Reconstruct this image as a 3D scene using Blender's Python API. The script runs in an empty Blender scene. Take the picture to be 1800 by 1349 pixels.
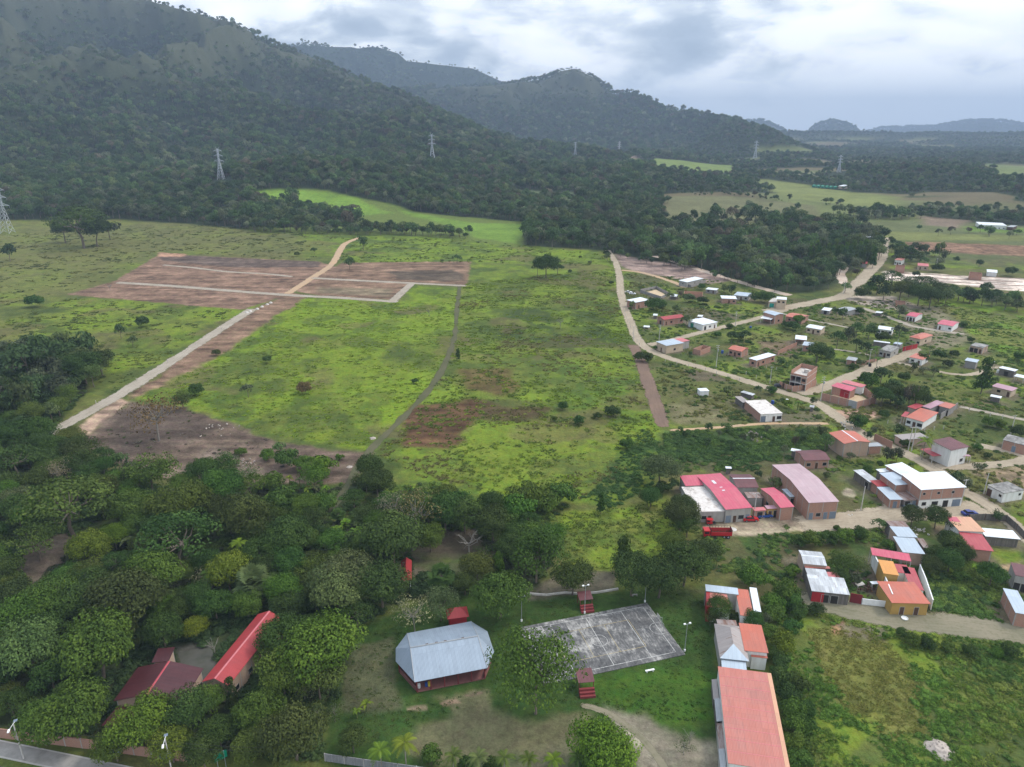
import bpy, math, random
import numpy as np
from mathutils import Vector

sc = bpy.context.scene
COL = sc.collection
rad = math.radians

# ------------------------------------------------------------------ camera
CAM_H, PITCH, FPX, CX, CY = 105.0, rad(19.8), 1249.0, 900.0, 674.5
cam_d = bpy.data.cameras.new('camera')
cam_d.sensor_width = 36.0
cam_d.lens = 36.0 * FPX / 1800.0
cam_d.clip_start, cam_d.clip_end = 1.0, 60000.0
cam = bpy.data.objects.new('camera', cam_d)
cam.location = (0, 0, CAM_H)
cam.rotation_euler = (math.pi / 2 - PITCH, 0, 0)
COL.objects.link(cam)
sc.camera = cam

# ------------------------------------------------------------------ render + exposure
sc.render.engine = 'CYCLES'
sc.view_settings.view_transform = 'Standard'
sc.view_settings.look = 'None'
sc.view_settings.exposure = -0.12
sc.view_settings.gamma = 1.0
cy = sc.cycles
cy.use_denoising = True
try:
    cy.denoiser = 'OPENIMAGEDENOISE'
    cy.denoising_input_passes = 'RGB_ALBEDO_NORMAL'
    cy.denoising_prefilter = 'ACCURATE'
except Exception:
    pass
cy.sample_clamp_indirect = 3.0
cy.max_bounces, cy.diffuse_bounces, cy.glossy_bounces = 5, 3, 2
cy.transmission_bounces, cy.transparent_max_bounces, cy.volume_bounces = 3, 8, 0
cy.use_adaptive_sampling = False

SUN_EL, SUN_AZ = rad(50), rad(78)      # azimuth clockwise from +Y (the view direction)


def N(nt, typ, ins=None, **props):
    n = nt.nodes.new(typ)
    for k, v in props.items():
        setattr(n, k, v)
    for k, v in (ins or {}).items():
        s = n.inputs[k]
        if isinstance(v, bpy.types.NodeSocket):
            nt.links.new(v, s)
        elif isinstance(v, bpy.types.Node):
            nt.links.new(v.outputs[0], s)
        else:
            if getattr(s, 'type', '') == 'RGBA' and len(v) == 3:
                v = (*v, 1)
            s.default_value = v
    return n


def math_(nt, op, a, b=0.0, clamp=False):
    return N(nt, 'ShaderNodeMath', {0: a, 1: b}, operation=op, use_clamp=clamp).outputs[0]


def mixc(nt, fac, a, b, blend='MIX'):
    n = nt.nodes.new('ShaderNodeMix')
    n.data_type = 'RGBA'
    n.blend_type = blend
    for idx, v in ((0, fac), (6, a), (7, b)):
        s = n.inputs[idx]
        if isinstance(v, bpy.types.NodeSocket):
            nt.links.new(v, s)
        elif isinstance(v, (int, float)):
            s.default_value = v
        else:
            s.default_value = (*v, 1) if len(v) == 3 else v
    return n.outputs[2]


def mrange(nt, v, a, b, c=0.0, d=1.0, smooth=True):
    return N(nt, 'ShaderNodeMapRange', {'Value': v, 'From Min': a, 'From Max': b, 'To Min': c, 'To Max': d},
             interpolation_type='SMOOTHSTEP' if smooth else 'LINEAR').outputs[0]


# ------------------------------------------------------------------ sky
w = bpy.data.worlds.new('World')
sc.world = w
w.use_nodes = True
nt = w.node_tree
nt.nodes.clear()
SKY_GAIN = 1.55
tc = N(nt, 'ShaderNodeTexCoord')
nrm = N(nt, 'ShaderNodeVectorMath', {0: tc.outputs['Generated']}, operation='NORMALIZE')
sep = N(nt, 'ShaderNodeSeparateXYZ', {0: nrm.outputs[0]})
zz = math_(nt, 'MAXIMUM', sep.outputs[2], 0.0)
den = math_(nt, 'ADD', zz, 0.34)
px_ = math_(nt, 'DIVIDE', sep.outputs[0], den)
py_ = math_(nt, 'DIVIDE', sep.outputs[1], den)
pv = N(nt, 'ShaderNodeCombineXYZ', {0: px_, 1: py_, 2: 0.0})
n_big = N(nt, 'ShaderNodeTexNoise', {'Vector': pv, 'Scale': 1.25, 'Detail': 3.0, 'Roughness': 0.5, 'Distortion': 0.1})
n_mid = N(nt, 'ShaderNodeTexNoise', {'Vector': pv, 'Scale': 3.4, 'Detail': 7.0, 'Roughness': 0.50, 'Distortion': 0.25})
n_fin = N(nt, 'ShaderNodeTexNoise', {'Vector': pv, 'Scale': 10.0, 'Detail': 5.0, 'Roughness': 0.6, 'Distortion': 0.2})
v1 = math_(nt, 'MULTIPLY', n_big.outputs[0], 0.75)
v2 = math_(nt, 'MULTIPLY', n_mid.outputs[0], 1.05)
v3 = math_(nt, 'MULTIPLY', n_fin.outputs[0], 0.18)
vs = math_(nt, 'ADD', math_(nt, 'ADD', v1, v2), v3)
wv = N(nt, 'ShaderNodeVectorMath', {0: pv.outputs[0], 1: N(nt, 'ShaderNodeVectorMath', {0: n_mid.outputs[1], 'Scale': 0.45}, operation='SCALE').outputs[0]}, operation='ADD')
puff = N(nt, 'ShaderNodeTexVoronoi', {'Vector': wv.outputs[0], 'Scale': 3.6, 'Smoothness': 0.6, 'Detail': 1.0, 'Roughness': 0.45}, feature='SMOOTH_F1')
vs = math_(nt, 'ADD', vs, math_(nt, 'MULTIPLY', math_(nt, 'SUBTRACT', 0.42, puff.outputs['Distance']), 0.42))
# brighter, thinner cloud towards the right of the view
vs = math_(nt, 'ADD', vs, math_(nt, 'MULTIPLY', sep.outputs[0], 0.22))
ramp = N(nt, 'ShaderNodeValToRGB', {0: mrange(nt, vs, 0.58, 1.10, smooth=False)})
cr = ramp.color_ramp
cr.elements[0].position = 0.0
cr.elements[0].color = (0.34, 0.42, 0.53, 1)
cr.elements[1].position = 1.0
cr.elements[1].color = (1.04, 1.07, 1.11, 1)
for p_, c_ in ((0.3, (0.43, 0.51, 0.62)), (0.52, (0.64, 0.71, 0.79)), (0.72, (0.90, 0.94, 1.0))):
    e = cr.elements.new(p_)
    e.color = (*c_, 1)
hor = mrange(nt, sep.outputs[2], 0.0, 0.09)
cloud = mixc(nt, hor, (0.95, 1.06, 1.2), ramp.outputs[0])
# an overcast sky is about three times as bright overhead as at the horizon
zen = mrange(nt, sep.outputs[2], 0.22, 0.80, 1.0, 1.55)
cloud = mixc(nt, 1.0, cloud, N(nt, 'ShaderNodeCombineColor', {0: zen, 1: zen, 2: zen}).outputs[0], 'MULTIPLY')
cloud10 = mixc(nt, 1.0, cloud, (10 * SKY_GAIN,) * 3, 'MULTIPLY')
sky = N(nt, 'ShaderNodeTexSky', sky_type='NISHITA', sun_disc=False, sun_elevation=SUN_EL, sun_rotation=SUN_AZ,
        air_density=1.2, dust_density=2.0)
skyc = mixc(nt, 0.93, sky.outputs[0], cloud10)
bg = N(nt, 'ShaderNodeBackground', {'Color': skyc, 'Strength': 0.1})
N(nt, 'ShaderNodeOutputWorld', {'Surface': bg.outputs[0]})

# ------------------------------------------------------------------ sun through the overcast
sd = bpy.data.lights.new('sun', 'SUN')
sd.energy, sd.angle, sd.color = 2.3, rad(11), (1.0, 0.95, 0.88)
sun = bpy.data.objects.new('sun', sd)
sdir = Vector((math.sin(SUN_AZ) * math.cos(SUN_EL), math.cos(SUN_AZ) * math.cos(SUN_EL), math.sin(SUN_EL)))
sun.rotation_euler = (-sdir).to_track_quat('-Z', 'Y').to_euler()
sun.location = (0, 0, 300)
COL.objects.link(sun)

# ------------------------------------------------------------------ reading places off the survey picture
FW = np.array([0, math.cos(PITCH), -math.sin(PITCH)])
UP = np.array([0, math.sin(PITCH), math.cos(PITCH)])
CROPS = {0: (0, 0, 1.0), 1: (1000, 420, 4.4975), 2: (1400, 420, 4.4975), 3: (1120, 680, 5.291), 4: (1440, 680, 4.997),
         5: (1380, 870, 4.283), 6: (1180, 1000, 3.867), 7: (640, 960, 3.0), 8: (0, 1000, 2.8125), 9: (560, 700, 2.5714),
         10: (0, 740, 2.8125), 11: (1350, 900, 3.0044), 12: (1360, 620, 8.995), 13: (1580, 690, 8.177),
         14: (1190, 800, 7.496), 15: (1470, 790, 7.176), 16: (680, 1080, 8.995), 17: (1640, 590, 11.244),
         18: (0, 1240, 4.2857), 19: (1000, 1010, 6.425), 20: (1500, 900, 5.997), 21: (1100, 470, 8.995),
         22: (1300, 250, 3.6), 23: (0, 380, 2.0), 24: (1380, 960, 9.994), 25: (0, 0, 2.0), 26: (900, 0, 2.0)}


def full(c, x, y):
    ox, oy, s = CROPS[c]
    return ox + x / s, oy + y / s


def ray(px, py):
    return FW + np.array([1, 0, 0]) * ((px - CX) / FPX) - UP * ((py - CY) / FPX)


def flat(px, py, z=0.0):
    d = ray(px, py)
    if d[2] > -0.004:
        d = d.copy()
        d[2] = -0.004
    t = (z - CAM_H) / d[2]
    return np.array([d[0] * t, d[1] * t, z])


def PZ(c, x, y, z=0.0):
    return flat(*full(c, x, y), z)


# ------------------------------------------------------------------ noise
def _h(ix, iy, s):
    n = (ix.astype(np.int64) * 374761393 + iy.astype(np.int64) * 668265263 + s * 974711) & 0xFFFFFFFF
    n = ((n ^ (n >> 13)) * 1274126177) & 0xFFFFFFFF
    n = n ^ (n >> 16)
    return (n & 0xFFFFFF) / float(0xFFFFFF)


def vn(x, y, s=0):
    xi, yi = np.floor(x), np.floor(y)
    fx, fy = x - xi, y - yi
    fx, fy = fx * fx * (3 - 2 * fx), fy * fy * (3 - 2 * fy)
    a, b = _h(xi, yi, s), _h(xi + 1, yi, s)
    c, d = _h(xi, yi + 1, s), _h(xi + 1, yi + 1, s)
    return (a * (1 - fx) + b * fx) * (1 - fy) + (c * (1 - fx) + d * fx) * fy


def fbm(x, y, sc_, oct_=4, s=0, g=0.5):
    x, y = x / sc_, y / sc_
    t, a, m = 0, 1.0, 0
    for k in range(oct_):
        t = t + a * vn(x, y, s + k * 17)
        m += a
        a *= g
        x, y = x * 2.03 + 11.3, y * 2.03 + 7.7
    return t / m


def sstep(a, b, x):
    t = np.clip((x - a) / (b - a), 0, 1)
    return t * t * (3 - 2 * t)


# ------------------------------------------------------------------ terrain height
def ridge(pts, rng):
    a, tn, R = [], [], []
    for px, py in pts:
        d = ray(px, py)
        a.append(math.atan2(d[0], d[1]))
        tn.append(d[2] / math.hypot(d[0], d[1]))
        R.append(np.interp(px, [q[0] for q in rng], [q[1] for q in rng]))
    return np.array(a), np.array(tn), np.array(R)


RIDGES = [
    # main mountain on the left
    (ridge([(-500, -60), (-200, -110), (0, -75), (200, -25), (330, 16), (400, 34), (440, 52), (475, 74), (560, 104), (640, 138),
            (720, 172), (800, 210), (860, 236), (920, 256), (1000, 268), (1200, 286), (1300, 300), (2300, 300)],
           [(-500, 3300), (330, 3300), (640, 2800), (860, 2200), (1300, 1900)]),
     lambda R: np.full_like(R, 0) + 900.0, 0.55, 900),
    # the peak in the middle
    (ridge([(500, 240), (620, 190), (700, 160), (780, 154), (840, 152), (900, 144), (960, 136), (985, 123), (1010, 118), (1040, 131),
            (1060, 147), (1080, 162), (1110, 158), (1140, 171), (1165, 188), (1200, 192), (1240, 202), (1300, 217), (1350, 230),
            (1400, 252), (1450, 272), (1500, 292), (1560, 300), (2300, 300)],
           [(500, 4200), (1060, 4200), (1200, 3700), (1350, 3000), (1500, 2425), (2300, 2300)]),
     lambda R: R - 1150, 0.6, 900),
    # cloud-topped range behind
    (ridge([(200, 60), (440, 38), (465, 46), (500, 52), (560, 70), (600, 78), (630, 84), (660, 80), (700, 92), (715, 106), (780, 113),
            (830, 119), (875, 138), (950, 165), (1050, 205), (1150, 232), (2300, 240)], [(0, 5600), (2300, 5600)]),
     lambda R: R - 1400, 0.8, 1500),
    # blue wooded hill on the right
    (ridge([(1300, 216), (1340, 213), (1385, 234), (1408, 240), (1436, 219), (1465, 211), (1494, 222), (1520, 238), (1620, 248),
            (1800, 256), (2300, 258)], [(0, 9300), (2300, 9300)]), lambda R: R - 900, 0.9, 1500),
    # farthest range
    (ridge([(1200, 238), (1500, 236), (1550, 226), (1640, 224), (1700, 213), (1760, 213), (1800, 219), (2000, 212), (2300, 220)],
           [(0, 13600), (2300, 13600)]), lambda R: R - 1800, 0.9, 3000),
]
KN = flat(560, 352)


def hgt(x, y):
    x, y = np.asarray(x, float), np.asarray(y, float)
    r = np.hypot(x, y)
    a = np.arctan2(x, np.maximum(y, 1e-3))
    z = np.zeros_like(r)
    for k, ((A, T, R), ft, ex, W) in enumerate(RIDGES):
        Rk = np.interp(a, A, R)
        Zk = np.clip(CAM_H + Rk * np.interp(a, A, T), 0, 640)
        f0 = ft(Rk)
        t = np.clip((r - f0) / (Rk - f0), 0, 1)
        up = t ** (1 + ex) * (1.0 - 0.0 * t)
        s = np.where(k == 0, 0.36 * t ** 1.2 + 0.64 * t ** 2.3, up)
        dn = 1 - 0.75 * sstep(0, 1, (r - Rk) / W)
        qx, qy = x + 160 * (fbm(x, y, 300, 3, 80) - .5), y + 160 * (fbm(x, y, 300, 3, 81) - .5)
        rg = 1 - np.abs(2 * fbm(qx, qy, 620 + 150 * k, 5, 40 + k, 0.5) - 1) * 2.2
        g2 = 1 - np.abs(2 * fbm(x + 0.6 * y, y * 0.45, 260, 4, 60 + k, 0.5) - 1) * 1.6
        wig = np.clip(0.95 * (rg - 0.62) + 0.5 * (g2 - 0.55), -.62, .5) * np.where(r < Rk, (1 - t ** 5) * sstep(0.03, 0.35, t), 0.2)
        zk = Zk * np.where(r < Rk, s, dn) * (1 + wig)
        lim = CAM_H + np.minimum(r, Rk) * np.interp(a, A, T) - 9
        zk = np.where(Zk > 25, np.minimum(zk, np.maximum(lim, 0.35 * Zk * s)), zk)
        z = np.maximum(z, zk)
    und = sstep(950, 1500, r) * (fbm(x, y, 260, 3, 5) - 0.42) * 22
    kd = np.hypot((x - KN[0]) / 170, (y - KN[1]) / 150)
    z = z + np.maximum(und, -6) + 34 * np.exp(-kd * kd) * sstep(930, 1000, r)
    return np.where(r < 900, 0.0, z)


def spur(x, y):
    """1 on the open spurs of the mountains, 0 in the wooded gullies"""
    qx, qy = x + 160 * (fbm(x, y, 300, 3, 80) - .5), y + 160 * (fbm(x, y, 300, 3, 81) - .5)
    r0 = 1 - np.abs(2 * fbm(qx, qy, 620, 5, 40, 0.5) - 1) * 2.2
    r1 = 1 - np.abs(2 * fbm(qx, qy, 770, 5, 41, 0.5) - 1) * 2.2
    rg = np.where(np.arctan2(x, np.maximum(y, 1e-3)) < -0.10, r0, r1)
    z = hgt(x, y)
    return sstep(130, 330, z + 120 * (fbm(x, y, 90, 4, 12) - .5)) * sstep(.42, .78, rg + .5 * (fbm(x, y, 60, 3, 13) - .5)) * (np.hypot(x, y) < 4700)


def at(px, py):
    """point of the ground seen at a picture position"""
    d = ray(px, py)
    if d[2] < 0:
        t = -CAM_H / d[2]
        if math.hypot(d[0] * t, d[1] * t) < 890:
            return np.array([d[0] * t, d[1] * t, 0.0])
    ts = np.geomspace(600, 16000, 1500)
    P = np.array([0, 0, CAM_H])[None] + d[None] * ts[:, None]
    below = P[:, 2] < hgt(P[:, 0], P[:, 1])
    i = int(np.argmax(below)) if below.any() else len(ts) - 1
    p = P[i]
    return np.array([p[0], p[1], float(hgt(p[0], p[1]))])


# ------------------------------------------------------------------ polygons
def wpoly(pts, c=0):
    return np.array([at(*full(c, *p))[:2] for p in pts])


def inside(P, x, y):
    c = np.zeros(x.shape, bool)
    n = len(P)
    for i in range(n):
        x1, y1 = P[i]
        x2, y2 = P[(i + 1) % n]
        if y1 == y2:
            continue
        k = ((y1 > y) != (y2 > y)) & (x < (x2 - x1) * (y - y1) / (y2 - y1) + x1)
        c ^= k
    return c


def sdist(P, x, y):
    d = np.full(x.shape, 1e9)
    n = len(P)
    for i in range(n):
        a, b = P[i], P[(i + 1) % n]
        e = b - a
        L = max(e @ e, 1e-9)
        t = np.clip(((x - a[0]) * e[0] + (y - a[1]) * e[1]) / L, 0, 1)
        d = np.minimum(d, np.hypot(x - a[0] - t * e[0], y - a[1] - t * e[1]))
    return np.where(inside(P, x, y), d, -d)


def pmask(P, x, y, soft, wob=0.0, ws=8.0, seed=0):
    """soft mask of a polygon with a ragged edge; works on flat arrays"""
    m = np.zeros(x.shape)
    pad = soft + wob * 2
    bb = (x > P[:, 0].min() - pad) & (x < P[:, 0].max() + pad) & (y > P[:, 1].min() - pad) & (y < P[:, 1].max() + pad)
    if not bb.any():
        return m
    xx, yy = x[bb], y[bb]
    d = sdist(P, xx, yy)
    if wob:
        d = d + (fbm(xx, yy, ws, 4, seed + 900, 0.6) - 0.5) * 2 * wob
    m[bb] = sstep(-soft, soft, d)
    return m


# ------------------------------------------------------------------ object helpers
def tag(o, label=None, cat=None, group=None, kind=None):
    if label:
        o['label'] = label
    if cat:
        o['category'] = cat
    if group:
        o['group'] = group
    if kind:
        o['kind'] = kind
    return o


def empty(name, loc, label=None, cat=None, group=None):
    o = bpy.data.objects.new(name, None)
    o.empty_display_size = 0.5
    o.location = tuple(float(v) for v in loc)
    COL.objects.link(o)
    return tag(o, label, cat, group)


class MB:
    """collects faces (world coordinates) with uv in metres and a material slot per face"""

    def __init__(s):
        s.v, s.f, s.uv, s.mi, s.mats = [], [], [], [], []

    def slot(s, m):
        if m not in s.mats:
            s.mats.append(m)
        return s.mats.index(m)

    def face(s, pts, mat, uv=None):
        i = len(s.v)
        s.v.extend([tuple(float(q) for q in p) for p in pts])
        s.f.append(tuple(range(i, i + len(pts))))
        if uv is None:
            P = [np.array(p, float) for p in pts]
            e = P[1] - P[0]
            e = e / (np.linalg.norm(e) + 1e-9)
            nn = np.cross(P[1] - P[0], P[2] - P[0])
            nn = nn / (np.linalg.norm(nn) + 1e-9)
            g = np.cross(nn, e)
            uv = [((p - P[0]) @ e, (p - P[0]) @ g) for p in P]
        s.uv.extend(uv)
        s.mi.append(s.slot(mat))

    def box(s, o, u, v, w_, mat):
        """o corner, three edge vectors"""
        o, u, v, w_ = (np.array(q, float) for q in (o, u, v, w_))
        if np.dot(np.cross(u, v), w_) < 0:
            u, v = v, u
        p = lambda a, b, c: o + a * u + b * v + c * w_
        for q in ((p(0, 0, 0), p(0, 1, 0), p(1, 1, 0), p(1, 0, 0)), (p(0, 0, 1), p(1, 0, 1), p(1, 1, 1), p(0, 1, 1)),
                  (p(0, 0, 0), p(1, 0, 0), p(1, 0, 1), p(0, 0, 1)), (p(1, 0, 0), p(1, 1, 0), p(1, 1, 1), p(1, 0, 1)),
                  (p(1, 1, 0), p(0, 1, 0), p(0, 1, 1), p(1, 1, 1)), (p(0, 1, 0), p(0, 0, 0), p(0, 0, 1), p(0, 1, 1))):
            s.face(q, mat)

    def prism(s, pts, dz, mat, side=None):
        """top polygon pts, thickened downwards by dz"""
        P = [np.array(p, float) for p in pts]
        n = np.cross(P[1] - P[0], P[2] - P[0])
        if n[2] < 0:
            P = P[::-1]
        Q = [p - np.array([0, 0, dz]) for p in P]
        s.face(P, mat)
        s.face(Q[::-1], side or mat)
        for i in range(len(P)):
            j = (i + 1) % len(P)
            s.face((Q[i], Q[j], P[j], P[i]), side or mat)

    def tube(s, path, r0, r1, mat, n=6):
        path = [np.array(p, float) for p in path]
        rings = []
        for i, p in enumerate(path):
            d = path[min(i + 1, len(path) - 1)] - path[max(i - 1, 0)]
            d = d / (np.linalg.norm(d) + 1e-9)
            a = np.cross(d, (0, 0, 1) if abs(d[2]) < .9 else (1, 0, 0))
            a /= np.linalg.norm(a)
            b = np.cross(d, a)
            r = r0 + (r1 - r0) * i / max(len(path) - 1, 1)
            rings.append([p + r * (math.cos(6.2832 * k / n) * a + math.sin(6.2832 * k / n) * b) for k in range(n)])
        for A, B in zip(rings, rings[1:]):
            for k in range(n):
                s.face((A[k], A[(k + 1) % n], B[(k + 1) % n], B[k]), mat)
        s.face(rings[-1], mat)

    def lathe(s, o, prof, mat, n=12):
        o = np.array(o, float)
        R = [[o + np.array([r * math.cos(6.2832 * k / n), r * math.sin(6.2832 * k / n), z]) for k in range(n)] for r, z in prof]
        for A, B in zip(R, R[1:]):
            for k in range(n):
                s.face((A[k], A[(k + 1) % n], B[(k + 1) % n], B[k]), mat)

    def build(s, name, parent=None, loc=None, smooth=False):
        off = np.array(loc if loc is not None else (parent_world(parent) if parent else (0, 0, 0)), float)
        me = bpy.data.meshes.new(name)
        V = np.array(s.v, float).reshape(-1, 3) - off
        me.from_pydata(V.tolist(), [], s.f)
        ul = me.uv_layers.new(name='UVMap')
        ul.data.foreach_set('uv', np.array(s.uv, np.float32).ravel())
        for m in s.mats:
            me.materials.append(MAT[m])
        me.polygons.foreach_set('material_index', np.array(s.mi, np.int32))
        if smooth:
            me.polygons.foreach_set('use_smooth', np.ones(len(s.f), bool))
        me.update()
        o = bpy.data.objects.new(name, me)
        COL.objects.link(o)
        if parent:
            o.parent = parent
        else:
            o.location = tuple(off)
        return o


def parent_world(p):
    v = np.array(p.location, float)
    while p.parent:
        p = p.parent
        v = v + np.array(p.location, float)
    return v


# ------------------------------------------------------------------ materials
MAT = {}


def newmat(name):
    m = bpy.data.materials.new(name)
    m.use_nodes = True
    m.node_tree.nodes.clear()
    MAT[name] = m
    return m.node_tree


def out(nt, sh):
    N(nt, 'ShaderNodeOutputMaterial', {'Surface': sh})


def pbr(nt, col, rough=0.8, metal=0.0, normal=None, spec=0.3):
    d = {'Base Color': col, 'Roughness': rough, 'Metallic': metal, 'Specular IOR Level': spec}
    if normal is not None:
        d['Normal'] = normal
    return N(nt, 'ShaderNodeBsdfPrincipled', d).outputs[0]


def noise(nt, vec, scale, detail=4.0, rough=0.55, dist=0.0):
    return N(nt, 'ShaderNodeTexNoise', {'Vector': vec, 'Scale': scale, 'Detail': detail, 'Roughness': rough, 'Distortion': dist}).outputs[0]


def geo_pos(nt):
    return N(nt, 'ShaderNodeNewGeometry').outputs['Position']


def metal_roof(name, base, alt, rough=0.45, metal=0.0, amt=0.5, rust=0.0, sheet=(0.85, 3.2), patch=0.0):
    nt = newmat(name)
    uv = N(nt, 'ShaderNodeUVMap').outputs[0]
    pos = geo_pos(nt)
    big = noise(nt, pos, 0.22, 4.0, 0.6)
    fine = noise(nt, N(nt, 'ShaderNodeMapping', {'Vector': uv, 'Scale': (2.2, 0.16, 1)}).outputs[0], 2.0, 5.0, 0.6)
    col = mixc(nt, mrange(nt, math_(nt, 'ADD', math_(nt, 'MULTIPLY', big, 0.5), math_(nt, 'MULTIPLY', fine, 0.5)), 0.36, 0.64, 0, amt), base, alt)
    # sheets: overlapping seams and a slightly different shade for each sheet
    br = N(nt, 'ShaderNodeTexBrick', {'Vector': uv, 'Color1': (0, 0, 0, 1), 'Color2': (1, 1, 1, 1), 'Mortar': (0.5, 0.5, 0.5, 1), 'Scale': 1.0,
                                      'Mortar Size': 0.035, 'Brick Width': sheet[0], 'Row Height': sheet[1], 'Mortar Smooth': 0.3}, offset=0.0)
    shade = mrange(nt, br.outputs[0], 0, 1, 0.93 - patch * 0.55, 1.05 + patch * 0.1, smooth=False)
    col = mixc(nt, 1.0, col, N(nt, 'ShaderNodeCombineColor', {0: shade, 1: shade, 2: shade}).outputs[0], 'MULTIPLY')
    col = mixc(nt, math_(nt, 'MULTIPLY', br.outputs['Fac'], 0.38), col, tuple(c * 0.55 for c in base))
    dn = noise(nt, N(nt, 'ShaderNodeMapping', {'Vector': uv, 'Scale': (1.6, 0.10, 1)}).outputs[0], 1.0, 7.0, 0.7)
    col = mixc(nt, mrange(nt, math_(nt, 'ADD', math_(nt, 'MULTIPLY', dn, .6), math_(nt, 'MULTIPLY', big, .4)), 0.50, 0.66, 0, 0.42), col, tuple(c * 0.45 + .03 for c in base))
    if rust:
        rn = noise(nt, N(nt, 'ShaderNodeMapping', {'Vector': uv, 'Scale': (1.0, 0.25, 1)}).outputs[0], 0.9, 6.0, 0.65)
        col = mixc(nt, mrange(nt, rn, 0.62 - rust * 0.25, 0.72 - rust * 0.2, 0, 0.85), col, (0.16, 0.075, 0.045))
    sp = N(nt, 'ShaderNodeSeparateXYZ', {0: uv})
    wav = math_(nt, 'SINE', math_(nt, 'MULTIPLY', sp.outputs[0], 6.2832 / 0.25))
    bp = N(nt, 'ShaderNodeBump', {'Height': wav, 'Strength': 0.35, 'Distance': 0.03})
    out(nt, pbr(nt, col, rough, metal, bp.outputs[0], 0.4))


metal_roof('pink_roof', (0.49, 0.060, 0.115), (0.52, 0.14, 0.165), amt=0.8)
metal_roof('faded_pink_roof', (0.50, 0.17, 0.17), (0.55, 0.10, 0.13), amt=0.7)
metal_roof('red_roof', (0.36, 0.034, 0.036), (0.24, 0.026, 0.028), amt=0.6)
metal_roof('dull_red_roof', (0.36, 0.045, 0.06), (0.42, 0.10, 0.10), amt=0.7)
metal_roof('dark_red_roof', (0.046, 0.009, 0.011), (0.075, 0.017, 0.019), amt=0.9)
metal_roof('maroon_roof', (0.15, 0.05, 0.055), (0.09, 0.028, 0.03), amt=0.9)
metal_roof('orange_roof', (0.47, 0.120, 0.072), (0.42, 0.15, 0.11), amt=0.7)
metal_roof('salmon_roof', (0.44, 0.145, 0.11), (0.42, 0.185, 0.155), amt=0.7, sheet=(1.1, 2.9))
metal_roof('peach_roof', (0.56, 0.32, 0.19), (0.62, 0.30, 0.20), amt=0.5)
metal_roof('ochre_roof', (0.62, 0.29, 0.07), (0.60, 0.24, 0.07), amt=0.5)
metal_roof('mauve_roof', (0.42, 0.24, 0.29), (0.38, 0.21, 0.25), amt=0.6)
metal_roof('pale_mauve_roof', (0.45, 0.33, 0.35), (0.42, 0.25, 0.28), amt=0.6, sheet=(1.1, 4.0))
metal_roof('white_roof', (0.76, 0.79, 0.82), (0.60, 0.64, 0.68), amt=0.6, patch=0.12)
metal_roof('zinc_roof', (0.40, 0.47, 0.54), (0.50, 0.55, 0.60), 0.5, 0.15, amt=0.5)
metal_roof('pavilion_roof', (0.27, 0.325, 0.39), (0.22, 0.27, 0.33), 0.5, 0.15, amt=0.5, sheet=(0.8, 5.5))
metal_roof('grey_roof', (0.28, 0.30, 0.32), (0.42, 0.43, 0.44), 0.6, 0.1, amt=0.8)
metal_roof('weathered_roof', (0.30, 0.27, 0.26), (0.36, 0.31, 0.29), 0.6, 0.1, amt=0.8, rust=0.25)
metal_roof('patched_roof', (0.62, 0.64, 0.66), (0.40, 0.41, 0.43), amt=0.9, rust=0.22, patch=0.5, sheet=(0.8, 2.4))
metal_roof('rusty_roof', (0.38, 0.34, 0.33), (0.26, 0.15, 0.12), amt=0.9, rust=0.7, patch=0.4)


def plain(name, base, alt=None, rough=0.85, scale=0.6, amt=0.6, metal=0.0, streak=False):
    nt = newmat(name)
    alt = alt or tuple(c * 0.65 for c in base)
    v = geo_pos(nt)
    if streak:
        v = N(nt, 'ShaderNodeMapping', {'Vector': v, 'Scale': (1.0, 1.0, 0.18)}).outputs[0]
    n1 = noise(nt, v, scale, 6.0, 0.62)
    out(nt, pbr(nt, mixc(nt, mrange(nt, n1, 0.38, 0.68, 0, amt), base, alt), rough, metal))


plain('white_wall', (0.72, 0.72, 0.70), (0.50, 0.48, 0.44), scale=0.9, streak=True, amt=0.5)
plain('concrete_wall', (0.36, 0.345, 0.32), (0.24, 0.225, 0.20), scale=0.8, streak=True)
plain('pale_concrete', (0.55, 0.52, 0.48), (0.34, 0.31, 0.28), scale=0.9, amt=0.8)
plain('beige_wall', (0.50, 0.40, 0.29), (0.38, 0.28, 0.20), scale=0.7)
plain('ochre_wall', (0.42, 0.265, 0.075), (0.34, 0.21, 0.07), scale=0.7)
plain('red_wall', (0.36, 0.025, 0.03), (0.24, 0.02, 0.025), scale=0.7)
plain('dark_red_wall', (0.17, 0.02, 0.025), (0.13, 0.02, 0.02), scale=0.7)
plain('red_post', (0.20, 0.035, 0.035), (0.13, 0.03, 0.03))
plain('red_floor', (0.23, 0.095, 0.085), (0.16, 0.07, 0.06), scale=0.6)
plain('teal', (0.03, 0.32, 0.25), scale=0.5)
plain('green_net', (0.03, 0.20, 0.13), (0.05, 0.14, 0.10), scale=0.4)
plain('glass', (0.018, 0.02, 0.023), (0.03, 0.033, 0.036), rough=0.25)
plain('dark_opening', (0.03, 0.027, 0.024), (0.02, 0.018, 0.016))  # near-black panel colour stands in for the shade inside open doorways and windows
plain('steel_blue', (0.16, 0.20, 0.25), (0.12, 0.15, 0.19), rough=0.6)
plain('dark_wood', (0.10, 0.055, 0.035))
plain('concrete_pole', (0.50, 0.48, 0.45), (0.38, 0.36, 0.33))
plain('steel', (0.35, 0.37, 0.39), (0.28, 0.30, 0.31), rough=0.5, metal=0.3)
plain('galvanised', (0.46, 0.49, 0.52), (0.38, 0.41, 0.44), rough=0.5, metal=0.3)
plain('white_paint', (0.78, 0.78, 0.77), (0.62, 0.62, 0.60), scale=1.0)
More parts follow.
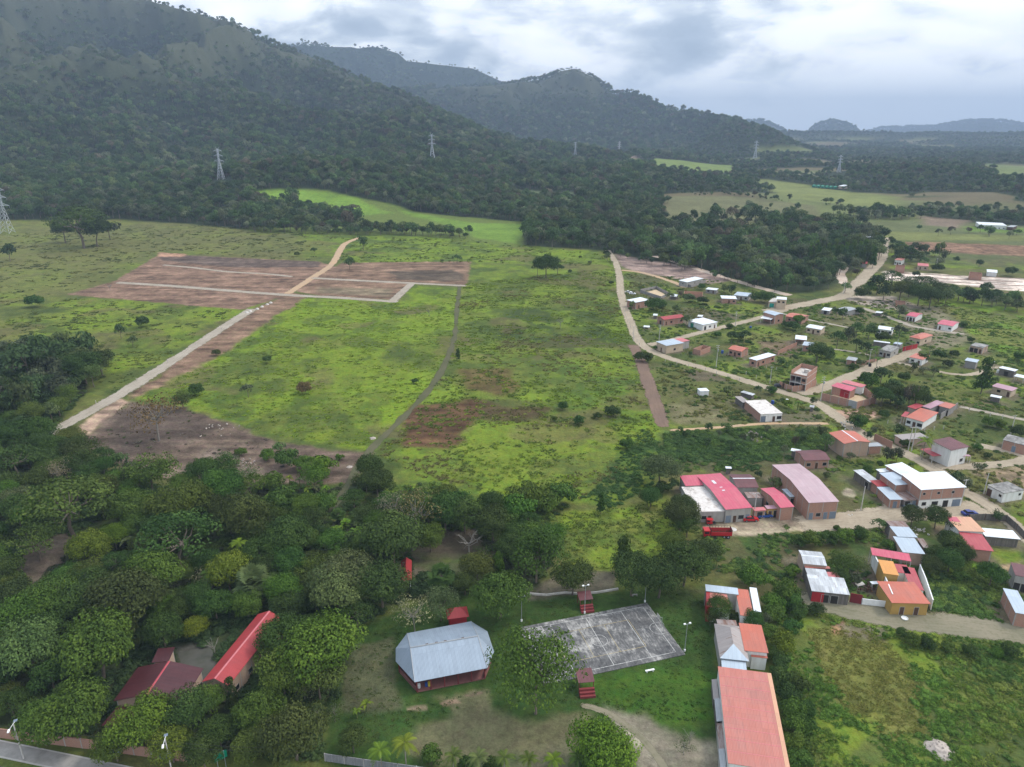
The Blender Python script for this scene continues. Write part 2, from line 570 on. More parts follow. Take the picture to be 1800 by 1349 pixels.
plain('line_white', (0.58, 0.57, 0.54), (0.24, 0.235, 0.225), scale=2.5, amt=0.9)
plain('line_yellow', (0.48, 0.38, 0.17), (0.30, 0.25, 0.15), scale=2.5, amt=0.9)
plain('car_red', (0.45, 0.02, 0.025), rough=0.35, amt=0.2)
plain('car_white', (0.78, 0.78, 0.78), (0.70, 0.70, 0.70), rough=0.3, amt=0.3)
plain('car_blue', (0.04, 0.06, 0.24), rough=0.35, amt=0.3)
plain('rubber', (0.02, 0.02, 0.02), rough=0.9)
plain('black_metal', (0.025, 0.025, 0.028), rough=0.6)
plain('sign_green', (0.0, 0.22, 0.13), (0.0, 0.18, 0.11), rough=0.5)
plain('plastic_blue', (0.03, 0.08, 0.30), rough=0.5, amt=0.2)
plain('plastic_yellow', (0.60, 0.45, 0.04), rough=0.5, amt=0.2)
plain('rubble', (0.42, 0.36, 0.31), (0.22, 0.19, 0.17), scale=2.0, amt=0.9)
plain('bark', (0.16, 0.13, 0.10), (0.09, 0.075, 0.06), scale=2.0)
plain('pale_bark', (0.24, 0.22, 0.19), (0.16, 0.145, 0.125), scale=2.0)
plain('sand_floor', (0.52, 0.40, 0.25), (0.40, 0.30, 0.20), scale=0.5)
plain('worn_yard', (0.075, 0.072, 0.06), (0.045, 0.05, 0.03), scale=0.5)
plain('asphalt', (0.085, 0.085, 0.088), (0.065, 0.065, 0.066), scale=0.8)
plain('sidewalk', (0.30, 0.285, 0.265), (0.20, 0.19, 0.175), scale=0.35, amt=0.9)
plain('kerb', (0.42, 0.40, 0.37), (0.30, 0.28, 0.26))
plain('cloth_yellow', (0.55, 0.5, 0.05), rough=0.9)


def brick_mat(name, c1, c2, mortar):
    nt = newmat(name)
    uv = N(nt, 'ShaderNodeUVMap').outputs[0]
    pos = geo_pos(nt)
    b = N(nt, 'ShaderNodeTexBrick', {'Vector': uv, 'Color1': (*c1, 1), 'Color2': (*c2, 1), 'Mortar': (*mortar, 1), 'Scale': 1.0,
                                     'Mortar Size': 0.018, 'Brick Width': 0.26, 'Row Height': 0.16})
    s = noise(nt, N(nt, 'ShaderNodeMapping', {'Vector': pos, 'Scale': (1, 1, 0.4)}).outputs[0], 0.55, 6.0, 0.65)
    col = mixc(nt, mrange(nt, s, 0.36, 0.7, 0, 0.55), b.outputs[0], tuple(0.5 * (a + m) * 0.72 for a, m in zip(c1, mortar)))
    out(nt, pbr(nt, col, 0.9, 0, None, 0.15))


brick_mat('brick', (0.42, 0.185, 0.115), (0.34, 0.15, 0.10), (0.40, 0.33, 0.28))
brick_mat('pale_brick', (0.46, 0.30, 0.21), (0.40, 0.25, 0.17), (0.42, 0.37, 0.32))
brick_mat('block', (0.33, 0.31, 0.29), (0.27, 0.25, 0.235), (0.22, 0.21, 0.20))


def plank_mat(name, a, b):
    nt = newmat(name)
    uv = N(nt, 'ShaderNodeUVMap').outputs[0]
    br = N(nt, 'ShaderNodeTexBrick', {'Vector': uv, 'Color1': (*a, 1), 'Color2': (*b, 1), 'Mortar': (0.03, 0.027, 0.024, 1), 'Scale': 1.0,
                                      'Mortar Size': 0.02, 'Brick Width': 0.24, 'Row Height': 3.0}, offset=0.0)
    s = noise(nt, geo_pos(nt), 0.8, 6.0, 0.6)
    out(nt, pbr(nt, mixc(nt, mrange(nt, s, 0.4, 0.7, 0, 0.5), br.outputs[0], tuple(q * 0.55 for q in a)), 0.9, 0, None, 0.15))


plank_mat('plank', (0.20, 0.18, 0.16), (0.13, 0.115, 0.10))
plank_mat('picket', (0.30, 0.30, 0.31), (0.22, 0.22, 0.23))


def slab_mat():
    nt = newmat('court_concrete')
    uv = N(nt, 'ShaderNodeUVMap').outputs[0]
    pos = geo_pos(nt)
    br = N(nt, 'ShaderNodeTexBrick', {'Vector': uv, 'Color1': (0.05, 0.05, 0.05, 1), 'Color2': (0.95, 0.95, 0.95, 1), 'Mortar': (0, 0, 0, 1), 'Scale': 1.0,
                                      'Mortar Size': 0.03, 'Brick Width': 5.2, 'Row Height': 3.45}, offset=0.0)
    n1 = noise(nt, pos, 0.28, 7.0, 0.68, 0.6)
    n2 = noise(nt, N(nt, 'ShaderNodeMapping', {'Vector': uv, 'Scale': (2.2, 0.7, 1)}).outputs[0], 1.0, 8.0, 0.7, 0.4)
    t = math_(nt, 'ADD', math_(nt, 'MULTIPLY', n1, 0.62), math_(nt, 'MULTIPLY', n2, 0.5))
    t = math_(nt, 'ADD', t, math_(nt, 'MULTIPLY', br.outputs[0], 0.13))
    r = N(nt, 'ShaderNodeValToRGB', {0: mrange(nt, t, 0.46, 0.80, smooth=False)})
    r.color_ramp.elements[0].color = (0.055, 0.055, 0.056, 1)
    r.color_ramp.elements[1].color = (0.46, 0.44, 0.41, 1)
    e = r.color_ramp.elements.new(0.45)
    e.color = (0.125, 0.122, 0.12, 1)
    e = r.color_ramp.elements.new(0.68)
    e.color = (0.27, 0.26, 0.245, 1)
    col = mixc(nt, math_(nt, 'MULTIPLY', br.outputs['Fac'], 0.6), r.outputs[0], (0.05, 0.05, 0.05))
    out(nt, pbr(nt, col, 0.85, 0, None, 0.25))


slab_mat()


def dirt_slab():
    """flat concrete roof with dark rain stains"""
    nt = newmat('stained_slab')
    pos = geo_pos(nt)
    n1 = noise(nt, pos, 0.5, 7.0, 0.7, 0.8)
    n2 = noise(nt, pos, 2.5, 4.0, 0.6)
    t = math_(nt, 'ADD', math_(nt, 'MULTIPLY', n1, 0.75), math_(nt, 'MULTIPLY', n2, 0.25))
    r = N(nt, 'ShaderNodeValToRGB', {0: mrange(nt, t, 0.36, 0.62, smooth=False)})
    r.color_ramp.elements[0].color = (0.20, 0.17, 0.15, 1)
    r.color_ramp.elements[1].color = (0.68, 0.65, 0.62, 1)
    e = r.color_ramp.elements.new(0.35)
    e.color = (0.55, 0.50, 0.46, 1)
    out(nt, pbr(nt, r.outputs[0], 0.9, 0, None, 0.2))
    nt = newmat('dark_slab')
    pos = geo_pos(nt)
    n1 = noise(nt, pos, 0.45, 7.0, 0.7, 0.8)
    out(nt, pbr(nt, mixc(nt, mrange(nt, n1, 0.35, 0.65), (0.13, 0.125, 0.12), (0.33, 0.32, 0.30)), 0.9, 0, None, 0.2))


dirt_slab()


def road_mat(name, c1, c2, c3):
    nt = newmat(name)
    pos = geo_pos(nt)
    uv = N(nt, 'ShaderNodeUVMap').outputs[0]
    n1 = noise(nt, pos, 0.10, 6.0, 0.62)
    n2 = noise(nt, pos, 1.3, 6.0, 0.65)
    n3 = noise(nt, N(nt, 'ShaderNodeMapping', {'Vector': uv, 'Scale': (0.12, 1.6, 1)}).outputs[0], 1.0, 4.0, 0.6)
    col = mixc(nt, mrange(nt, n1, 0.35, 0.65), c1, c2)
    col = mixc(nt, mrange(nt, math_(nt, 'ADD', math_(nt, 'MULTIPLY', n2, 0.5), math_(nt, 'MULTIPLY', n3, 0.5)), 0.44, 0.68, 0, 0.75), col, c3)
    ed = N(nt, 'ShaderNodeAttribute', attribute_name='edge').outputs['Fac']
    thr = math_(nt, 'ADD', math_(nt, 'MULTIPLY', noise(nt, pos, 0.40, 7.0, 0.75), 1.9), -0.62)
    al = mrange(nt, math_(nt, 'SUBTRACT', ed, thr), -0.08, 0.22)
    bs = pbr(nt, col, 0.95, 0, None, 0.1)
    tr = N(nt, 'ShaderNodeBsdfTransparent').outputs[0]
    out(nt, N(nt, 'ShaderNodeMixShader', {0: al, 1: tr, 2: bs}).outputs[0])


road_mat('tan_road', (0.39, 0.325, 0.24), (0.32, 0.265, 0.195), (0.22, 0.175, 0.12))
road_mat('grey_road', (0.37, 0.325, 0.265), (0.31, 0.27, 0.215), (0.20, 0.165, 0.12))
road_mat('orange_road', (0.46, 0.31, 0.185), (0.40, 0.29, 0.19), (0.30, 0.22, 0.15))
road_mat('dusty_road', (0.235, 0.205, 0.145), (0.19, 0.175, 0.12), (0.12, 0.12, 0.065))
road_mat('mud_track', (0.085, 0.085, 0.045), (0.11, 0.10, 0.06), (0.06, 0.075, 0.03))
road_mat('brown_strip', (0.20, 0.135, 0.10), (0.16, 0.11, 0.085), (0.12, 0.085, 0.06))
road_mat('pale_soil', (0.55, 0.46, 0.38), (0.50, 0.38, 0.29), (0.32, 0.235, 0.185))


def ground_mat():
    nt = newmat('ground')
    pos = geo_pos(nt)
    col = N(nt, 'ShaderNodeAttribute', attribute_name='Col').outputs['Color']
    n1 = noise(nt, pos, 0.9, 6.0, 0.7)
    n2 = noise(nt, pos, 0.22, 5.0, 0.65)
    n3 = noise(nt, pos, 3.0, 3.0, 0.6)
    f = math_(nt, 'ADD', math_(nt, 'ADD', math_(nt, 'MULTIPLY', n1, 0.45), math_(nt, 'MULTIPLY', n2, 0.35)), math_(nt, 'MULTIPLY', n3, 0.2))
    k = mrange(nt, f, 0.33, 0.67, 0.45, 1.55, smooth=False)
    c = mixc(nt, 1.0, col, N(nt, 'ShaderNodeCombineColor', {0: k, 1: k, 2: k}).outputs[0], 'MULTIPLY')
    hs = N(nt, 'ShaderNodeHueSaturation', {'Color': c, 'Hue': mrange(nt, noise(nt, pos, 0.4, 4.0, 0.6), 0.3, 0.7, 0.475, 0.52, smooth=False), 'Saturation': 1.0, 'Value': 1.0})
    bp = N(nt, 'ShaderNodeBump', {'Height': f, 'Strength': 0.7, 'Distance': 0.8})
    out(nt, pbr(nt, hs.outputs[0], 0.95, 0, bp.outputs[0], 0.1))


ground_mat()


def leaf_mat(name, inst):
    nt = newmat(name)
    tint = N(nt, 'ShaderNodeAttribute', attribute_name='shade').outputs['Fac']
    oi = N(nt, 'ShaderNodeObjectInfo')
    if inst:
        base = N(nt, 'ShaderNodeAttribute', attribute_name='tint', attribute_type='INSTANCER').outputs['Color']
    else:
        base = oi.outputs['Color']
    k = mrange(nt, tint, 0, 1, 0.5, 1.6, smooth=False)
    c = mixc(nt, 1.0, base, N(nt, 'ShaderNodeCombineColor', {0: k, 1: k, 2: k}).outputs[0], 'MULTIPLY')
    hs = N(nt, 'ShaderNodeHueSaturation', {'Color': c, 'Hue': mrange(nt, tint, 0, 1, 0.512, 0.482, smooth=False), 'Saturation': 1.0, 'Value': 1.0})
    p = pbr(nt, hs.outputs[0], 0.7, 0, None, 0.12)
    t = N(nt, 'ShaderNodeBsdfTranslucent', {'Color': hs.outputs[0]}).outputs[0]
    out(nt, N(nt, 'ShaderNodeMixShader', {0: 0.34 if inst else 0.24, 1: p, 2: t}).outputs[0])


leaf_mat('leaf', False)
leaf_mat('leaf_scatter', True)


def haze_mat(density):
    m = bpy.data.materials.new('haze_air')
    m.use_nodes = True
    n = m.node_tree
    n.nodes.clear()
    v = N(n, 'ShaderNodeVolumePrincipled', {'Color': (0.47, 0.60, 0.80, 1), 'Density': density, 'Anisotropy': 0.0})
    N(n, 'ShaderNodeOutputMaterial', {'Volume': v.outputs[0]})
    MAT['haze_air'] = m

# ================================================================== GROUND
GRASS_B, GRASS_M = (0.112, 0.165, 0.020), (0.090, 0.115, 0.025)
GRASS_O, GRASS_D = (0.105, 0.108, 0.035), (0.040, 0.062, 0.018)
BROWN, MAUVE, RUST = (0.125, 0.088, 0.048), (0.185, 0.118, 0.080), (0.095, 0.050, 0.028)
WOODF = (0.028, 0.040, 0.017)

# (polygon in picture coordinates, colour, softness m, raggedness m, opacity, seed)
PAINT = [
    # left rough pasture and the far strip
    ([(-300, 388), (95, 388), (330, 392), (430, 402), (600, 412), (545, 465), (290, 445), (120, 520), (0, 560), (-300, 600)], (0.125, 0.125, 0.042), 14, 14, 0.75, 1),
    ([(-200, 520), (110, 520), (420, 545), (230, 680), (190, 640), (0, 630), (-200, 640)], (0.095, 0.118, 0.026), 8, 8, 0.8, 2),
    ([(200, 525), (420, 542), (330, 605), (200, 660), (60, 560)], (0.125, 0.172, 0.020), 6, 14, 0.75, 3),
    ([(520, 412), (690, 412), (830, 422), (1060, 446), (1080, 470), (830, 462), (610, 462), (600, 440)], GRASS_B, 5, 8, 0.9, 4),
    # bright pasture in the middle
    ([(520, 524), (720, 532), (720, 506), (806, 506), (800, 600), (770, 660), (650, 798), (480, 760), (230, 700), (400, 610), (470, 560)], (0.128, 0.190, 0.018), 3, 4, 0.95, 5),
    ([(470, 610), (640, 590), (770, 610), (760, 640), (640, 690), (480, 690), (360, 690), (400, 640)], (0.105, 0.135, 0.022), 6, 10, 0.75, 6),
    ([(610, 700), (740, 690), (690, 740), (650, 790), (560, 765)], (0.132, 0.190, 0.016), 3, 8, 0.7, 7),
    ([(480, 720), (600, 720), (640, 780), (520, 770), (420, 740)], (0.130, 0.165, 0.022), 4, 8, 0.7, 8),
    # right pasture
    ([(830, 465), (1080, 470), (1110, 600), (1160, 755), (1090, 860), (900, 890), (700, 850), (660, 800), (770, 670), (806, 590)], (0.112, 0.158, 0.021), 4, 6, 0.9, 9),
    ([(815, 500), (1085, 500), (1100, 545), (1000, 560), (890, 545)], (0.112, 0.148, 0.020), 6, 10, 0.6, 50),
    ([(880, 540), (1060, 545), (1108, 590), (1095, 615), (980, 612), (880, 590)], GRASS_D, 8, 14, 0.85, 10),
    ([(870, 600), (1110, 602), (1112, 612), (900, 612)], (0.075, 0.062, 0.03), 2, 3, 0.6, 51),
    ([(800, 648), (900, 645), (925, 680), (880, 695), (805, 690)], RUST, 5, 8, 0.75, 11),
    ([(720, 712), (830, 705), (960, 718), (930, 742), (850, 738), (790, 788), (700, 785)], RUST, 3, 6, 0.95, 12),
    ([(840, 700), (960, 712), (960, 740), (850, 745)], (0.065, 0.058, 0.025), 3, 6, 0.6, 52),
    ([(850, 750), (1020, 745), (1080, 800), (1010, 860), (880, 850), (800, 800)], (0.105, 0.125, 0.026), 6, 10, 0.7, 53),
    ([(1000, 640), (1140, 680), (1160, 750), (1090, 745), (980, 720)], (0.085, 0.145, 0.020), 6, 10, 0.7, 13),
    ([(1130, 755), (1172, 790), (1150, 850), (1080, 892), (1010, 885), (1060, 848), (1090, 800)], (0.034, 0.068, 0.018), 2, 4, 0.9, 14),
    ([(1172, 758), (1300, 752), (1455, 752), (1455, 800), (1400, 812), (1330, 832), (1200, 830), (1168, 800)], (0.038, 0.075, 0.022), 2, 4, 0.95, 15),
    ([(950, 908), (1180, 882), (1216, 950), (1180, 980), (1090, 1000), (1000, 1000)], (0.120, 0.150, 0.026), 1.5, 3, 0.95, 16),
    ([(620, 860), (760, 850), (960, 890), (960, 920), (860, 960), (720, 960), (640, 900)], (0.055, 0.085, 0.022), 3, 4, 0.9, 17),
    # building plots: scraped earth
    ([(118, 518), (200, 495), (282, 447), (560, 460), (592, 470), (545, 500), (505, 520), (425, 545), (330, 537)], MAUVE, 1.2, 2.2, 1.0, 18),
    ([(282, 447), (560, 461), (560, 470), (400, 470), (280, 458)], (0.085, 0.066, 0.055), 2, 4, 0.8, 19),
    ([(280, 444), (330, 447), (320, 452), (278, 452)], (0.34, 0.20, 0.13), 2, 2, 0.9, 20),
    ([(560, 490), (602, 462), (829, 460), (820, 502), (722, 498), (700, 528), (560, 520), (520, 512)], MAUVE, 1.2, 2, 0.95, 21),
    ([(680, 478), (800, 474), (820, 495), (700, 492)], (0.070, 0.058, 0.042), 3, 5, 0.8, 22),
    ([(560, 505), (690, 508), (685, 522), (560, 516)], (0.165, 0.135, 0.085), 2, 3, 0.8, 23),
    # scraped strip beside the new road
    ([(505, 515), (545, 520), (480, 560), (400, 620), (320, 660), (250, 695), (222, 705), (300, 640), (430, 552)], (0.185, 0.120, 0.078), 2.5, 4, 1.0, 24),
    ([(120, 765), (205, 699), (228, 708), (150, 768), (140, 775)], (0.335, 0.235, 0.165), 1.0, 1.5, 1.0, 25),
    # burnt clearing
    ([(140, 775), (228, 706), (330, 716), (480, 776), (650, 798), (622, 848), (540, 852), (470, 850), (330, 856), (200, 820)], (0.120, 0.087, 0.063), 1.5, 3, 1.0, 26),
    ([(200, 720), (300, 716), (380, 750), (300, 800), (180, 800)], (0.055, 0.043, 0.036), 5, 8, 0.55, 54),
    ([(300, 830), (380, 790), (470, 830), (400, 858)], (0.19, 0.15, 0.115), 3, 5, 0.7, 27),
    # village ground
    ([(1085, 475), (1250, 490), (1440, 530), (1640, 520), (1800, 590), (2000, 650), (2000, 960), (1700, 900), (1440, 890), (1460, 760), (1170, 755), (1110, 600)], (0.092, 0.114, 0.030), 4, 6, 0.95, 28),
    ([(1125, 470), (1240, 480), (1330, 510), (1390, 535), (1300, 540), (1180, 500)], (0.105, 0.118, 0.033), 4, 6, 0.8, 29),
    ([(1080, 445), (1160, 455), (1230, 465), (1290, 490), (1250, 500), (1140, 482), (1095, 472)], (0.24, 0.175, 0.145), 3, 5, 1.0, 30),
    ([(1110, 480), (1170, 485), (1165, 505), (1115, 512)], (0.085, 0.080, 0.040), 4, 5, 0.7, 55),
    ([(1180, 540), (1290, 545), (1330, 560), (1190, 575)], (0.10, 0.082, 0.055), 4, 5, 0.7, 56),
    ([(1220, 520), (1340, 535), (1340, 560), (1260, 545)], (0.125, 0.165, 0.026), 3, 4, 0.8, 57),
    ([(1140, 635), (1260, 655), (1330, 682), (1380, 700), (1370, 740), (1180, 745), (1130, 640)], (0.088, 0.088, 0.035), 3, 5, 0.85, 31),
    ([(1175, 712), (1270, 710), (1290, 742), (1185, 748)], (0.155, 0.140, 0.070), 2, 3, 0.85, 32),
    ([(1200, 650), (1260, 655), (1280, 670), (1220, 670)], (0.120, 0.095, 0.065), 2, 3, 0.7, 58),
    ([(1290, 640), (1390, 640), (1370, 670), (1290, 660)], (0.110, 0.110, 0.04), 3, 4, 0.6, 59),
    ([(1330, 600), (1400, 600), (1400, 628), (1340, 625)], (0.12, 0.08, 0.055), 2, 3, 0.8, 60),
    ([(1440, 550), (1560, 545), (1560, 570), (1440, 575)], (0.135, 0.118, 0.062), 3, 4, 0.7, 61),
    ([(1555, 478), (1640, 482), (2000, 500), (2000, 528), (1790, 512), (1660, 498), (1545, 494)], (0.60, 0.50, 0.42), 2, 5, 1.0, 33),
    ([(1480, 520), (1570, 522), (1620, 540), (1560, 545), (1500, 535)], (0.42, 0.34, 0.28), 3, 5, 0.8, 34),
    ([(1570, 535), (1650, 540), (1720, 600), (1640, 620), (1590, 580)], (0.19, 0.16, 0.11), 4, 6, 0.7, 62),
    ([(1590, 425), (2000, 438), (2000, 462), (1700, 448), (1600, 440)], (0.20, 0.115, 0.075), 4, 6, 0.9, 35),
    ([(1600, 440), (2000, 462), (2000, 478), (1600, 465)], (0.085, 0.095, 0.040), 4, 5, 0.8, 63),
    ([(1590, 402), (2000, 415), (2000, 436), (1590, 422)], (0.125, 0.155, 0.040), 4, 6, 0.9, 36),
    ([(1650, 530), (1720, 535), (2000, 560), (2000, 650), (1790, 640), (1720, 605), (1690, 565)], (0.100, 0.172, 0.020), 3, 5, 1.0, 37),
    ([(1700, 605), (1800, 640), (2000, 660), (2000, 700), (1720, 640)], (0.115, 0.130, 0.035), 4, 6, 0.8, 64),
    ([(1600, 650), (1800, 690), (2000, 720), (2000, 790), (1780, 770), (1560, 690)], (0.082, 0.098, 0.028), 4, 5, 0.8, 65),
    ([(1455, 722), (1530, 720), (1545, 735), (1475, 742)], (0.36, 0.235, 0.165), 1.5, 2, 1.0, 38),
    ([(1360, 725), (1450, 728), (1450, 755), (1360, 750)], (0.115, 0.10, 0.062), 2, 3, 0.8, 66),
    ([(1700, 830), (1800, 815), (1900, 830), (1900, 880), (1780, 870)], (0.34, 0.25, 0.16), 2, 4, 0.85, 39),
    ([(1475, 830), (1530, 850), (1590, 880), (1560, 905), (1478, 905)], (0.085, 0.110, 0.030), 1, 3, 0.9, 67),
    ([(1485, 855), (1500, 860), (1500, 872), (1485, 870)], (0.34, 0.28, 0.21), 1.0, 2, 0.8, 68),
    # open yard in front of the pink-roofed compound
    ([(1226, 928), (1290, 912), (1400, 908), (1478, 903), (1560, 903), (1600, 915), (1500, 930), (1400, 936), (1290, 945), (1250, 945)], (0.37, 0.30, 0.21), 0.8, 1.5, 1.0, 40),
    # slope below the yard and the weedy lots
    ([(1240, 945), (1400, 938), (1500, 935), (1560, 930), (1690, 960), (2000, 1000), (2000, 1130), (1700, 1100), (1450, 1065), (1380, 1040), (1250, 1020)], (0.050, 0.085, 0.020), 1.5, 3, 1.0, 41),
    ([(1360, 1020), (1400, 1025), (1395, 1038), (1360, 1034)], (0.36, 0.20, 0.10), 0.7, 1, 0.9, 42),
    ([(1560, 960), (1640, 985), (1660, 1010), (1590, 1000)], (0.13, 0.10, 0.075), 1, 2, 0.7, 69),
    ([(1490, 1000), (1560, 1020), (1555, 1050), (1500, 1040)], (0.10, 0.072, 0.058), 1, 1.5, 0.9, 70),
    ([(1710, 1000), (1800, 985), (1800, 1010), (1730, 1015)], (0.38, 0.27, 0.16), 1, 1.5, 0.8, 43),
    ([(1640, 920), (1690, 930), (1680, 945), (1640, 940)], (0.34, 0.26, 0.17), 1, 1.5, 0.7, 71),
    # weedy field at the lower right
    ([(1380, 1060), (1560, 1085), (1800, 1120), (2000, 1140), (2000, 1480), (1380, 1480)], (0.092, 0.116, 0.027), 1, 2, 1.0, 44),
    ([(1420, 1110), (1500, 1100), (1560, 1130), (1620, 1200), (1640, 1280), (1560, 1300), (1480, 1240), (1440, 1170)], (0.135, 0.135, 0.035), 2, 3, 0.9, 45),
    ([(1460, 1090), (1490, 1090), (1480, 1115), (1462, 1115)], (0.26, 0.14, 0.085), 0.6, 1, 0.8, 72),
    ([(1480, 1100), (1560, 1105), (1550, 1125), (1490, 1118)], (0.13, 0.105, 0.08), 1, 1.5, 0.7, 73),
    # park lawn
    ([(600, 1120), (730, 1060), (900, 1030), (1070, 1040), (1250, 1030), (1275, 1340), (1100, 1420), (700, 1400), (570, 1330)], (0.036, 0.068, 0.014), 1, 1.5, 1.0, 46),
    ([(1010, 1200), (1200, 1165), (1260, 1180), (1265, 1260), (1180, 1275), (1060, 1240)], (0.046, 0.098, 0.011), 2, 3, 0.8, 74),
    ([(605, 1140), (690, 1120), (705, 1245), (650, 1252), (600, 1250)], (0.085, 0.085, 0.045), 1.0, 1.0, 0.85, 75),
    ([(720, 970), (860, 978), (860, 990), (740, 985)], (0.045, 0.105, 0.012), 0.7, 1, 1.0, 47),
    ([(720, 990), (860, 992), (800, 1010), (740, 1020)], (0.085, 0.095, 0.045), 1, 2, 0.8, 76),
    ([(740, 1275), (850, 1235), (930, 1250), (1030, 1262), (1010, 1310), (960, 1350), (830, 1340), (700, 1330)], (0.160, 0.138, 0.078), 2, 5, 0.7, 48),
    ([(770, 1225), (860, 1212), (860, 1250), (800, 1262)], (0.155, 0.135, 0.075), 1, 2.5, 0.7, 77),
    ([(930, 1330), (1000, 1310), (1010, 1380), (850, 1400), (790, 1360)], (0.150, 0.135, 0.088), 2, 4, 0.6, 78),
    ([(1062, 1240), (1130, 1262), (1190, 1290), (1262, 1305), (1275, 1420), (1150, 1400), (1100, 1310)], (0.195, 0.170, 0.125), 1.5, 2, 0.9, 49),
    ([(1060, 1245), (1110, 1275), (1170, 1349), (1150, 1349), (1090, 1285)], (0.25, 0.22, 0.165), 0.7, 0.8, 0.7, 79),
    ([(715, 1245), (750, 1241), (750, 1247), (716, 1249)], (0.26, 0.20, 0.13), 0.25, 0.5, 0.9, 80),
    ([(772, 1236), (800, 1228), (810, 1235), (780, 1242)], (0.28, 0.20, 0.13), 0.25, 0.5, 0.9, 81),
    ([(815, 1222), (845, 1216), (850, 1220), (818, 1225)], (0.28, 0.20, 0.14), 0.25, 0.5, 0.9, 82),
    ([(930, 1055), (1080, 1040), (1090, 1000), (990, 1010), (930, 1030)], (0.13, 0.108, 0.078), 1, 2, 0.85, 83),
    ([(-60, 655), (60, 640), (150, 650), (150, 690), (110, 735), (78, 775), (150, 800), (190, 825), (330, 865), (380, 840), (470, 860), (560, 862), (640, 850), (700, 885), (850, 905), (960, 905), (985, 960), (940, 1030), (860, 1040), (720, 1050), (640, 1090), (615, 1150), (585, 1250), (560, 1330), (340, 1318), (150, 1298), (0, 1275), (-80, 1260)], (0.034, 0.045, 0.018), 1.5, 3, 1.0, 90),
    ([(720, 970), (860, 978), (860, 990), (740, 985)], (0.045, 0.105, 0.012), 0.7, 1, 1.0, 47),
    ([(720, 990), (860, 992), (800, 1010), (740, 1020)], (0.085, 0.095, 0.045), 1, 2, 0.8, 76),
    # bare ground under the trees at the lower left
    ([(20, 1010), (60, 950), (130, 930), (120, 990), (70, 1040)], (0.115, 0.088, 0.066), 1.5, 2, 0.9, 84),
    ([(700, 930), (870, 930), (880, 990), (720, 985)], (0.085, 0.066, 0.046), 2, 3, 0.8, 85),
    ([(305, 1135), (360, 1130), (390, 1180), (350, 1215), (320, 1180)], (0.085, 0.08, 0.068), 0.8, 1, 0.9, 86),
]
# clearings in the far woods (terrain keeps them free of trees)
CLEAR = [
    ([(447, 337), (470, 334), (560, 337), (625, 350), (690, 374), (640, 379), (560, 365), (470, 352)], (0.130, 0.215, 0.030)),
    ([(690, 362), (760, 380), (830, 392), (922, 394), (908, 428), (840, 420), (800, 400), (740, 384)], (0.125, 0.205, 0.030)),
    ([(1100, 277), (1180, 281), (1292, 292), (1290, 311), (1200, 303), (1108, 293)], (0.135, 0.180, 0.045)),
    ([(1045, 268), (1110, 268), (1115, 278), (1060, 276)], (0.36, 0.25, 0.20)),
    ([(1170, 346), (1300, 346), (1440, 362), (1440, 398), (1300, 400), (1170, 404)], (0.125, 0.125, 0.055)),
    ([(1330, 315), (1420, 325), (1500, 338), (1583, 347), (1575, 368), (1480, 358), (1390, 350), (1330, 326)], (0.150, 0.170, 0.052)),
    ([(1425, 393), (1640, 388), (1800, 398), (2000, 405), (2000, 440), (1800, 432), (1560, 420)], (0.105, 0.120, 0.048)),
    ([(1620, 380), (1700, 388), (1690, 402), (1630, 396)], (0.19, 0.145, 0.10)),
    ([(1735, 288), (1900, 290), (1900, 318), (1750, 310)], (0.130, 0.160, 0.055)),
    ([(890, 332), (1030, 338), (990, 352), (900, 346)], (0.085, 0.110, 0.050)),
    ([(1380, 300), (1440, 303), (1435, 311), (1380, 306)], (0.150, 0.145, 0.075)),
    ([(1690, 398), (1800, 402), (1790, 410), (1700, 408)], (0.120, 0.190, 0.035)),
    ([(1480, 405), (1800, 415), (1900, 425), (1560, 422)], (0.145, 0.160, 0.050)),
    ([(1440, 450), (1480, 450), (1478, 470), (1440, 464)], (0.085, 0.17, 0.03)),
]
EDGE = [(-400, 384), (0, 386), (95, 388), (205, 386), (330, 393), (430, 404), (520, 409), (600, 411), (690, 401), (780, 412), (830, 421), (910, 432), (1060, 440),
        (1090, 448), (1180, 464), (1260, 480), (1330, 505), (1400, 516), (1472, 505), (1492, 472), (1545, 458), (1552, 424), (1600, 420), (1800, 398), (2300, 380)]
_e = [at(*p)[:2] for p in EDGE]
_fr = [np.array([math.sin(a) * 16000, math.cos(a) * 16000]) for a in (rad(58), rad(30), 0, rad(-30), rad(-58))]
WOOD = np.array(_e + _fr)
NOWOOD2 = wpoly([(1160, 342), (1330, 340), (1500, 352), (1600, 372), (1640, 402), (1560, 422), (1440, 414), (1300, 408), (1170, 402)])
NOWOOD = wpoly([(440, 338), (560, 333), (690, 360), (760, 376), (924, 390), (918, 436), (830, 424), (690, 412), (600, 415), (520, 413), (428, 406), (460, 380)])
CLEARW = [(wpoly(p), c) for p, c in CLEAR]


def wood_density(x, y):
    m = pmask(WOOD, x, y, 6, 8, 30, 3)
    for P, c in CLEARW:
        s = max(4.0, 0.008 * float(np.hypot(*P.mean(0))))
        m *= 1 - pmask(P, x, y, s, s, 30, 4)
    m = m * (1 - pmask(NOWOOD2, x, y, 6, 25, 60, 7) * .95 * sstep(.60, .50, fbm(x, y * .7, 75, 4, 63))) * (1 - valley_gap(x, y))
    return m * (1 - pmask(NOWOOD, x, y, 4, 6, 30, 6))


def valley_gap(x, y):
    """pastures scattered through the valley on the right"""
    r, a = np.hypot(x, y), np.arctan2(x, np.maximum(y, 1e-3))
    g = sstep(.545, .585, fbm(x, y * .8, 230, 4, 55, .5)) * sstep(rad(9), rad(16), a) * sstep(1000, 1250, r)
    return g * sstep(60, 30, hgt(x, y))


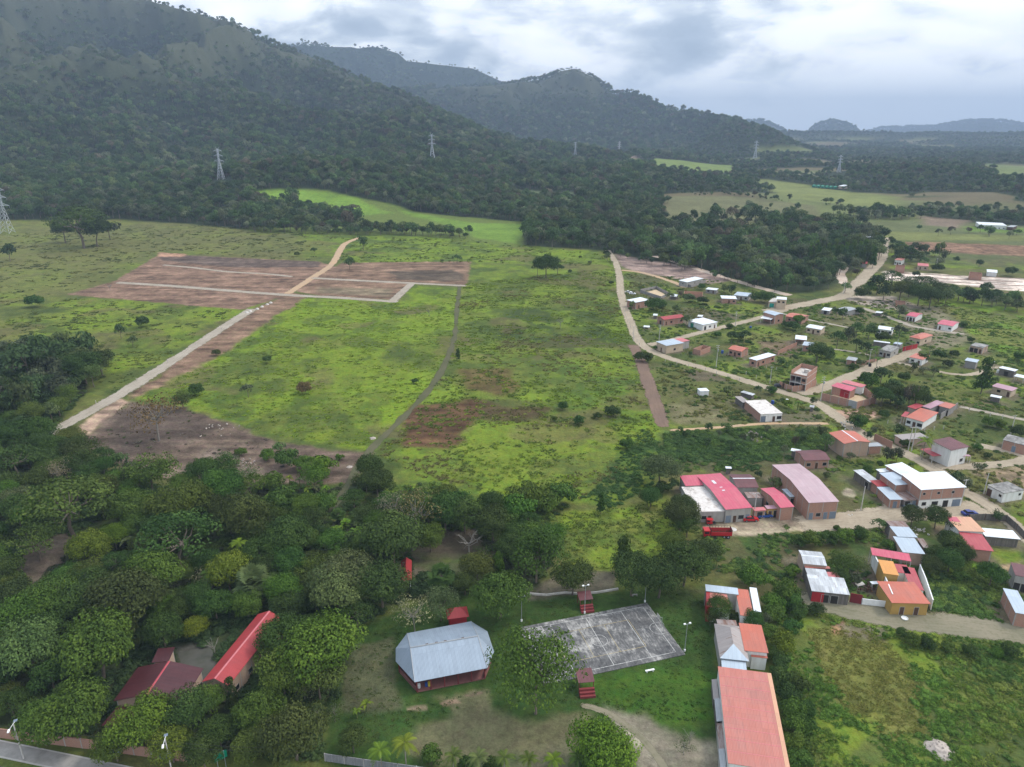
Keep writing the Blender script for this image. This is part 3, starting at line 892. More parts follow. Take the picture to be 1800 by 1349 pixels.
def build_ground():
    na = 1050
    A = np.linspace(rad(-56), rad(56), na)
    r1 = np.geomspace(45, 1000, 640)
    r2 = np.geomspace(1000, 15500, 340)[1:]
    R = np.concatenate([r1, r2])
    nr = len(R)
    RR, AA = np.meshgrid(R, A, indexing='ij')
    x, y = (RR * np.sin(AA)).ravel(), (RR * np.cos(AA)).ravel()
    z = hgt(x, y)
    r = RR.ravel()
    # base colour of grassland
    n1, n2, n3 = fbm(x, y, 60, 4, 1), fbm(x, y, 14, 4, 2), fbm(x, y, 5, 3, 3)
    mixv = lambda c, d, t: c * (1 - t)[:, None] + np.array(d)[None] * t[:, None]
    col = np.tile(np.array(GRASS_M), (x.size, 1))
    col = mixv(col, GRASS_O, sstep(0.45, 0.65, n1))
    fd = wood_density(x, y)
    for i, (pts, c, soft, rag, op, sd_) in enumerate(PAINT):
        P = wpoly(pts)
        m = pmask(P, x, y, soft, rag, max(6, rag * 2.5), sd_) * op
        col = mixv(col, c, m)
    # clumps of darker, taller grass and dry patches, only where it is green
    green = np.clip((col[:, 1] - col[:, 0] * 0.95) / 0.03, 0, 1) * (r < 1000) * sstep(140, 165, r + np.where(x > 55, 100, 0))
    wx, wy = x + 14 * (fbm(x, y, 18, 3, 31) - .5), y + 14 * (fbm(x, y, 18, 3, 32) - .5)
    pat = fbm(wx, wy, 26, 5, 33, .62)
    col = mixv(col, GRASS_D, green * sstep(0.54, 0.62, pat) * 0.55)
    col = mixv(col, (0.140, 0.205, 0.016), green * sstep(0.48, 0.42, pat) * 0.6)
    col = mixv(col, GRASS_D, green * sstep(0.57, 0.66, n2) * 0.5)
    col = mixv(col, (0.15, 0.17, 0.03), green * sstep(0.55, 0.68, fbm(x, y, 9, 4, 8)) * 0.35)
    col = mixv(col, BROWN, green * sstep(0.60, 0.68, fbm(wx, wy, 30, 4, 9)) * 0.45)
    col *= (0.80 + 0.4 * n3)[:, None]
    earth = np.clip((col[:, 0] - col[:, 1]) / 0.03, 0, 1)
    col *= 1 + (earth * 1.5 * (fbm(x * .12 + y * .1, y, 2.2, 4, 21) - .5))[:, None]
    col *= 1 + (earth * 1.1 * (fbm(x, y, 7, 4, 22) - .5))[:, None]
    nw = pmask(NOWOOD, x, y, 4, 6, 30, 6)
    col = mixv(col, (0.105, 0.140, 0.030), nw * .9)
    vg = np.maximum(valley_gap(x, y), pmask(NOWOOD2, x, y, 6, 25, 60, 7))
    tone = fbm(x, y, 240, 3, 57)
    gcol = np.array((0.115, 0.135, 0.045))[None] * (1 - sstep(.42, .6, tone))[:, None] + np.array((0.125, 0.105, 0.055))[None] * sstep(.42, .6, tone)[:, None]
    col = col * (1 - vg)[:, None] + gcol * (.75 + .5 * fbm(x, y, 35, 4, 58))[:, None] * vg[:, None]
    # worn earth along the foot of every building and wall
    dirt = np.zeros(x.size)
    near = (r < 780) & (r > 150)
    xi, yi = x[near], y[near]
    dm = np.zeros(xi.size)
    ns = fbm(xi, yi, 6, 4, 71)
    for P, pad in FOOT:
        bb = (xi > P[:, 0].min() - 6) & (xi < P[:, 0].max() + 6) & (yi > P[:, 1].min() - 6) & (yi < P[:, 1].max() + 6)
        if bb.any():
            dm[bb] = np.maximum(dm[bb], sstep(-4.5, -.2, sdist(P, xi[bb], yi[bb]) + (ns[bb] - .55) * 6))
    dirt[near] = dm
    col = mixv(col, (0.150, 0.120, 0.085), dirt * .75)
    # woods floor and clearings
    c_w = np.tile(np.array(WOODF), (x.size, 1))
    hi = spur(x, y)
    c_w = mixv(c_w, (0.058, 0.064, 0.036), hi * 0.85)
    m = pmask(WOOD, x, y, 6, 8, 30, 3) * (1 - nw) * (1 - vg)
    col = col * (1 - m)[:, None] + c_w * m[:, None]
    for P, c in CLEARW:
        s = max(4.0, 0.008 * float(np.hypot(*P.mean(0))))
        k = pmask(P, x, y, s, s, 30, 4)
        cc = np.array(c)[None] * (0.7 + 0.6 * fbm(x, y, 22, 4, 15))[:, None]
        col = col * (1 - k)[:, None] + cc * k[:, None]
    V = np.column_stack([x, y, z]).astype(np.float32)
    idx = np.arange(nr * na).reshape(nr, na)
    F = np.stack([idx[:-1, :-1], idx[:-1, 1:], idx[1:, 1:], idx[1:, :-1]], -1).reshape(-1, 4)[:, ::-1]
    me = bpy.data.meshes.new('ground')
    me.vertices.add(len(V))
    me.vertices.foreach_set('co', V.ravel())
    me.loops.add(F.size)
    me.loops.foreach_set('vertex_index', F.ravel().astype(np.int32))
    me.polygons.add(len(F))
    me.polygons.foreach_set('loop_start', np.arange(0, F.size, 4, dtype=np.int32))
    me.polygons.foreach_set('use_smooth', np.ones(len(F), bool))
    me.update(calc_edges=True)
    ca = me.color_attributes.new('Col', 'FLOAT_COLOR', 'POINT')
    ca.data.foreach_set('color', np.column_stack([col, np.ones(len(col))]).astype(np.float32).ravel())
    me.materials.append(MAT['ground'])
    o = bpy.data.objects.new('ground', me)
    COL.objects.link(o)
    tag(o, 'grassy valley floor rising into hills', 'ground', kind='structure')



# ================================================================== ROADS
ROADXY = []       # sample points of every road, to keep plants off


def ribbon(name, label, pts, width, mat, z=0.03, jit=0.12, cat='road', c=0, step=2.5):
    W = [at(*full(c, *p)) for p in pts]
    # Catmull-Rom through the points
    P = []
    for i in range(len(W) - 1):
        p0, p1, p2, p3 = W[max(i - 1, 0)], W[i], W[i + 1], W[min(i + 2, len(W) - 1)]
        n = max(2, int(np.linalg.norm(p2 - p1) / step))
        for k in range(n):
            t = k / n
            P.append(0.5 * ((2 * p1) + (-p0 + p2) * t + (2 * p0 - 5 * p1 + 4 * p2 - p3) * t * t + (-p0 + 3 * p1 - 3 * p2 + p3) * t ** 3))
    P.append(W[-1])
    P = np.array(P)
    T = np.gradient(P[:, :2], axis=0)
    T /= np.linalg.norm(T, axis=1)[:, None] + 1e-9
    Nn = np.column_stack([-T[:, 1], T[:, 0]])
    s = np.concatenate([[0], np.cumsum(np.linalg.norm(np.diff(P[:, :2], axis=0), axis=1))])
    wid = width / 2 * (1 + jit * 2 * (fbm(s, s * 0 + len(pts), 9, 3, 7) - 0.5))
    off = (-1.45, -0.72, 0, 0.72, 1.45)
    al = (0, 0.9, 1, 0.9, 0)
    V, UV, E = [], [], []
    for i in range(len(P)):
        for o_, a in zip(off, al):
            q = P[i, :2] + Nn[i] * wid[i] * o_
            V.append((q[0], q[1], float(hgt(q[0], q[1])) + z))
            UV.append((s[i], o_ * wid[i]))
            E.append(a * min(1, (i + 0.4) / 2, (len(P) - i - 0.6) / 2))
        ROADXY.append((P[i, 0], P[i, 1], wid[i] * 1.15))
    F = []
    for i in range(len(P) - 1):
        for k in range(4):
            a = i * 5 + k
            F.append((a, a + 5, a + 6, a + 1))
    me = bpy.data.meshes.new(name)
    me.from_pydata(V, [], F)
    ul = me.uv_layers.new(name='UVMap')
    li = np.zeros(len(me.loops), np.int32)
    me.loops.foreach_get('vertex_index', li)
    ul.data.foreach_set('uv', np.array(UV, np.float32)[li].ravel())
    at_ = me.attributes.new('edge', 'FLOAT', 'POINT')
    at_.data.foreach_set('value', np.array(E, np.float32))
    me.materials.append(MAT[mat])
    o = bpy.data.objects.new(name, me)
    COL.objects.link(o)
    return tag(o, label, cat, kind='structure')


ribbon('brown_strip', 'strip of scraped brown earth along the pasture edge', [(1113, 606), (1126, 635), (1142, 680), (1156, 720), (1166, 752)], 5.0, 'brown_strip', 0.02, 0.3)
ribbon('dirt_track', 'muddy track between the two pastures', [(808, 503), (803, 545), (799, 592), (782, 640), (755, 684), (705, 738), (648, 795), (600, 870), (575, 905)], 2.3, 'mud_track', 0.02, 0.7)
ribbon('gravel_road', 'straight gravel road leading to the cleared plots', [(78, 768), (140, 733), (225, 685), (330, 617), (400, 571), (445, 543)], 5.4, 'grey_road', 0.045, 0.3)
ribbon('dirt_road', 'dirt road climbing out of the cleared plots', [(505, 517), (550, 488), (583, 465), (598, 440), (608, 428), (632, 418)], 5.0, 'orange_road', 0.04, 0.25)
ribbon('plot_street', 'gravel street along the front of the plots', [(205, 497), (300, 503), (400, 511), (505, 519), (600, 524), (700, 531)], 5.0, 'grey_road', 0.05)
ribbon('plot_street', 'gravel street through the right-hand plots', [(548, 489), (620, 493), (720, 498), (820, 503)], 4.5, 'grey_road', 0.05)
ribbon('plot_street', 'short gravel cross street between the plots', [(690, 530), (708, 513), (724, 499)], 5.0, 'grey_road', 0.055)
ribbon('plot_street', 'faint gravel street along the back plots', [(285, 466), (340, 471), (400, 478), (470, 482), (515, 487)], 3.2, 'grey_road', 0.05, 0.3)
ribbon('dirt_road', 'winding dirt road along the edge of the pasture', [(1068, 440), (1082, 462), (1089, 488), (1091, 512), (1098, 542), (1110, 572), (1117, 590), (1133, 610), (1165, 626), (1210, 640), (1270, 657),
       (1330, 676), (1390, 694), (1440, 711), (1478, 738), (1520, 765), (1590, 797), (1640, 823), (1690, 860), (1745, 893), (1800, 940), (1860, 990)], 4.6, 'tan_road', 0.045)
ribbon('village_road', 'pale dirt road crossing to the upper houses', [(1138, 607), (1165, 602), (1204, 592), (1255, 579), (1320, 563), (1345, 556), (1400, 539)], 4.2, 'tan_road', 0.05)
ribbon('main_road', 'wide dirt road rising past the woods', [(1345, 548), (1400, 538), (1450, 528), (1484, 520), (1509, 497), (1528, 478), (1546, 459), (1551, 444), (1554, 424), (1562, 418)], 8.0, 'tan_road', 0.055)
ribbon('village_road', 'sandy road past the unfinished brick house', [(1404, 693), (1444, 683), (1470, 672), (1498, 661), (1530, 648), (1555, 637), (1590, 626), (1612, 611)], 5.5, 'tan_road', 0.06)
ribbon('village_road', 'narrow sandy lane behind the orchard', [(1575, 637), (1610, 645), (1662, 656), (1690, 659), (1712, 658), (1745, 648), (1762, 645)], 2.6, 'tan_road', 0.05, 0.25)
ribbon('village_road', 'pale lane in front of the pink-roofed cottages', [(1515, 541), (1545, 552), (1578, 564), (1610, 575), (1675, 585), (1700, 588)], 3.6, 'grey_road', 0.05, 0.2)
ribbon('village_road', 'grassy lane between the upper gardens', [(1360, 548), (1410, 560), (1450, 568), (1500, 578)], 2.2, 'grey_road', 0.045, 0.3)
ribbon('village_road', 'lane beside the walled brick house', [(1400, 605), (1450, 612), (1500, 619), (1530, 625)], 2.0, 'grey_road', 0.045, 0.3)
ribbon('village_road', 'loop road around the white house with red porch', [(1640, 820), (1690, 821), (1740, 818), (1790, 812), (1808, 806), (1795, 799), (1770, 793), (1735, 786), (1710, 782)], 4.0, 'tan_road', 0.06)
ribbon('village_road', 'thin lane running to the right behind the orange-roofed house', [(1683, 714), (1720, 722), (1760, 730), (1800, 738), (1900, 752)], 2.6, 'grey_road', 0.05, 0.2)
ribbon('village_road', 'broad tan road in front of the white-roofed house', [(1400, 921), (1470, 918), (1540, 910), (1600, 898), (1660, 899), (1700, 897), (1735, 893)], 8.5, 'tan_road', 0.06, 0.2)
ribbon('footpath', 'worn footpath above the vine thicket', [(1178, 757), (1260, 752), (1350, 745), (1460, 745)], 1.8, 'orange_road', 0.04, 0.4)
ribbon('village_road', 'grey dusty road below the yellow house', [(1400, 1050), (1450, 1062), (1520, 1078), (1600, 1092), (1700, 1102), (1800, 1116), (1900, 1134)], 6.5, 'dusty_road', 0.05, 0.25)
ribbon('footpath', 'pale path worn across the lawn', [(1020, 1238), (1065, 1252), (1100, 1275), (1130, 1300), (1165, 1345), (1190, 1390)], 1.3, 'dusty_road', 0.03, 0.3)
ribbon('dirt_track', 'bare orange track along the wood edge', [(1150, 450), (1200, 465), (1260, 484), (1320, 502), (1390, 520)], 6.0, 'pale_soil', 0.03, 0.6)
ribbon('dirt_track', 'bare track through the cleared strip', [(1090, 475), (1130, 480), (1180, 495), (1205, 506)], 4.0, 'orange_road', 0.035, 0.4)
ribbon('dirt_track', 'pale path beside the football field', [(1485, 500), (1478, 482), (1487, 470)], 6.0, 'pale_soil', 0.03, 0.4)
ribbon('far_road', 'pale far road bending on the wooded plain', [(1690, 272), (1682, 280), (1684, 290), (1678, 299)], 14.0, 'pale_soil', 1.2, 0.3)
for k in range(5):
    ribbon('soil_ridge', 'line of darker earth in the pale building lots', [(1580 + 20 * k, 481 + 6 * k), (1680, 485 + 6 * k), (1800, 490 + 6.5 * k)], 2.2, 'brown_strip', 0.03 + 0.004 * k, 0.9)


def sheet(name, label, pts, mat, z, cat='pavement', kind='structure'):
    m = MB()
    P = [np.append(at(*p)[:2], z) for p in pts]
    m.face(P[::-1] if np.cross(P[1] - P[0], P[2] - P[0])[2] < 0 else P, mat)
    return tag(m.build(name), label, cat, kind=kind)


def along(p, q, d):
    """two picture points -> world points and unit side vector"""
    a, b = flat(*p), flat(*q)
    u = (b - a) / np.linalg.norm(b - a)
    return a, b, u, np.array([-u[1], u[0], 0])


# street at the lower left: wall line, pavement, verge, carriageway
a, b, u, nv = along((-260, 1268.5), (322, 1341), 0)
sa, sb, su, sn = along((0, 1330), (100, 1351), 0)
m = MB()
A0 = flat(0, 1304) - su * 40
w_ = float(np.dot(flat(0, 1304) - flat(0, 1330), sn))
L = 78.0
B0 = flat(0, 1330) - su * 40
m.box(B0 + [0, 0, -0.3], su * L, sn * w_, (0, 0, 0.42), 'sidewalk')
m.box(B0 + sn * (w_ + 0.003) + [0, 0, -0.3], su * L, sn * 0.25, (0, 0, 0.46), 'kerb')
m.box(B0 - sn * 0.253 + [0, 0, -0.3], su * L, sn * 0.25, (0, 0, 0.46), 'kerb')
tag(m.build('pavement'), 'grey concrete pavement beside the street wall', 'pavement', kind='structure')
m = MB()
m.face([B0 - sn * 14 + [0, 0, 0.05], B0 - sn * 14 + su * L + [0, 0, 0.05], B0 - sn * 1.75 + su * L + [0, 0, 0.05], B0 - sn * 1.75 + [0, 0, 0.05]], 'asphalt')
tag(m.build('street'), 'asphalt street at the lower left corner', 'road', kind='structure')
m = MB()
m.face([B0 - sn * 2.3 + [0, 0, 0.06], B0 - sn * 2.3 + su * L + [0, 0, 0.06], B0 - sn * 2.12 + su * L + [0, 0, 0.06], B0 - sn * 2.12 + [0, 0, 0.06]], 'line_white')
tag(m.build('edge_line'), 'white edge line of the street', 'road marking', kind='structure')

# ================================================================== BUILDINGS
HAZE = 1.1e-4
FOOT = []        # footprints, kept free of plants
Zv = np.array([0, 0, 1.0])


def frame_of(c, fl, fr, br, hf, hb):
    a, b, d = PZ(c, *fl, hf), PZ(c, *fr, hf), PZ(c, *br, hb)
    a[2] = b[2] = d[2] = 0
    e1, e2 = b - a, d - b
    L, D0 = np.linalg.norm(e1), np.linalg.norm(e2)
    p2 = np.array([e2[1], -e2[0], 0])                   # e2 turned by -90 deg
    s = e1 + p2
    u = s / np.linalg.norm(s)
    v = np.array([-u[1], u[0], 0])
    L, D = e1 @ u, e2 @ v
    mid = (a + b) / 2
    o = mid - u * L / 2
    return o, u, v, L, max(D, 1.0)


def opening(root, kind, o, u, nrm, x, z, w_, h, mat, frame=True, fm='concrete_wall'):
    """window or door set 3 cm proud of a wall; o wall corner on the ground, u along the wall, nrm outwards"""
    p = o + u * (x - w_ / 2) + Zv * z
    m = MB()
    m.box(p + nrm * 0.002, u * w_, Zv * h, nrm * 0.03, mat)
    ob = m.build(kind, root)
    if frame:
        m = MB()
        t = 0.09
        for q, du, dz in ((p - u * t, t, h + t), (p + u * w_, t, h + t), (p + Zv * h, w_, t)) + (((p - Zv * t - u * t, w_ + 2 * t, t),) if kind == 'window' else ()):
            m.box(q + nrm * 0.003, u * du, Zv * dz, nrm * 0.055, fm)
        m.build('frame', ob, parent_world(root))
    return ob


DIM = {'d': ('door', 0.95, 2.1, 0.0, 'dark_wood'), 'w': ('window', 1.3, 1.05, 1.0, 'glass'), 'g': ('garage_door', 2.5, 2.3, 0.0, 'steel_blue'), 'v': ('window', 0.8, 0.7, 1.6, 'glass'),
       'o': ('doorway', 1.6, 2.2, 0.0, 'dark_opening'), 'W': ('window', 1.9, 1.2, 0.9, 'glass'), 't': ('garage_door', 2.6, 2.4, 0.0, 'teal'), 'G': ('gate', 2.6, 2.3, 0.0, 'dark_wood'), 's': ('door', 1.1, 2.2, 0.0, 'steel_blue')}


def openings(root, spec, o, u, nrm, length, z0=0.0, frame=True):
    spec = [s for s in spec]
    n = len(spec)
    for i, s in enumerate(spec):
        if s not in DIM:
            continue
        k, w_, h, z, mt = DIM[s]
        w_ = min(w_, length / n * .85)
        opening(root, k, o, u, nrm, length * (i + .5) / n, z0 + z, w_, h, mt, frame)


def wing(root, c, fl, fr, br, h, rm, wm='brick', hb=None, roof='s', rise=1.0, ov=0.35, front='', left='', right='', up='', posts=False, cap=None, dep=None, lift=0.0, cols=None, wall_h=None, name=None, rm2=None):
    """one roofed volume: roof corners front-left, front-right, back-right in the picture at the eave height"""
    hb = h if hb is None else hb
    o, u, v, L, D = frame_of(c, fl, fr, br, h, hb)
    if dep:
        D = dep
    if root is None:
        root = empty('building', o + u * L / 2 + v * D / 2)
    P = lambda a, b, z: o + u * a + v * b + Zv * z
    base = lift
    # roof surface
    if roof == 's':
        zf = lambda a, b: h + (hb - h) * b / D
        pan = [[(0, 0), (L, 0), (L, D), (0, D)]]
        ridge_ = None
    elif roof == 'gx':
        zf = lambda a, b: h + rise * (1 - abs(2 * b / D - 1))
        pan = [[(0, 0), (L, 0), (L, D / 2), (0, D / 2)], [(L, D), (0, D), (0, D / 2), (L, D / 2)]]
        ridge_ = ((0, D / 2), (L, D / 2))
    elif roof == 'gy':
        zf = lambda a, b: h + rise * (1 - abs(2 * a / L - 1))
        pan = [[(0, D), (0, 0), (L / 2, 0), (L / 2, D)], [(L, 0), (L, D), (L / 2, D), (L / 2, 0)]]
        ridge_ = ((L / 2, 0), (L / 2, D))
    elif roof == 'hip':
        q = min(L, D) / 2
        zf = lambda a, b: h + rise * min(a, L - a, b, D - b) / q
        if L >= D:
            r1, r2 = (q, q), (L - q, q)
            pan = [[(0, 0), (L, 0), r2, r1], [(L, 0), (L, D), r2], [(L, D), (0, D), r1, r2], [(0, D), (0, 0), r1]]
        else:
            r1, r2 = (q, q), (q, D - q)
            pan = [[(0, 0), (L, 0), r1], [(L, 0), (L, D), r2, r1], [(L, D), (0, D), r2], [(0, D), (0, 0), r1, r2]]
        ridge_ = None
    else:                                           # flat slab with a little parapet edge, or no roof at all
        zf = lambda a, b: h
        pan = [[(0, 0), (L, 0), (L, D), (0, D)]]
        ridge_ = None
    if roof != 'o':
        m = MB()
        for i_, pl in enumerate(pan):
            m.prism([P(a, b, zf(a, b)) for a, b in pl], 0.18 if roof == 'f' else 0.07, rm2 if rm2 and i_ == 0 else rm)
        ro = m.build('roof', root)
        if cap and ridge_:
            (a1, b1), (a2, b2) = ridge_
            d = u if roof == 'gy' else v
            k = MB()
            p1, p2 = P(a1, b1, zf(a1, b1) + .012), P(a2, b2, zf(a2, b2) + .012)
            for s in (-1, 1):
                q = d * s * .22 - Zv * .22 * rise / ((L if roof == 'gy' else D) / 2)
                k.prism([p1, p2, p2 + q, p1 + q], .03, cap)
            k.build('ridge_cap', ro, parent_world(root))
    # walls
    W, B = L - 2 * ov, D - 2 * ov
    Pw = lambda a, b, z: P(a + ov, b + ov, z)
    t = 0.10
    zt = lambda a, b: (wall_h or zf(a + ov, b + ov)) - (t if roof != 'o' else 0)
    m = MB()
    if posts:
        for a in np.linspace(0, W, max(2, int(W / 4) + 1)):
            for b in (0, B):
                m = MB()
                m.box(Pw(a - .07, b - .07, 0), u * .14, v * .14, Zv * zt(a, b), 'concrete_pole' if posts is True else posts)
                m.build('post', root)
        if posts is True:
            m = MB()
            m.box(Pw(0, B - .06, 0), u * W, v * .12, Zv * max(1.2, zt(0, B) * .8), wm)
            m.build('wall', root)
    elif roof == 'o':
        for q, e1, e2 in (((0, 0), u * W, v * .15), ((0, B - .15), u * W, v * .15), ((0, .15), u * .15, v * (B - .3)), ((W - .15, .15), u * .15, v * (B - .3))):
            m.box(Pw(*q, 0), e1, e2, Zv * h, wm)
        m.build('wall', root)
        m = MB()
        m.box(Pw(.15, .15, 0), u * (W - .3), v * (B - .3), Zv * .12, rm)
        m.build('floor', root)
    else:
        mid = [(W / 2, zt(W / 2, 0))] if roof == 'gy' else []
        for fy, rev in ((0, 0), (B, 1)):
            pts = [Pw(0, fy, base), Pw(W, fy, base), Pw(W, fy, zt(W, fy))] + [Pw(a, fy, zt(a, fy)) for a, _ in mid] + [Pw(0, fy, zt(0, fy))]
            m.face(pts[::-1] if rev else pts, wm)
        midb = [B / 2] if roof == 'gx' else []
        for fx, rev in ((0, 1), (W, 0)):
            pts = [Pw(fx, 0, base), Pw(fx, B, base), Pw(fx, B, zt(fx, B))] + [Pw(fx, b, zt(fx, b)) for b in midb] + [Pw(fx, 0, zt(fx, 0))]
            m.face(pts[::-1] if rev else pts, wm)
        # concrete columns and tie beam of the brick houses
        cm = cols if cols is not None else ('concrete_wall' if wm in ('brick', 'pale_brick') else None)
        if cm:
            for fy, sg in ((0, -1), (B, 1)):
                for a in np.linspace(0, W - .2, max(2, int(round(W / 3.6)) + 1)):
                    m.box(Pw(a, fy, base), u * .2, v * sg * .012, Zv * (min(zt(a, fy), zt(a + .2, fy)) - base - .02), cm)
            for fx, sg in ((0, -1), (W, 1)):
                for b in np.linspace(0, B - .2, max(2, int(round(B / 3.6)) + 1)):
                    m.box(Pw(fx, b, base), v * .2, u * sg * .012, Zv * (min(zt(fx, b), zt(fx, b + .2)) - base - .02), cm)
            if up:
                for q, e, s_ in ((Pw(0, 0, 2.75), u * W, -v), (Pw(0, B, 2.75), v * -B, -u), (Pw(W, 0, 2.75), v * B, u)):
                    m.box(q + s_ * .003, e, s_ * .02, Zv * .22, cm)
        m.build('wall', root)
    near = np.linalg.norm(o) < 330
    if not posts:
        openings(root, front, Pw(0, 0, 0), u, -v, W, frame=near)
        openings(root, left, Pw(0, B, 0), -v, -u, B, frame=near)
        openings(root, right, Pw(W, 0, 0), v, u, B, frame=near)
        if up:
            openings(root, up, Pw(0, 0, 0), u, -v, W, 2.9, frame=near)
    FOOT.append((np.array([P(0, 0, 0)[:2], P(L, 0, 0)[:2], P(L, D, 0)[:2], P(0, D, 0)[:2]]), 0.4))
    root['_f'] = [*o, *u, *v, L, D, h]
    return root


def house(label, c, fl, fr, br, h, rm, wm='brick', name='house', cat='house', group=None, **kw):
    r = wing(None, c, fl, fr, br, h, rm, wm, **kw)
    r.name = name
    return tag(r, label, cat, group)


G1 = 'houses of the village'
# ---- upper village, left part
house('far concrete house under a wide pale sheet roof, near the wood edge', 1, (948, 347), (1052, 312), (1003, 293), 3.6, 'white_roof', 'concrete_wall', hb=3.9, front='.dw', left='v', group=G1)
house('low dark house with two small white roof sheets behind the brick ruin', 1, (1080, 398), (1165, 408), (1180, 393), 2.6, 'white_roof', 'block', front='wd', group=G1)
house('roofless red brick shell beside the sand yard', 1, (905, 432), (1060, 442), (1060, 420), 2.8, 'sand_floor', 'brick', roof='o', group=G1)
r = house('tall brick house with pale lean-to roof beside the winding dirt road', 1, (538, 507), (632, 480), (574, 456), 4.2, 'white_roof', 'brick', front='dw', left='w', hb=4.4, group=G1)
house('small salmon brick house with flat white roof', 1, (1208, 472), (1330, 476), (1318, 452), 3.2, 'white_roof', 'brick', front='.dw', group=G1)
house('long low house with grey sheet roof right of the salmon brick house', 1, (1300, 447), (1425, 455), (1475, 430), 3.0, 'zinc_roof', 'concrete_wall', front='wdw', group=G1)
r = house('cream two-storey house with two teal garage doors', 1, (1577, 497), (1690, 508), (1735, 478), 3.4, 'pale_concrete', 'beige_wall', roof='f', front='tt', right='w', ov=.12, group=G1)
wing(r, 1, (1640, 478), (1722, 482), (1735, 462), 6.2, 'white_roof', 'beige_wall', front='', roof='s', up='ww')
house('red-roofed brick house with a white porch wall', 1, (752, 642), (915, 620), (858, 598), 3.4, 'red_roof', 'brick', roof='gx', rise=.9, front='dw.w', left='o', group=G1)
r = house('white-roofed house with green netting beside the crossing road', 1, (1070, 684), (1172, 655), (1066, 617), 3.4, 'white_roof', 'white_wall', front='owd', left='.', group=G1)
wing(r, 1, (965, 660), (1068, 684), (1062, 640), 2.7, 'grey_roof', 'green_net', ov=.2)
r = house('long pale hall with grey roof and red end at the road fork', 1, (785, 852), (900, 818), (845, 780), 4.2, 'zinc_roof', 'beige_wall', front='.w.', left='.d.', group=G1)
wing(r, 1, (902, 818), (953, 803), (895, 778), 4.0, 'faded_pink_roof', 'concrete_wall', ov=.2)
house('small roofless red brick shell with a white door', 1, (1048, 886), (1125, 852), (1060, 834), 2.6, 'sand_floor', 'brick', roof='o', group=G1)
house('brick cottage with bright orange gable roof in the middle gardens', 1, (1258, 870), (1368, 893), (1430, 866), 3.2, 'orange_roof', 'brick', roof='gx', rise=.8, front='wdw', group=G1)
house('long brick house with bright white shed roof', 1, (1485, 963), (1640, 918), (1575, 900), 3.4, 'white_roof', 'brick', front='dw.w', left='w', group=G1)
house('tiny white hut alone on the dry lot', 1, (1040, 1207), (1110, 1202), (1090, 1178), 2.2, 'white_roof', 'white_wall', 'hut', 'hut', ov=.15)
r = house('tall brick house with grey gable roof and white porch at the road end', 1, (1640, 610), (1695, 593), (1615, 563), 5.0, 'zinc_roof', 'brick', roof='gy', rise=.6, front='w', left='ww', group=G1)
wing(r, 1, (1512, 627), (1600, 640), (1622, 622), 2.9, 'white_roof', 'brick', posts=True)
house('brick house with orange-red roof beside the wide dirt road', 0, (1380, 556), (1410, 561), (1424, 555), 3.2, 'orange_roof', 'brick', roof='gx', rise=.7, front='wd', group=G1)
house('small white slab shelter on the plot inside the road bend', 1, (590, 697), (638, 701), (636, 688), 1.2, 'white_roof', 'concrete_wall', 'shelter', 'shelter', posts='concrete_pole')
house('low shed with white sheet behind the red-roofed brick house', 1, (665, 606), (700, 608), (704, 594), 2.0, 'white_roof', 'plank', 'shed', 'shed')
house('low shed with a white sheet behind the green netting', 1, (1015, 614), (1055, 617), (1065, 604), 2.0, 'white_roof', 'plank', 'shed', 'shed')
house('small dark shed with bright roof beside the sand yard', 1, (800, 452), (850, 458), (860, 440), 2.2, 'white_roof', 'plank', 'shed', 'shed')
# ---- upper village, right part
house('low house with folded white roof near the wide dirt road', 2, (197, 562), (262, 572), (276, 549), 2.4, 'white_roof', 'block', front='o', group=G1)
house('grey arched-roof shed behind small bushes', 2, (425, 582), (490, 555), (450, 528), 2.6, 'grey_roof', 'concrete_wall', 'shed', 'shed', roof='gy', rise=.7)
house('small white-roofed shed beside the pale lane', 2, (622, 583), (672, 590), (684, 578), 2.0, 'white_roof', 'plank', 'shed', 'shed')
house('white cottage with pink gable roof, the nearer to the woods', 2, (868, 604), (945, 620), (990, 592), 3.0, 'pink_roof', 'white_wall', roof='gx', rise=.8, front='dod', group=G1)
house('larger white cottage with pink hipped roof and dirt yard', 2, (1112, 672), (1240, 692), (1298, 660), 3.2, 'pink_roof', 'white_wall', roof='gx', rise=.8, front='d.w', right='.', group=G1)
house('beige house with bright orange hipped roof', 2, (888, 775), (985, 795), (1090, 762), 3.6, 'orange_roof', 'beige_wall', roof='hip', rise=1.0, front='w.w', right='w', group=G1)
house('white house with white roof and dark windows among bushes', 2, (634, 711), (762, 726), (790, 703), 2.9, 'white_roof', 'white_wall', front='wwdw', group=G1)
r = house('grey concrete house with dark stained flat roof at the lane corner', 2, (652, 876), (752, 893), (830, 856), 3.4, 'dark_slab', 'concrete_wall', roof='f', front='wdW', right='w', ov=.2, group=G1)
wing(r, 2, (610, 812), (740, 826), (752, 818), 2.8, 'white_roof', 'plank', ov=.1)
house('white-walled house with flat orange shed roof by the lane', 2, (885, 936), (1005, 955), (1085, 928), 3.0, 'orange_roof', 'white_wall', front='wd', group=G1)
wing(r, 2, (765, 826), (820, 838), (835, 824), 2.6, 'zinc_roof', 'block', ov=.1)
r = house('half-built pale house with dark openings at the edge of the bright field', 2, (1372, 842), (1478, 862), (1525, 840), 3.2, 'dark_slab', 'pale_brick', roof='f', front='ood', ov=.1, group=G1)
wing(r, 17, (930, 240), (1050, 252), (1075, 225), 2.3, 'red_roof', 'pale_brick', ov=.1, posts='concrete_pole')
house('roofless brick shell in front of the dark wood', 2, (780, 502), (868, 508), (876, 492), 2.8, 'sand_floor', 'brick', roof='o', group=G1)
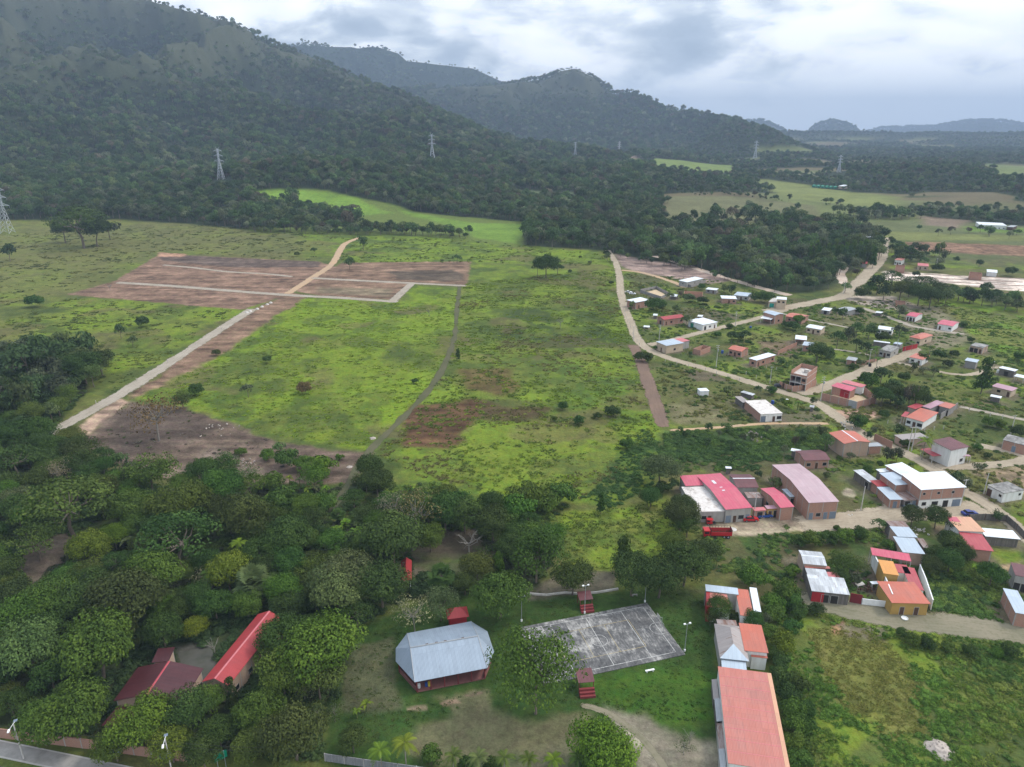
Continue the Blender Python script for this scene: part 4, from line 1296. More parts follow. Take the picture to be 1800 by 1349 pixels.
house('beige cottage with white gable roof in the upper gardens', 2, (75, 698), (195, 720), (226, 696), 3.0, 'white_roof', 'beige_wall', roof='gx', rise=.6, front='wdw', group=G1)
house('open white-roofed shed beside a brick wall', 2, (-12, 799), (82, 796), (135, 768), 3.0, 'white_roof', 'brick', 'shed', 'shed', posts=True)
house('brick house with grey lean-to roof below the open white shed', 2, (45, 842), (130, 850), (155, 822), 3.0, 'zinc_roof', 'brick', front='w', group=G1)
house('low brick hut with grey roof on the fenced plot', 2, (392, 954), (470, 966), (490, 942), 2.6, 'grey_roof', 'brick', 'hut', 'hut', front='.d')
house('grey hut with white roof beside the tall conical tree', 2, (1328, 962), (1428, 978), (1458, 958), 3.4, 'zinc_roof', 'block', 'hut', 'hut')
house('pale house with long mauve roof in the right-hand gardens', 17, (1150, 1000), (1565, 1100), (1690, 1040), 3.0, 'mauve_roof', 'beige_wall', front='.w.d', group=G1)
house('dark shed under a bright white sheet below the mauve roof', 17, (1125, 1205), (1345, 1240), (1400, 1205), 2.4, 'white_roof', 'plank', 'shed', 'shed')
r = house('long timber house with two white lean-to roofs at the right edge', 17, (1300, 640), (1620, 710), (1690, 675), 3.2, 'white_roof', 'plank', front='.o.', group=G1)
wing(r, 17, (1600, 800), (1810, 850), (1850, 800), 2.6, 'white_roof', 'plank', posts='concrete_pole')
house('tiny shed with pale roof beyond the tall conical tree', 17, (1145, 520), (1215, 530), (1250, 512), 2.0, 'grey_roof', 'plank', 'shed', 'shed')
# ---- edge of the pale building lots
house('white house with salmon roof beside the wide dirt road', 2, (775, 166), (835, 172), (862, 155), 4.0, 'salmon_roof', 'white_wall', front='wdw', group=G1)
house('windowless brick block on the pale lots nearest the road', 2, (780, 220), (862, 225), (875, 210), 4.6, 'sand_floor', 'brick', roof='o', group=G1)
house('pale house with faded pink roof behind the pale lots', 2, (958, 212), (1046, 218), (1050, 197), 3.2, 'faded_pink_roof', 'beige_wall', front='dw', group=G1)
house('brick block standing in the middle of the pale lots', 2, (1368, 275), (1474, 282), (1480, 268), 4.6, 'sand_floor', 'brick', roof='o', group=G1)
house('white shed behind the pale lots at the right', 2, (1505, 262), (1590, 268), (1597, 248), 3.2, 'white_roof', 'white_wall', 'shed', 'shed')
house('small red-roofed kiosk at the football field', 2, (508, 195), (560, 198), (568, 182), 3.0, 'dull_red_roof', 'concrete_wall', 'kiosk', 'kiosk')
house('long white building with red roof edge at the far right', 22, (1520, 524), (1690, 528), (1700, 512), 4.5, 'white_roof', 'white_wall', front='wwwwww', group='distant buildings')
wing(empty('house', at(1733, 400), 'grey house standing right of the long white far building', 'house', 'distant buildings'), 22, (1692, 535), (1730, 540), (1738, 528), 3.8, 'grey_roof', 'dark_wood')
house('distant white house in the wood clearing', 0, (1357, 298), (1364, 299), (1365, 296), 5.0, 'white_roof', 'white_wall', group='distant buildings')
house('pale sheds beside the row of blue-green covers', 0, (1474, 327), (1484, 328), (1486, 325), 5.0, 'white_roof', 'beige_wall', group='distant buildings')
for k in range(6):
    house('long blue-green cover, one of a row across the far field', 0, (1428 + 7.5 * k, 326.4 + .5 * k), (1432 + 7.5 * k, 326.8 + .5 * k), (1432.6 + 7.5 * k, 325.8 + .5 * k), 3.2, 'green_net', 'green_net', 'field_cover', 'cover', 'blue-green covers in the far field', roof='gx', rise=1.5, ov=.1)
house('white roadside building at the crest of the wide dirt road', 0, (1522, 417.5), (1534, 418), (1536, 416), 4.0, 'white_roof', 'white_wall', group='distant buildings')
house('little open shelter on the crest of the bright green knoll', 0, (462, 333), (474, 334), (475, 331.5), 4.0, 'white_roof', 'plank', 'shelter', 'shelter', posts='concrete_pole')
# ---- middle of the village
r = house('brick house with red gable roof and pale ridge above the road', 4, (220, 503), (455, 487), (312, 390), 5.2, 'orange_roof', 'pale_brick', roof='gy', rise=.7, front='....', left='..', cap='white_roof', group=G1)
wing(r, 4, (440, 528), (560, 520), (520, 488), 2.9, 'grey_roof', 'brick')
r = house('white house with orange shed roof above the slatted roof', 13, (100, 350), (355, 430), (540, 285), 3.3, 'orange_roof', 'white_wall', front='wdW', right='...', group=G1)
wing(r, 13, (25, 345), (98, 352), (190, 290), 2.8, 'dull_red_roof', 'plank', posts='concrete_pole')
r = house('walled block house with orange and mauve roofs', 13, (565, 195), (735, 232), (850, 180), 3.4, 'orange_roof', 'block', front='.o', group=G1)
wing(r, 13, (345, 195), (440, 240), (600, 135), 3.4, 'mauve_roof', 'block')
house('pale brick house with dull red roof behind the orange-roofed house', 13, (120, 205), (235, 242), (370, 190), 3.0, 'dull_red_roof', 'pale_brick', left='.', group=G1)
house('low house with slatted weathered grey roof beside the road', 4, (735, 470), (965, 447), (890, 402), 2.8, 'weathered_roof', 'pale_brick', front='...', group=G1)
r = house('two-storey white house with dark red roof and red porch', 13, (790, 850), (990, 765), (745, 615), 6.2, 'maroon_roof', 'white_wall', roof='s', hb=6.6, front='.w', left='', group=G1)
wing(r, 13, (495, 922), (790, 885), (615, 780), 3.0, 'dull_red_roof', 'white_wall', posts='concrete_pole')
wing(r, 13, (800, 925), (1030, 910), (1030, 885), 2.9, 'mauve_roof', 'white_wall', posts='concrete_pole', ov=.1)
house('brick house with dark grey slab roof at the right edge', 4, (1612, 466), (1830, 520), (1880, 470), 3.6, 'dark_slab', 'brick', roof='f', front='..s..', ov=.15, group=G1)
house('white house with grey flat roof and brown gate on the right-hand corner', 4, (1625, 938), (1805, 905), (1660, 830), 3.3, 'dark_slab', 'white_wall', roof='f', front='..v', left='G.v', ov=.15, group=G1)
# large white-roofed complex
r = house('large two-storey brick and white house with broad white metal roof', 15, (1080, 520), (1640, 472), (1380, 268), 6.4, 'white_roof', 'brick', front='wWog', up='v.v.v.', hb=6.8, group=G1)
o_, u_, v_ = np.array(r['_f'][0:3]), np.array(r['_f'][3:6]), np.array(r['_f'][6:9])
m = MB()
m.box(o_ + u_ * .36 + v_ * .33, u_ * (r['_f'][9] - .72), v_ * .012, Zv * 2.7, 'white_wall')
m.build('plaster', r)
wing(r, 15, (830, 330), (1060, 295), (825, 167), 5.6, 'white_roof', 'brick', hb=5.8)
wing(r, 15, (745, 452), (965, 440), (740, 285), 5.0, 'zinc_roof', 'brick', front='.w', hb=5.2)
wing(r, 15, (555, 290), (700, 275), (640, 238), 4.6, 'white_roof', 'plank')
r = house('long narrow shed of boards and brick with patched grey and red roof', 15, (680, 640), (840, 632), (680, 470), 3.0, 'zinc_roof', 'brick', front='s', hb=3.0, group=G1)
wing(r, 15, (520, 470), (665, 462), (555, 385), 3.02, 'red_roof', 'brick')
wing(r, 15, (420, 415), (550, 408), (330, 255), 3.0, 'patched_roof', 'plank', left='..o')
house('low shed with rusty roof against the two-storey brick house', 15, (870, 655), (1045, 628), (935, 525), 2.7, 'rusty_roof', 'block', 'shed', 'shed', front='os')
# pink-roofed compound
r = house('long workshop with bright pink metal roof and pale roof panels', 14, (640, 720), (1000, 695), (568, 242), 4.4, 'pink_roof', 'concrete_wall', front='gdWs', roof='gx', rise=.8, ov=.25, group='pink-roofed compound')
for q in ((450, 335), (560, 435)):
    m = MB()
    a, b, c_, d_ = [PZ(14, q[0] + x, q[1] + y, 4.98 - .003 * (q[1])* 0 - .12) for x, y in ((0, 0), (35, -4), (75, 44), (40, 48))]
    e = [np.array(s) for s in (a, b, c_, d_)]
    fo = r['_f']
    for s in e:
        bb = (s - np.array(fo[0:3])) @ np.array(fo[6:9])
        s[2] = fo[11] + .8 * (1 - abs(2 * bb / fo[10] - 1)) + .03
    m.prism(e, .02, 'white_roof')
    m.build('skylight', r)
house('stained white flat concrete roof in front of the pink roofs', 14, (248, 750), (630, 738), (420, 410), 3.5, 'stained_slab', 'concrete_wall', roof='f', front='.wd..', ov=.05, group='pink-roofed compound')
house('low pink lean-to roof behind the stained concrete roof', 14, (110, 405), (430, 398), (325, 262), 3.9, 'pink_roof', 'concrete_wall', hb=4.6, ov=.15, group='pink-roofed compound')
house('maroon gable roof between the pink roof and the tree', 14, (790, 435), (1080, 425), (975, 250), 3.6, 'maroon_roof', 'concrete_wall', roof='gx', rise=.9, cap='white_roof', group='pink-roofed compound')
house('narrow brick house with crimson roof beside the warehouse', 14, (1365, 700), (1550, 682), (1280, 425), 4.2, 'pink_roof', 'brick', roof='gx', rise=.7, ov=.2, left='dw..', group='pink-roofed compound')
house('faded pink awning over the brick shopfront', 14, (1025, 740), (1180, 727), (1150, 682), 2.8, 'faded_pink_roof', 'brick', 'awning', 'awning', front='o', ov=.25)
house('mauve awning over the orange shopfront', 14, (1190, 715), (1370, 700), (1350, 655), 3.0, 'mauve_roof', 'ochre_wall', 'awning', 'awning', front='do', ov=.25)
house('small zinc-roofed shed squeezed beside the brick warehouse', 14, (1490, 555), (1600, 545), (1490, 440), 3.0, 'zinc_roof', 'concrete_wall', 'shed', 'shed', front='o')
house('block courtyard wall house with rusty strips behind the awnings', 14, (940, 575), (1130, 560), (1100, 480), 2.9, 'rusty_roof', 'block', 'shed', 'shed', roof='s', ov=.1)
house('tall brick warehouse with pale mauve curved metal roof', 3, (1598, 1082), (1880, 1068), (1510, 715), 5.6, 'pale_mauve_roof', 'brick', roof='gx', rise=1.1, front='swsg', ov=.2, name='warehouse', cat='warehouse')
house('low brick house with maroon roof at the edge of the vines', 3, (1560, 690), (1800, 678), (1700, 585), 3.2, 'maroon_roof', 'brick', roof='gx', rise=.8, front='wdw', group=G1)
house('small shed with white sheet roof left of the maroon-roofed house', 3, (1425, 600), (1520, 606), (1560, 588), 2.7, 'white_roof', 'plank', 'shed', 'shed')
house('tiny white-roofed privy against the dark hedge', 3, (826, 762), (880, 760), (885, 742), 2.3, 'white_roof', 'plank', 'hut', 'hut')
r = house('brick house with stained pale slab roof on the dry lots', 3, (1150, 255), (1355, 247), (1190, 122), 3.3, 'stained_slab', 'white_wall', roof='f', front='g.dW', ov=.1, group=G1)
m = MB()
fo = r['_f']
m.box(np.array(fo[0:3]) + np.array(fo[3:6]) * .085 + np.array(fo[6:9]) * .35, np.array(fo[3:6]) * .012, np.array(fo[6:9]) * (fo[10] - .5), Zv * 3.1, 'brick')
m.build('brick_side', r)
wing(r, 3, (985, 150), (1045, 142), (975, 85), 2.6, 'weathered_roof', 'plank')
house('low shed with white and rusty sheets behind the slab-roofed house', 3, (960, 50), (1070, 82), (1100, 68), 2.3, 'patched_roof', 'plank', 'shed', 'shed')
house('dark lean-to with pale roof among the bananas', 12, (565, 862), (640, 870), (660, 838), 2.0, 'grey_roof', 'plank', 'shed', 'shed')
# unfinished three-storey brick house and the walled compound
r = house('unfinished three-storey red brick house with open concrete floors', 12, (275, 270), (540, 320), (715, 210), 8.4, 'pale_concrete', 'brick', roof='o', group=G1)
r.name = 'unfinished_house'
fo = r['_f']
o_, u_, v_, L_, D_ = np.array(fo[0:3]), np.array(fo[3:6]), np.array(fo[6:9]), fo[9], fo[10]
for ch in list(r.children):
    bpy.data.objects.remove(ch)
m = MB()
for z in (2.9, 5.9):
    m.box(o_ + Zv * z, u_ * L_, v_ * D_, Zv * .25, 'pale_concrete')
m.build('floor_slab', r)
m = MB()
for z, hh in ((0, 2.9), (3.15, 2.75)):
    for a in np.linspace(0, L_ - .25, 4):
        m = MB()
        m.box(o_ + u_ * a + Zv * z, u_ * .25, v_ * .25, Zv * hh, 'concrete_wall')
        m.build('column', r)
m = MB()
for z, hh in ((0, 2.9), (3.15, 2.75), (6.15, 1.9)):
    m.box(o_ + v_ * (D_ - .18) + Zv * z, u_ * L_, v_ * .17, Zv * hh, 'brick')
    m.box(o_ + v_ * .3 + u_ * .02 + Zv * z, u_ * .16, v_ * (D_ - .6), Zv * hh, 'brick')
    m.box(o_ + v_ * .3 + u_ * (L_ - .18) + Zv * z, u_ * .16, v_ * (D_ - .6), Zv * hh, 'brick')
m.box(o_ + Zv * 6.15 + v_ * .02, u_ * L_, v_ * .16, Zv * .8, 'brick')
m.box(o_ + Zv * 3.15 + v_ * .06 + u_ * L_ * .68, u_ * L_ * .3, v_ * .14, Zv * 2.7, 'brick')
m.build('wall', r)
m = MB()
m.box(o_ + Zv * 6.15 + v_ * D_ * .5 + u_ * L_ * .5, u_ * 1.6, v_ * 1.6, Zv * 1.4, 'pale_concrete')
m.build('stair_head', r)
opening(r, 'window', o_ + Zv * 3.15, u_, -v_ * .9, L_ * .83, 1.0, 1.4, 1.2, 'dark_opening', False)


def fence(label, pts, h, mat, name='wall', cat='wall', z=0.0, th=.15, gates=(), c=0, group=None, post=None, cap=None):
    """wall or fence along ground points; gates are (segment, fraction, width, material, label)"""
    W = [PZ(c, *p, z) - np.array([0, 0, z]) for p in pts]
    root = empty(name, W[0], label, cat, group)
    m = MB()
    mp = MB()
    for i in range(len(W) - 1):
        a, b = W[i], W[i + 1]
        L = np.linalg.norm(b - a)
        u = (b - a) / L
        n = np.array([-u[1], u[0], 0])
        m.box(a + u * .002 - n * th / 2, u * (L - .004), n * th, Zv * h, mat)
        if post:
            k = max(1, int(L / 3.2))
            for j in range(k + 1):
                mp.box(a + u * (L * j / k - .1) - n * (th / 2 + .03), u * .2, n * (th + .06), Zv * (h + .05), post)
        if cap:
            mp.box(a - n * (th / 2 + .05) + Zv * (h + .002), u * L, n * (th + .1), Zv * .06, cap)
    m.build('panel', root)
    if post or cap:
        mp.build('posts' if post else 'coping', root)
    for seg, fr_, wd, gm in gates:
        a, b = W[seg], W[seg + 1]
        u = (b - a) / np.linalg.norm(b - a)
        n = np.array([-u[1], u[0], 0])
        g = MB()
        g.box(a + u * (np.linalg.norm(b - a) * fr_ - wd / 2) - n * (th / 2 + .02), u * wd, n * (th + .04), Zv * (h + .02), gm)
        g.build('gate', root)
    for i in range(len(W) - 1):
        u = (W[i + 1] - W[i]) / np.linalg.norm(W[i + 1] - W[i])
        n = np.array([-u[1], u[0], 0]) * .2
        FOOT.append((np.array([(W[i] - n)[:2], (W[i + 1] - n)[:2], (W[i + 1] + n)[:2], (W[i] + n)[:2]]), .1))
    return root


def yard(name, label, c, pts, mat, z=.03):
    m = MB()
    P = [PZ(c, *p) + Zv * z for p in pts]
    m.face(P if np.cross(P[1] - P[0], P[2] - P[0])[2] > 0 else P[::-1], mat)
    o = m.build(name)
    FOOT.append((np.array([p[:2] for p in P]), .2))
    return tag(o, label, 'yard', kind='structure')


fence('low red brick yard wall round the unfinished house', [(85, 545), (200, 590), (285, 618), (380, 612), (500, 590), (665, 520)], 2.5, 'brick', c=12, post='concrete_wall', gates=((0, .55, 1.1, 'dark_wood'),))
r = house('red-walled house with pink roof inside the brick compound', 12, (900, 530), (1225, 610), (1350, 560), 3.6, 'pink_roof', 'brick', hb=4.0, front='..o', roof='s', group=G1)
fo = r['_f']
m = MB()
m.box(np.array(fo[0:3]) + np.array(fo[3:6]) * fo[9] * .48 + np.array(fo[6:9]) * .31, np.array(fo[3:6]) * fo[9] * .46, np.array(fo[6:9]) * .03, Zv * 3.3, 'red_wall')
m.build('red_front', r)
wing(r, 12, (1060, 470), (1400, 550), (1490, 515), 3.4, 'faded_pink_roof', 'white_wall')
fence('brick compound wall in front of the pink-roofed house', [(745, 745), (890, 785), (1150, 850), (1300, 890), (1605, 805)], 3.0, 'brick', c=12, post='concrete_wall', gates=((2, .55, 3.0, 'steel'),))
fence('brick wall along the back of the compound', [(1605, 805), (1420, 655)], 3.0, 'brick', c=12, post='concrete_wall')
yard('sand_yard', 'sandy yard inside the brick compound', 12, [(830, 690), (1160, 745), (1300, 830), (1520, 770), (1400, 690), (1100, 640)], 'sand_floor')
fence('grey block wall round the sand yard', [(565, 425), (728, 478), (790, 448), (690, 395), (568, 420)], 1.9, 'block', c=1, post='concrete_wall')
yard('sand_yard', 'pale sand floor of the walled yard', 1, [(600, 425), (728, 470), (775, 446), (690, 403)], 'sand_floor')
fence('long brick garden wall below the grey lean-to roof', [(1650, 918), (1770, 862), (1800, 850)], 2.2, 'brick', c=1)
fence('dark red sheet fence beside the grey concrete house', [(838, 892), (952, 866)], 2.4, 'red_wall', name='fence', cat='fence', c=2)
fence('low brick wall along the sandy road', [(515, 1000), (640, 965)], 1.6, 'brick', c=2)
fence('block wall in front of the far concrete house', [(888, 360), (962, 388), (1080, 345)], 2.0, 'block', c=1)
fence('block side wall of the orange and mauve roofed yard', [(590, 390), (830, 235)], 2.6, 'block', c=13)
fence('orange brick wall beside the road below the red gable roof', [(478, 470), (635, 545)], 2.6, 'brick', c=4)
fence('timber fence around the corner yard of the orange house', [(1380, 195), (1500, 190), (1660, 200), (1740, 270), (1799, 335)], 2.0, 'plank', name='fence', cat='fence', c=5, post='dark_wood')
# ---- lower right group
r = house('house with peach and red roof panels beside the road', 20, (1115, 200), (1395, 212), (1240, 55), 4.4, 'peach_roof', 'white_wall', hb=4.4, left='w..', group=G1)
wing(r, 20, (1230, 395), (1480, 412), (1370, 230), 3.7, 'dull_red_roof', 'brick', hb=3.9)
wing(r, 20, (1020, 100), (1130, 105), (1100, 55), 4.44, 'pink_roof', 'white_wall', ov=.2)
house('low timber shed with long white roof joined to the peach-roofed house', 20, (1395, 260), (1765, 288), (1690, 195), 2.8, 'white_roof', 'plank', 'shed', 'shed')
r = house('long brick house with blue-grey metal roof stepping down the slope', 20, (530, 440), (750, 432), (690, 268), 3.6, 'zinc_roof', 'pale_brick', left='...', ov=.2, group=G1)
wing(r, 20, (468, 262), (680, 270), (588, 160), 3.75, 'zinc_roof', 'pale_brick', ov=.2)
wing(r, 20, (395, 155), (590, 160), (530, 98), 3.4, 'rusty_roof', 'plank', ov=.2)
house('low lean-to of rusty sheets beside the blue-grey roof', 20, (740, 380), (805, 380), (745, 280), 2.2, 'rusty_roof', 'plank', 'shed', 'shed')
r = house('shack with patched white sheet roof and red front panel', 24, (470, 795), (1140, 855), (1050, 560), 3.0, 'patched_roof', 'plank', front='.oo.', hb=3.4, ov=.15, group=G1)
fo = r['_f']
m = MB()
m.box(np.array(fo[0:3]) + np.array(fo[3:6]) * .2 + np.array(fo[6:9]) * .11, np.array(fo[3:6]) * fo[9] * .32, np.array(fo[6:9]) * .03, Zv * 2.7, 'red_wall')
m.build('red_panel', r)
wing(r, 24, (410, 545), (770, 560), (740, 410), 3.3, 'patched_roof', 'plank', ov=.1)
wing(r, 24, (770, 545), (970, 560), (900, 465), 2.9, 'faded_pink_roof', 'plank', ov=.1)
wing(r, 24, (350, 375), (800, 405), (760, 360), 3.0, 'salmon_roof', 'plank', ov=.05)
wing(r, 24, (325, 315), (735, 345), (650, 105), 3.7, 'patched_roof', 'pale_brick', ov=.15, roof='gx', rise=.5, cap='white_roof')
fence('dark red sheet gate beside the patched shack', [(1128, 985), (1335, 1025)], 2.5, 'dark_red_wall', name='fence', cat='fence', c=24)
fence('white sheet fence joining the yellow house', [(1338, 1025), (1830, 1080)], 1.6, 'white_paint', name='fence', cat='fence', c=24, post='steel')
r = house('ochre-fronted house with red-orange roof over the dusty road', 20, (395, 945), (830, 985), (605, 752), 3.4, 'orange_roof', 'ochre_wall', front='.d.d.', hb=3.7, ov=.3, group=G1)
wing(r, 20, (320, 655), (480, 665), (440, 520), 4.6, 'ochre_roof', 'ochre_wall', ov=.15, front='W')
wing(r, 20, (610, 815), (745, 825), (660, 590), 3.5, 'dull_red_roof', 'white_wall', ov=.1)
wing(r, 20, (470, 640), (610, 655), (560, 560), 3.5, 'dull_red_roof', 'white_wall', ov=.1)
wing(r, 20, (200, 458), (612, 520), (600, 440), 4.0, 'pink_roof', 'white_wall', ov=.1, posts='concrete_pole')
fence('tall white side wall of the ochre-fronted house, on its left', [(385, 1005), (285, 760), (180, 545)], 3.6, 'white_wall', c=20, cap='white_paint')
fence('white side wall with sheet coping on the right of the ochre-fronted house', [(815, 1040), (740, 810), (680, 660)], 2.9, 'white_wall', c=20, cap='white_paint')
house('house with light strip roof and maroon roof at the right edge', 5, (1735, 610), (1850, 625), (1830, 530), 4.2, 'maroon_roof', 'concrete_wall', front='oo', ov=.1, group=G1)
house('brick house with broad blue-grey roof at the lower right edge', 5, (1735, 890), (1850, 905), (1760, 720), 3.6, 'zinc_roof', 'brick', dep=None, ov=.2, group=G1)
# ---- orange hall and the roofs behind it
r = house('very long hall with salmon-orange metal roof at the bottom edge', 6, (388, 1335), (812, 1375), (705, 705), 4.6, 'salmon_roof', 'white_wall', front='oow', ov=.12, hb=4.8, name='long_hall', cat='hall')
fo = r['_f']
o_, u_, v_, L_, D_ = np.array(fo[0:3]), np.array(fo[3:6]), np.array(fo[6:9]), fo[9], fo[10]
m = MB()
m.prism([o_ + u_ * (L_ - .75) + Zv * 4.62, o_ + u_ * L_ + Zv * 4.62, o_ + u_ * L_ + v_ * D_ + Zv * 4.82, o_ + u_ * (L_ - .75) + v_ * D_ + Zv * 4.82], .015, 'peach_roof')
m.build('roof_strip', r)
m = MB()
for k in range(1, 9):
    b = D_ * k / 9
    m.prism([o_ + v_ * b + Zv * (4.61 + .2 * k / 9), o_ + u_ * (L_ - .8) + v_ * b + Zv * (4.61 + .2 * k / 9), o_ + u_ * (L_ - .8) + v_ * (b + .16) + Zv * (4.61 + .2 * k / 9), o_ + v_ * (b + .16) + Zv * (4.61 + .2 * k / 9)], .01, 'faded_pink_roof')
m.build('sheet_lap', r)
rs = random.Random(3)
lean = empty('lean_to', o_ - u_ * 1 + v_ * D_ / 2, 'row of narrow grey lean-to roofs along the long orange hall', 'lean-to')
m = MB()
mw = MB()
y = .5
while y < D_ - 2:
    l = rs.uniform(3.5, 7.5)
    l = min(l, D_ - .5 - y)
    q = o_ - u_ * rs.uniform(.85, 1.15) + v_ * y
    z1 = rs.uniform(2.2, 2.7)
    e = u_ * 1.0
    m.prism([q + Zv * z1, q + e + Zv * (z1 + .3), q + e + v_ * (l - .06) + Zv * (z1 + .3), q + v_ * (l - .06) + Zv * z1], .04, rs.choice(['grey_roof', 'weathered_roof', 'patched_roof', 'rusty_roof', 'grey_roof']))
    mw.box(q + u_ * .1 + v_ * .05, u_ * .12, v_ * (l - .16), Zv * (z1 - .06), rs.choice(['white_wall', 'concrete_wall', 'plank']))
    y += l
m.build('roof', lean)
mw.build('wall', lean)
FOOT.append((np.array([(o_ - u_ * 2.3)[:2], (o_ + u_)[:2], (o_ + u_ + v_ * D_)[:2], (o_ - u_ * 2.3 + v_ * D_)[:2]]), .1))
house('low pale blue lean-to roof behind the long orange hall', 6, (345, 692), (515, 705), (525, 630), 3.4, 'zinc_roof', 'concrete_wall', 'annex', 'building', ov=.15)
house('weathered metal hip roof with shining front behind the orange hall', 6, (330, 607), (530, 630), (475, 392), 3.8, 'weathered_roof', 'concrete_wall', roof='hip', rise=1.6, ov=.3, rm2='zinc_roof', group='roofs behind the orange hall')
house('square house with plain orange roof right of the hip roof', 6, (500, 563), (660, 567), (630, 379), 4.2, 'orange_roof', 'white_wall', ov=.25, group='roofs behind the orange hall')
house('small orange porch roof over a white courtyard wall', 6, (545, 600), (655, 606), (655, 570), 3.2, 'orange_roof', 'white_wall', 'annex', 'building', ov=.15)
house('rusty low roof strip behind the hip roof', 6, (315, 380), (450, 388), (440, 350), 3.2, 'rusty_roof', 'plank', 'shed', 'shed', ov=.1)
r = house('house with orange roof and white edge panel among the trees', 6, (470, 322), (560, 320), (540, 140), 4.0, 'orange_roof', 'white_wall', ov=.1, group='roofs behind the orange hall')
wing(r, 6, (562, 290), (612, 292), (586, 130), 4.0, 'white_roof', 'white_wall', ov=.1)
r = house('house with salmon roof and red edge half hidden by a tree', 6, (268, 262), (402, 272), (380, 170), 4.0, 'salmon_roof', 'white_wall', ov=.1, group='roofs behind the orange hall')
wing(r, 6, (240, 255), (266, 262), (256, 152), 4.02, 'red_roof', 'red_wall', ov=.05)
house('narrow pale metal roof across the back of the orange houses', 6, (235, 152), (458, 175), (455, 130), 4.3, 'zinc_roof', 'concrete_wall', ov=.1, group='roofs behind the orange hall')
# ---- school in the lower-left wood
r = house('long school hall with bright red gable roof and pale ridge', 8, (1018, 535), (1112, 605), (1324, 252), 4.6, 'red_roof', 'pale_brick', roof='gy', rise=1.3, front='w', right='wwww', cap='faded_pink_roof', ov=.45, name='school_hall', cat='hall')
r = house('wide dark red gable-roofed hall between the trees', 8, (560, 655), (905, 660), (1008, 492), 4.4, 'dark_red_roof', 'pale_brick', roof='gy', rise=1.7, cap='dull_red_roof', right='wdw', name='red_hall', cat='hall')
wing(r, 8, (748, 466), (835, 455), (870, 385), 4.0, 'dark_red_roof', 'pale_brick')
house('low red roof showing through the trees by the street wall', 8, (500, 775), (640, 790), (720, 690), 3.2, 'dark_red_roof', 'pale_brick', 'annex', 'building')
yard('school_yard', 'worn concrete yard between the school roofs', 8, [(880, 420), (1030, 380), (1080, 450), (1000, 600), (960, 640)], 'worn_yard')
# little red pavilions in the park
house('tiny open pavilion with bright red roof at the edge of the big trees', 7, (192, 178), (250, 181), (240, 80), 3.0, 'red_roof', 'white_wall', 'kiosk', 'pavilion', roof='hip', rise=1.9, posts='white_paint')
house('small kiosk with red roof behind the metal pavilion', 7, (440, 388), (554, 372), (543, 318), 3.0, 'red_roof', 'red_wall', 'kiosk', 'kiosk', roof='hip', rise=1.5, ov=.5)

# ---- the octagonal pavilion
EV = [PZ(16, *p, 3.1) for p in ((440, 1075), (1590, 850), (1695, 590), (1590, 270), (1330, 112), (320, 300), (140, 540), (140, 745))]
RG = [PZ(16, 370, 530, 6.0), PZ(16, 1440, 345, 6.0)]
ctr = sum(EV) / 8
r = empty('pavilion', (ctr[0], ctr[1], 0), 'elongated eight-sided open pavilion with pale blue-grey metal roof', 'pavilion')
m = MB()
for pl in ((EV[0], EV[1], RG[1], RG[0]), (EV[4], EV[5], RG[0], RG[1]), (EV[1], EV[2], RG[1]), (EV[2], EV[3], RG[1]), (EV[3], EV[4], RG[1]), (EV[5], EV[6], RG[0]), (EV[6], EV[7], RG[0]), (EV[7], EV[0], RG[0])):
    m.prism(pl, .07, 'pavilion_roof')
ro = m.build('roof', r)
m = MB()
m.tube([RG[0] + Zv * .02, RG[1] + Zv * .02], .16, .16, 'grey_roof', 5)
for e in (0, 5):
    m.tube([RG[0] + Zv * .01, EV[e] + Zv * .01], .09, .09, 'grey_roof', 5)
for e in (1, 4):
    m.tube([RG[1] + Zv * .01, EV[e] + Zv * .01], .09, .09, 'grey_roof', 5)
m.build('ridge_cap', ro, parent_world(r))
m = MB()
for t_ in (.22, .36, .49, .75):
    p = RG[0] + (RG[1] - RG[0]) * t_
    m.box(p + Zv * .1, (RG[1] - RG[0]) * .04, np.array([0, .25, 0]), Zv * .05, 'dark_wood')
m.build('ridge_patch', ro, parent_world(r))
IN = [ctr * .06 + e * .94 for e in EV]
for p in IN:
    p[2] = 0
m = MB()
m.prism([p + Zv * .2 for p in IN], .2, 'red_floor')
m.build('floor', r)
m = MB()
for i in range(8):
    a, b = IN[i], IN[(i + 1) % 8]
    k = 5 if i in (0, 4) else 1
    for j in range(k):
        m = MB()
        m.tube([a + (b - a) * j / k + Zv * .2, a + (b - a) * j / k + Zv * 3.05], .13, .12, 'red_post', 8)
        m.build('column', r)
m = MB()
for i in range(8):
    if i in (0,):
        continue
    a, b = IN[i], IN[(i + 1) % 8]
    u_ = (b - a) / np.linalg.norm(b - a)
    m.box(a + Zv * .2 + u_ * .15, u_ * (np.linalg.norm(b - a) - .3), np.array([-u_[1], u_[0], 0]) * .12, Zv * (.9 if i != 4 else 2.2), 'red_floor' if i != 4 else 'red_wall')
m.build('low_wall', r)
m = MB()
for i in range(8):
    m.tube([IN[i] + Zv * 2.98, IN[(i + 1) % 8] + Zv * 2.98], .07, .07, 'red_post', 5)
m.build('beam', r)
FOOT.append((np.array([e[:2] for e in EV]), .5))
for (x, y), mt, lb in (((510, 1160), 'white_paint', 'white drum'), ((625, 1135), 'plastic_blue', 'blue drum'), ((672, 1128), 'plastic_yellow', 'yellow drum')):
    m = MB()
    p = PZ(16, x, y, .2)
    m.lathe(p, [(0, 0), (.30, 0), (.32, .3), (.30, .6), (.32, .75), (.30, .9), (.27, .92), (0, .92)], mt, 12)
    tag(m.build('drum', None, p), lb + ' standing on the pavilion floor', 'drum', 'drums in the pavilion')

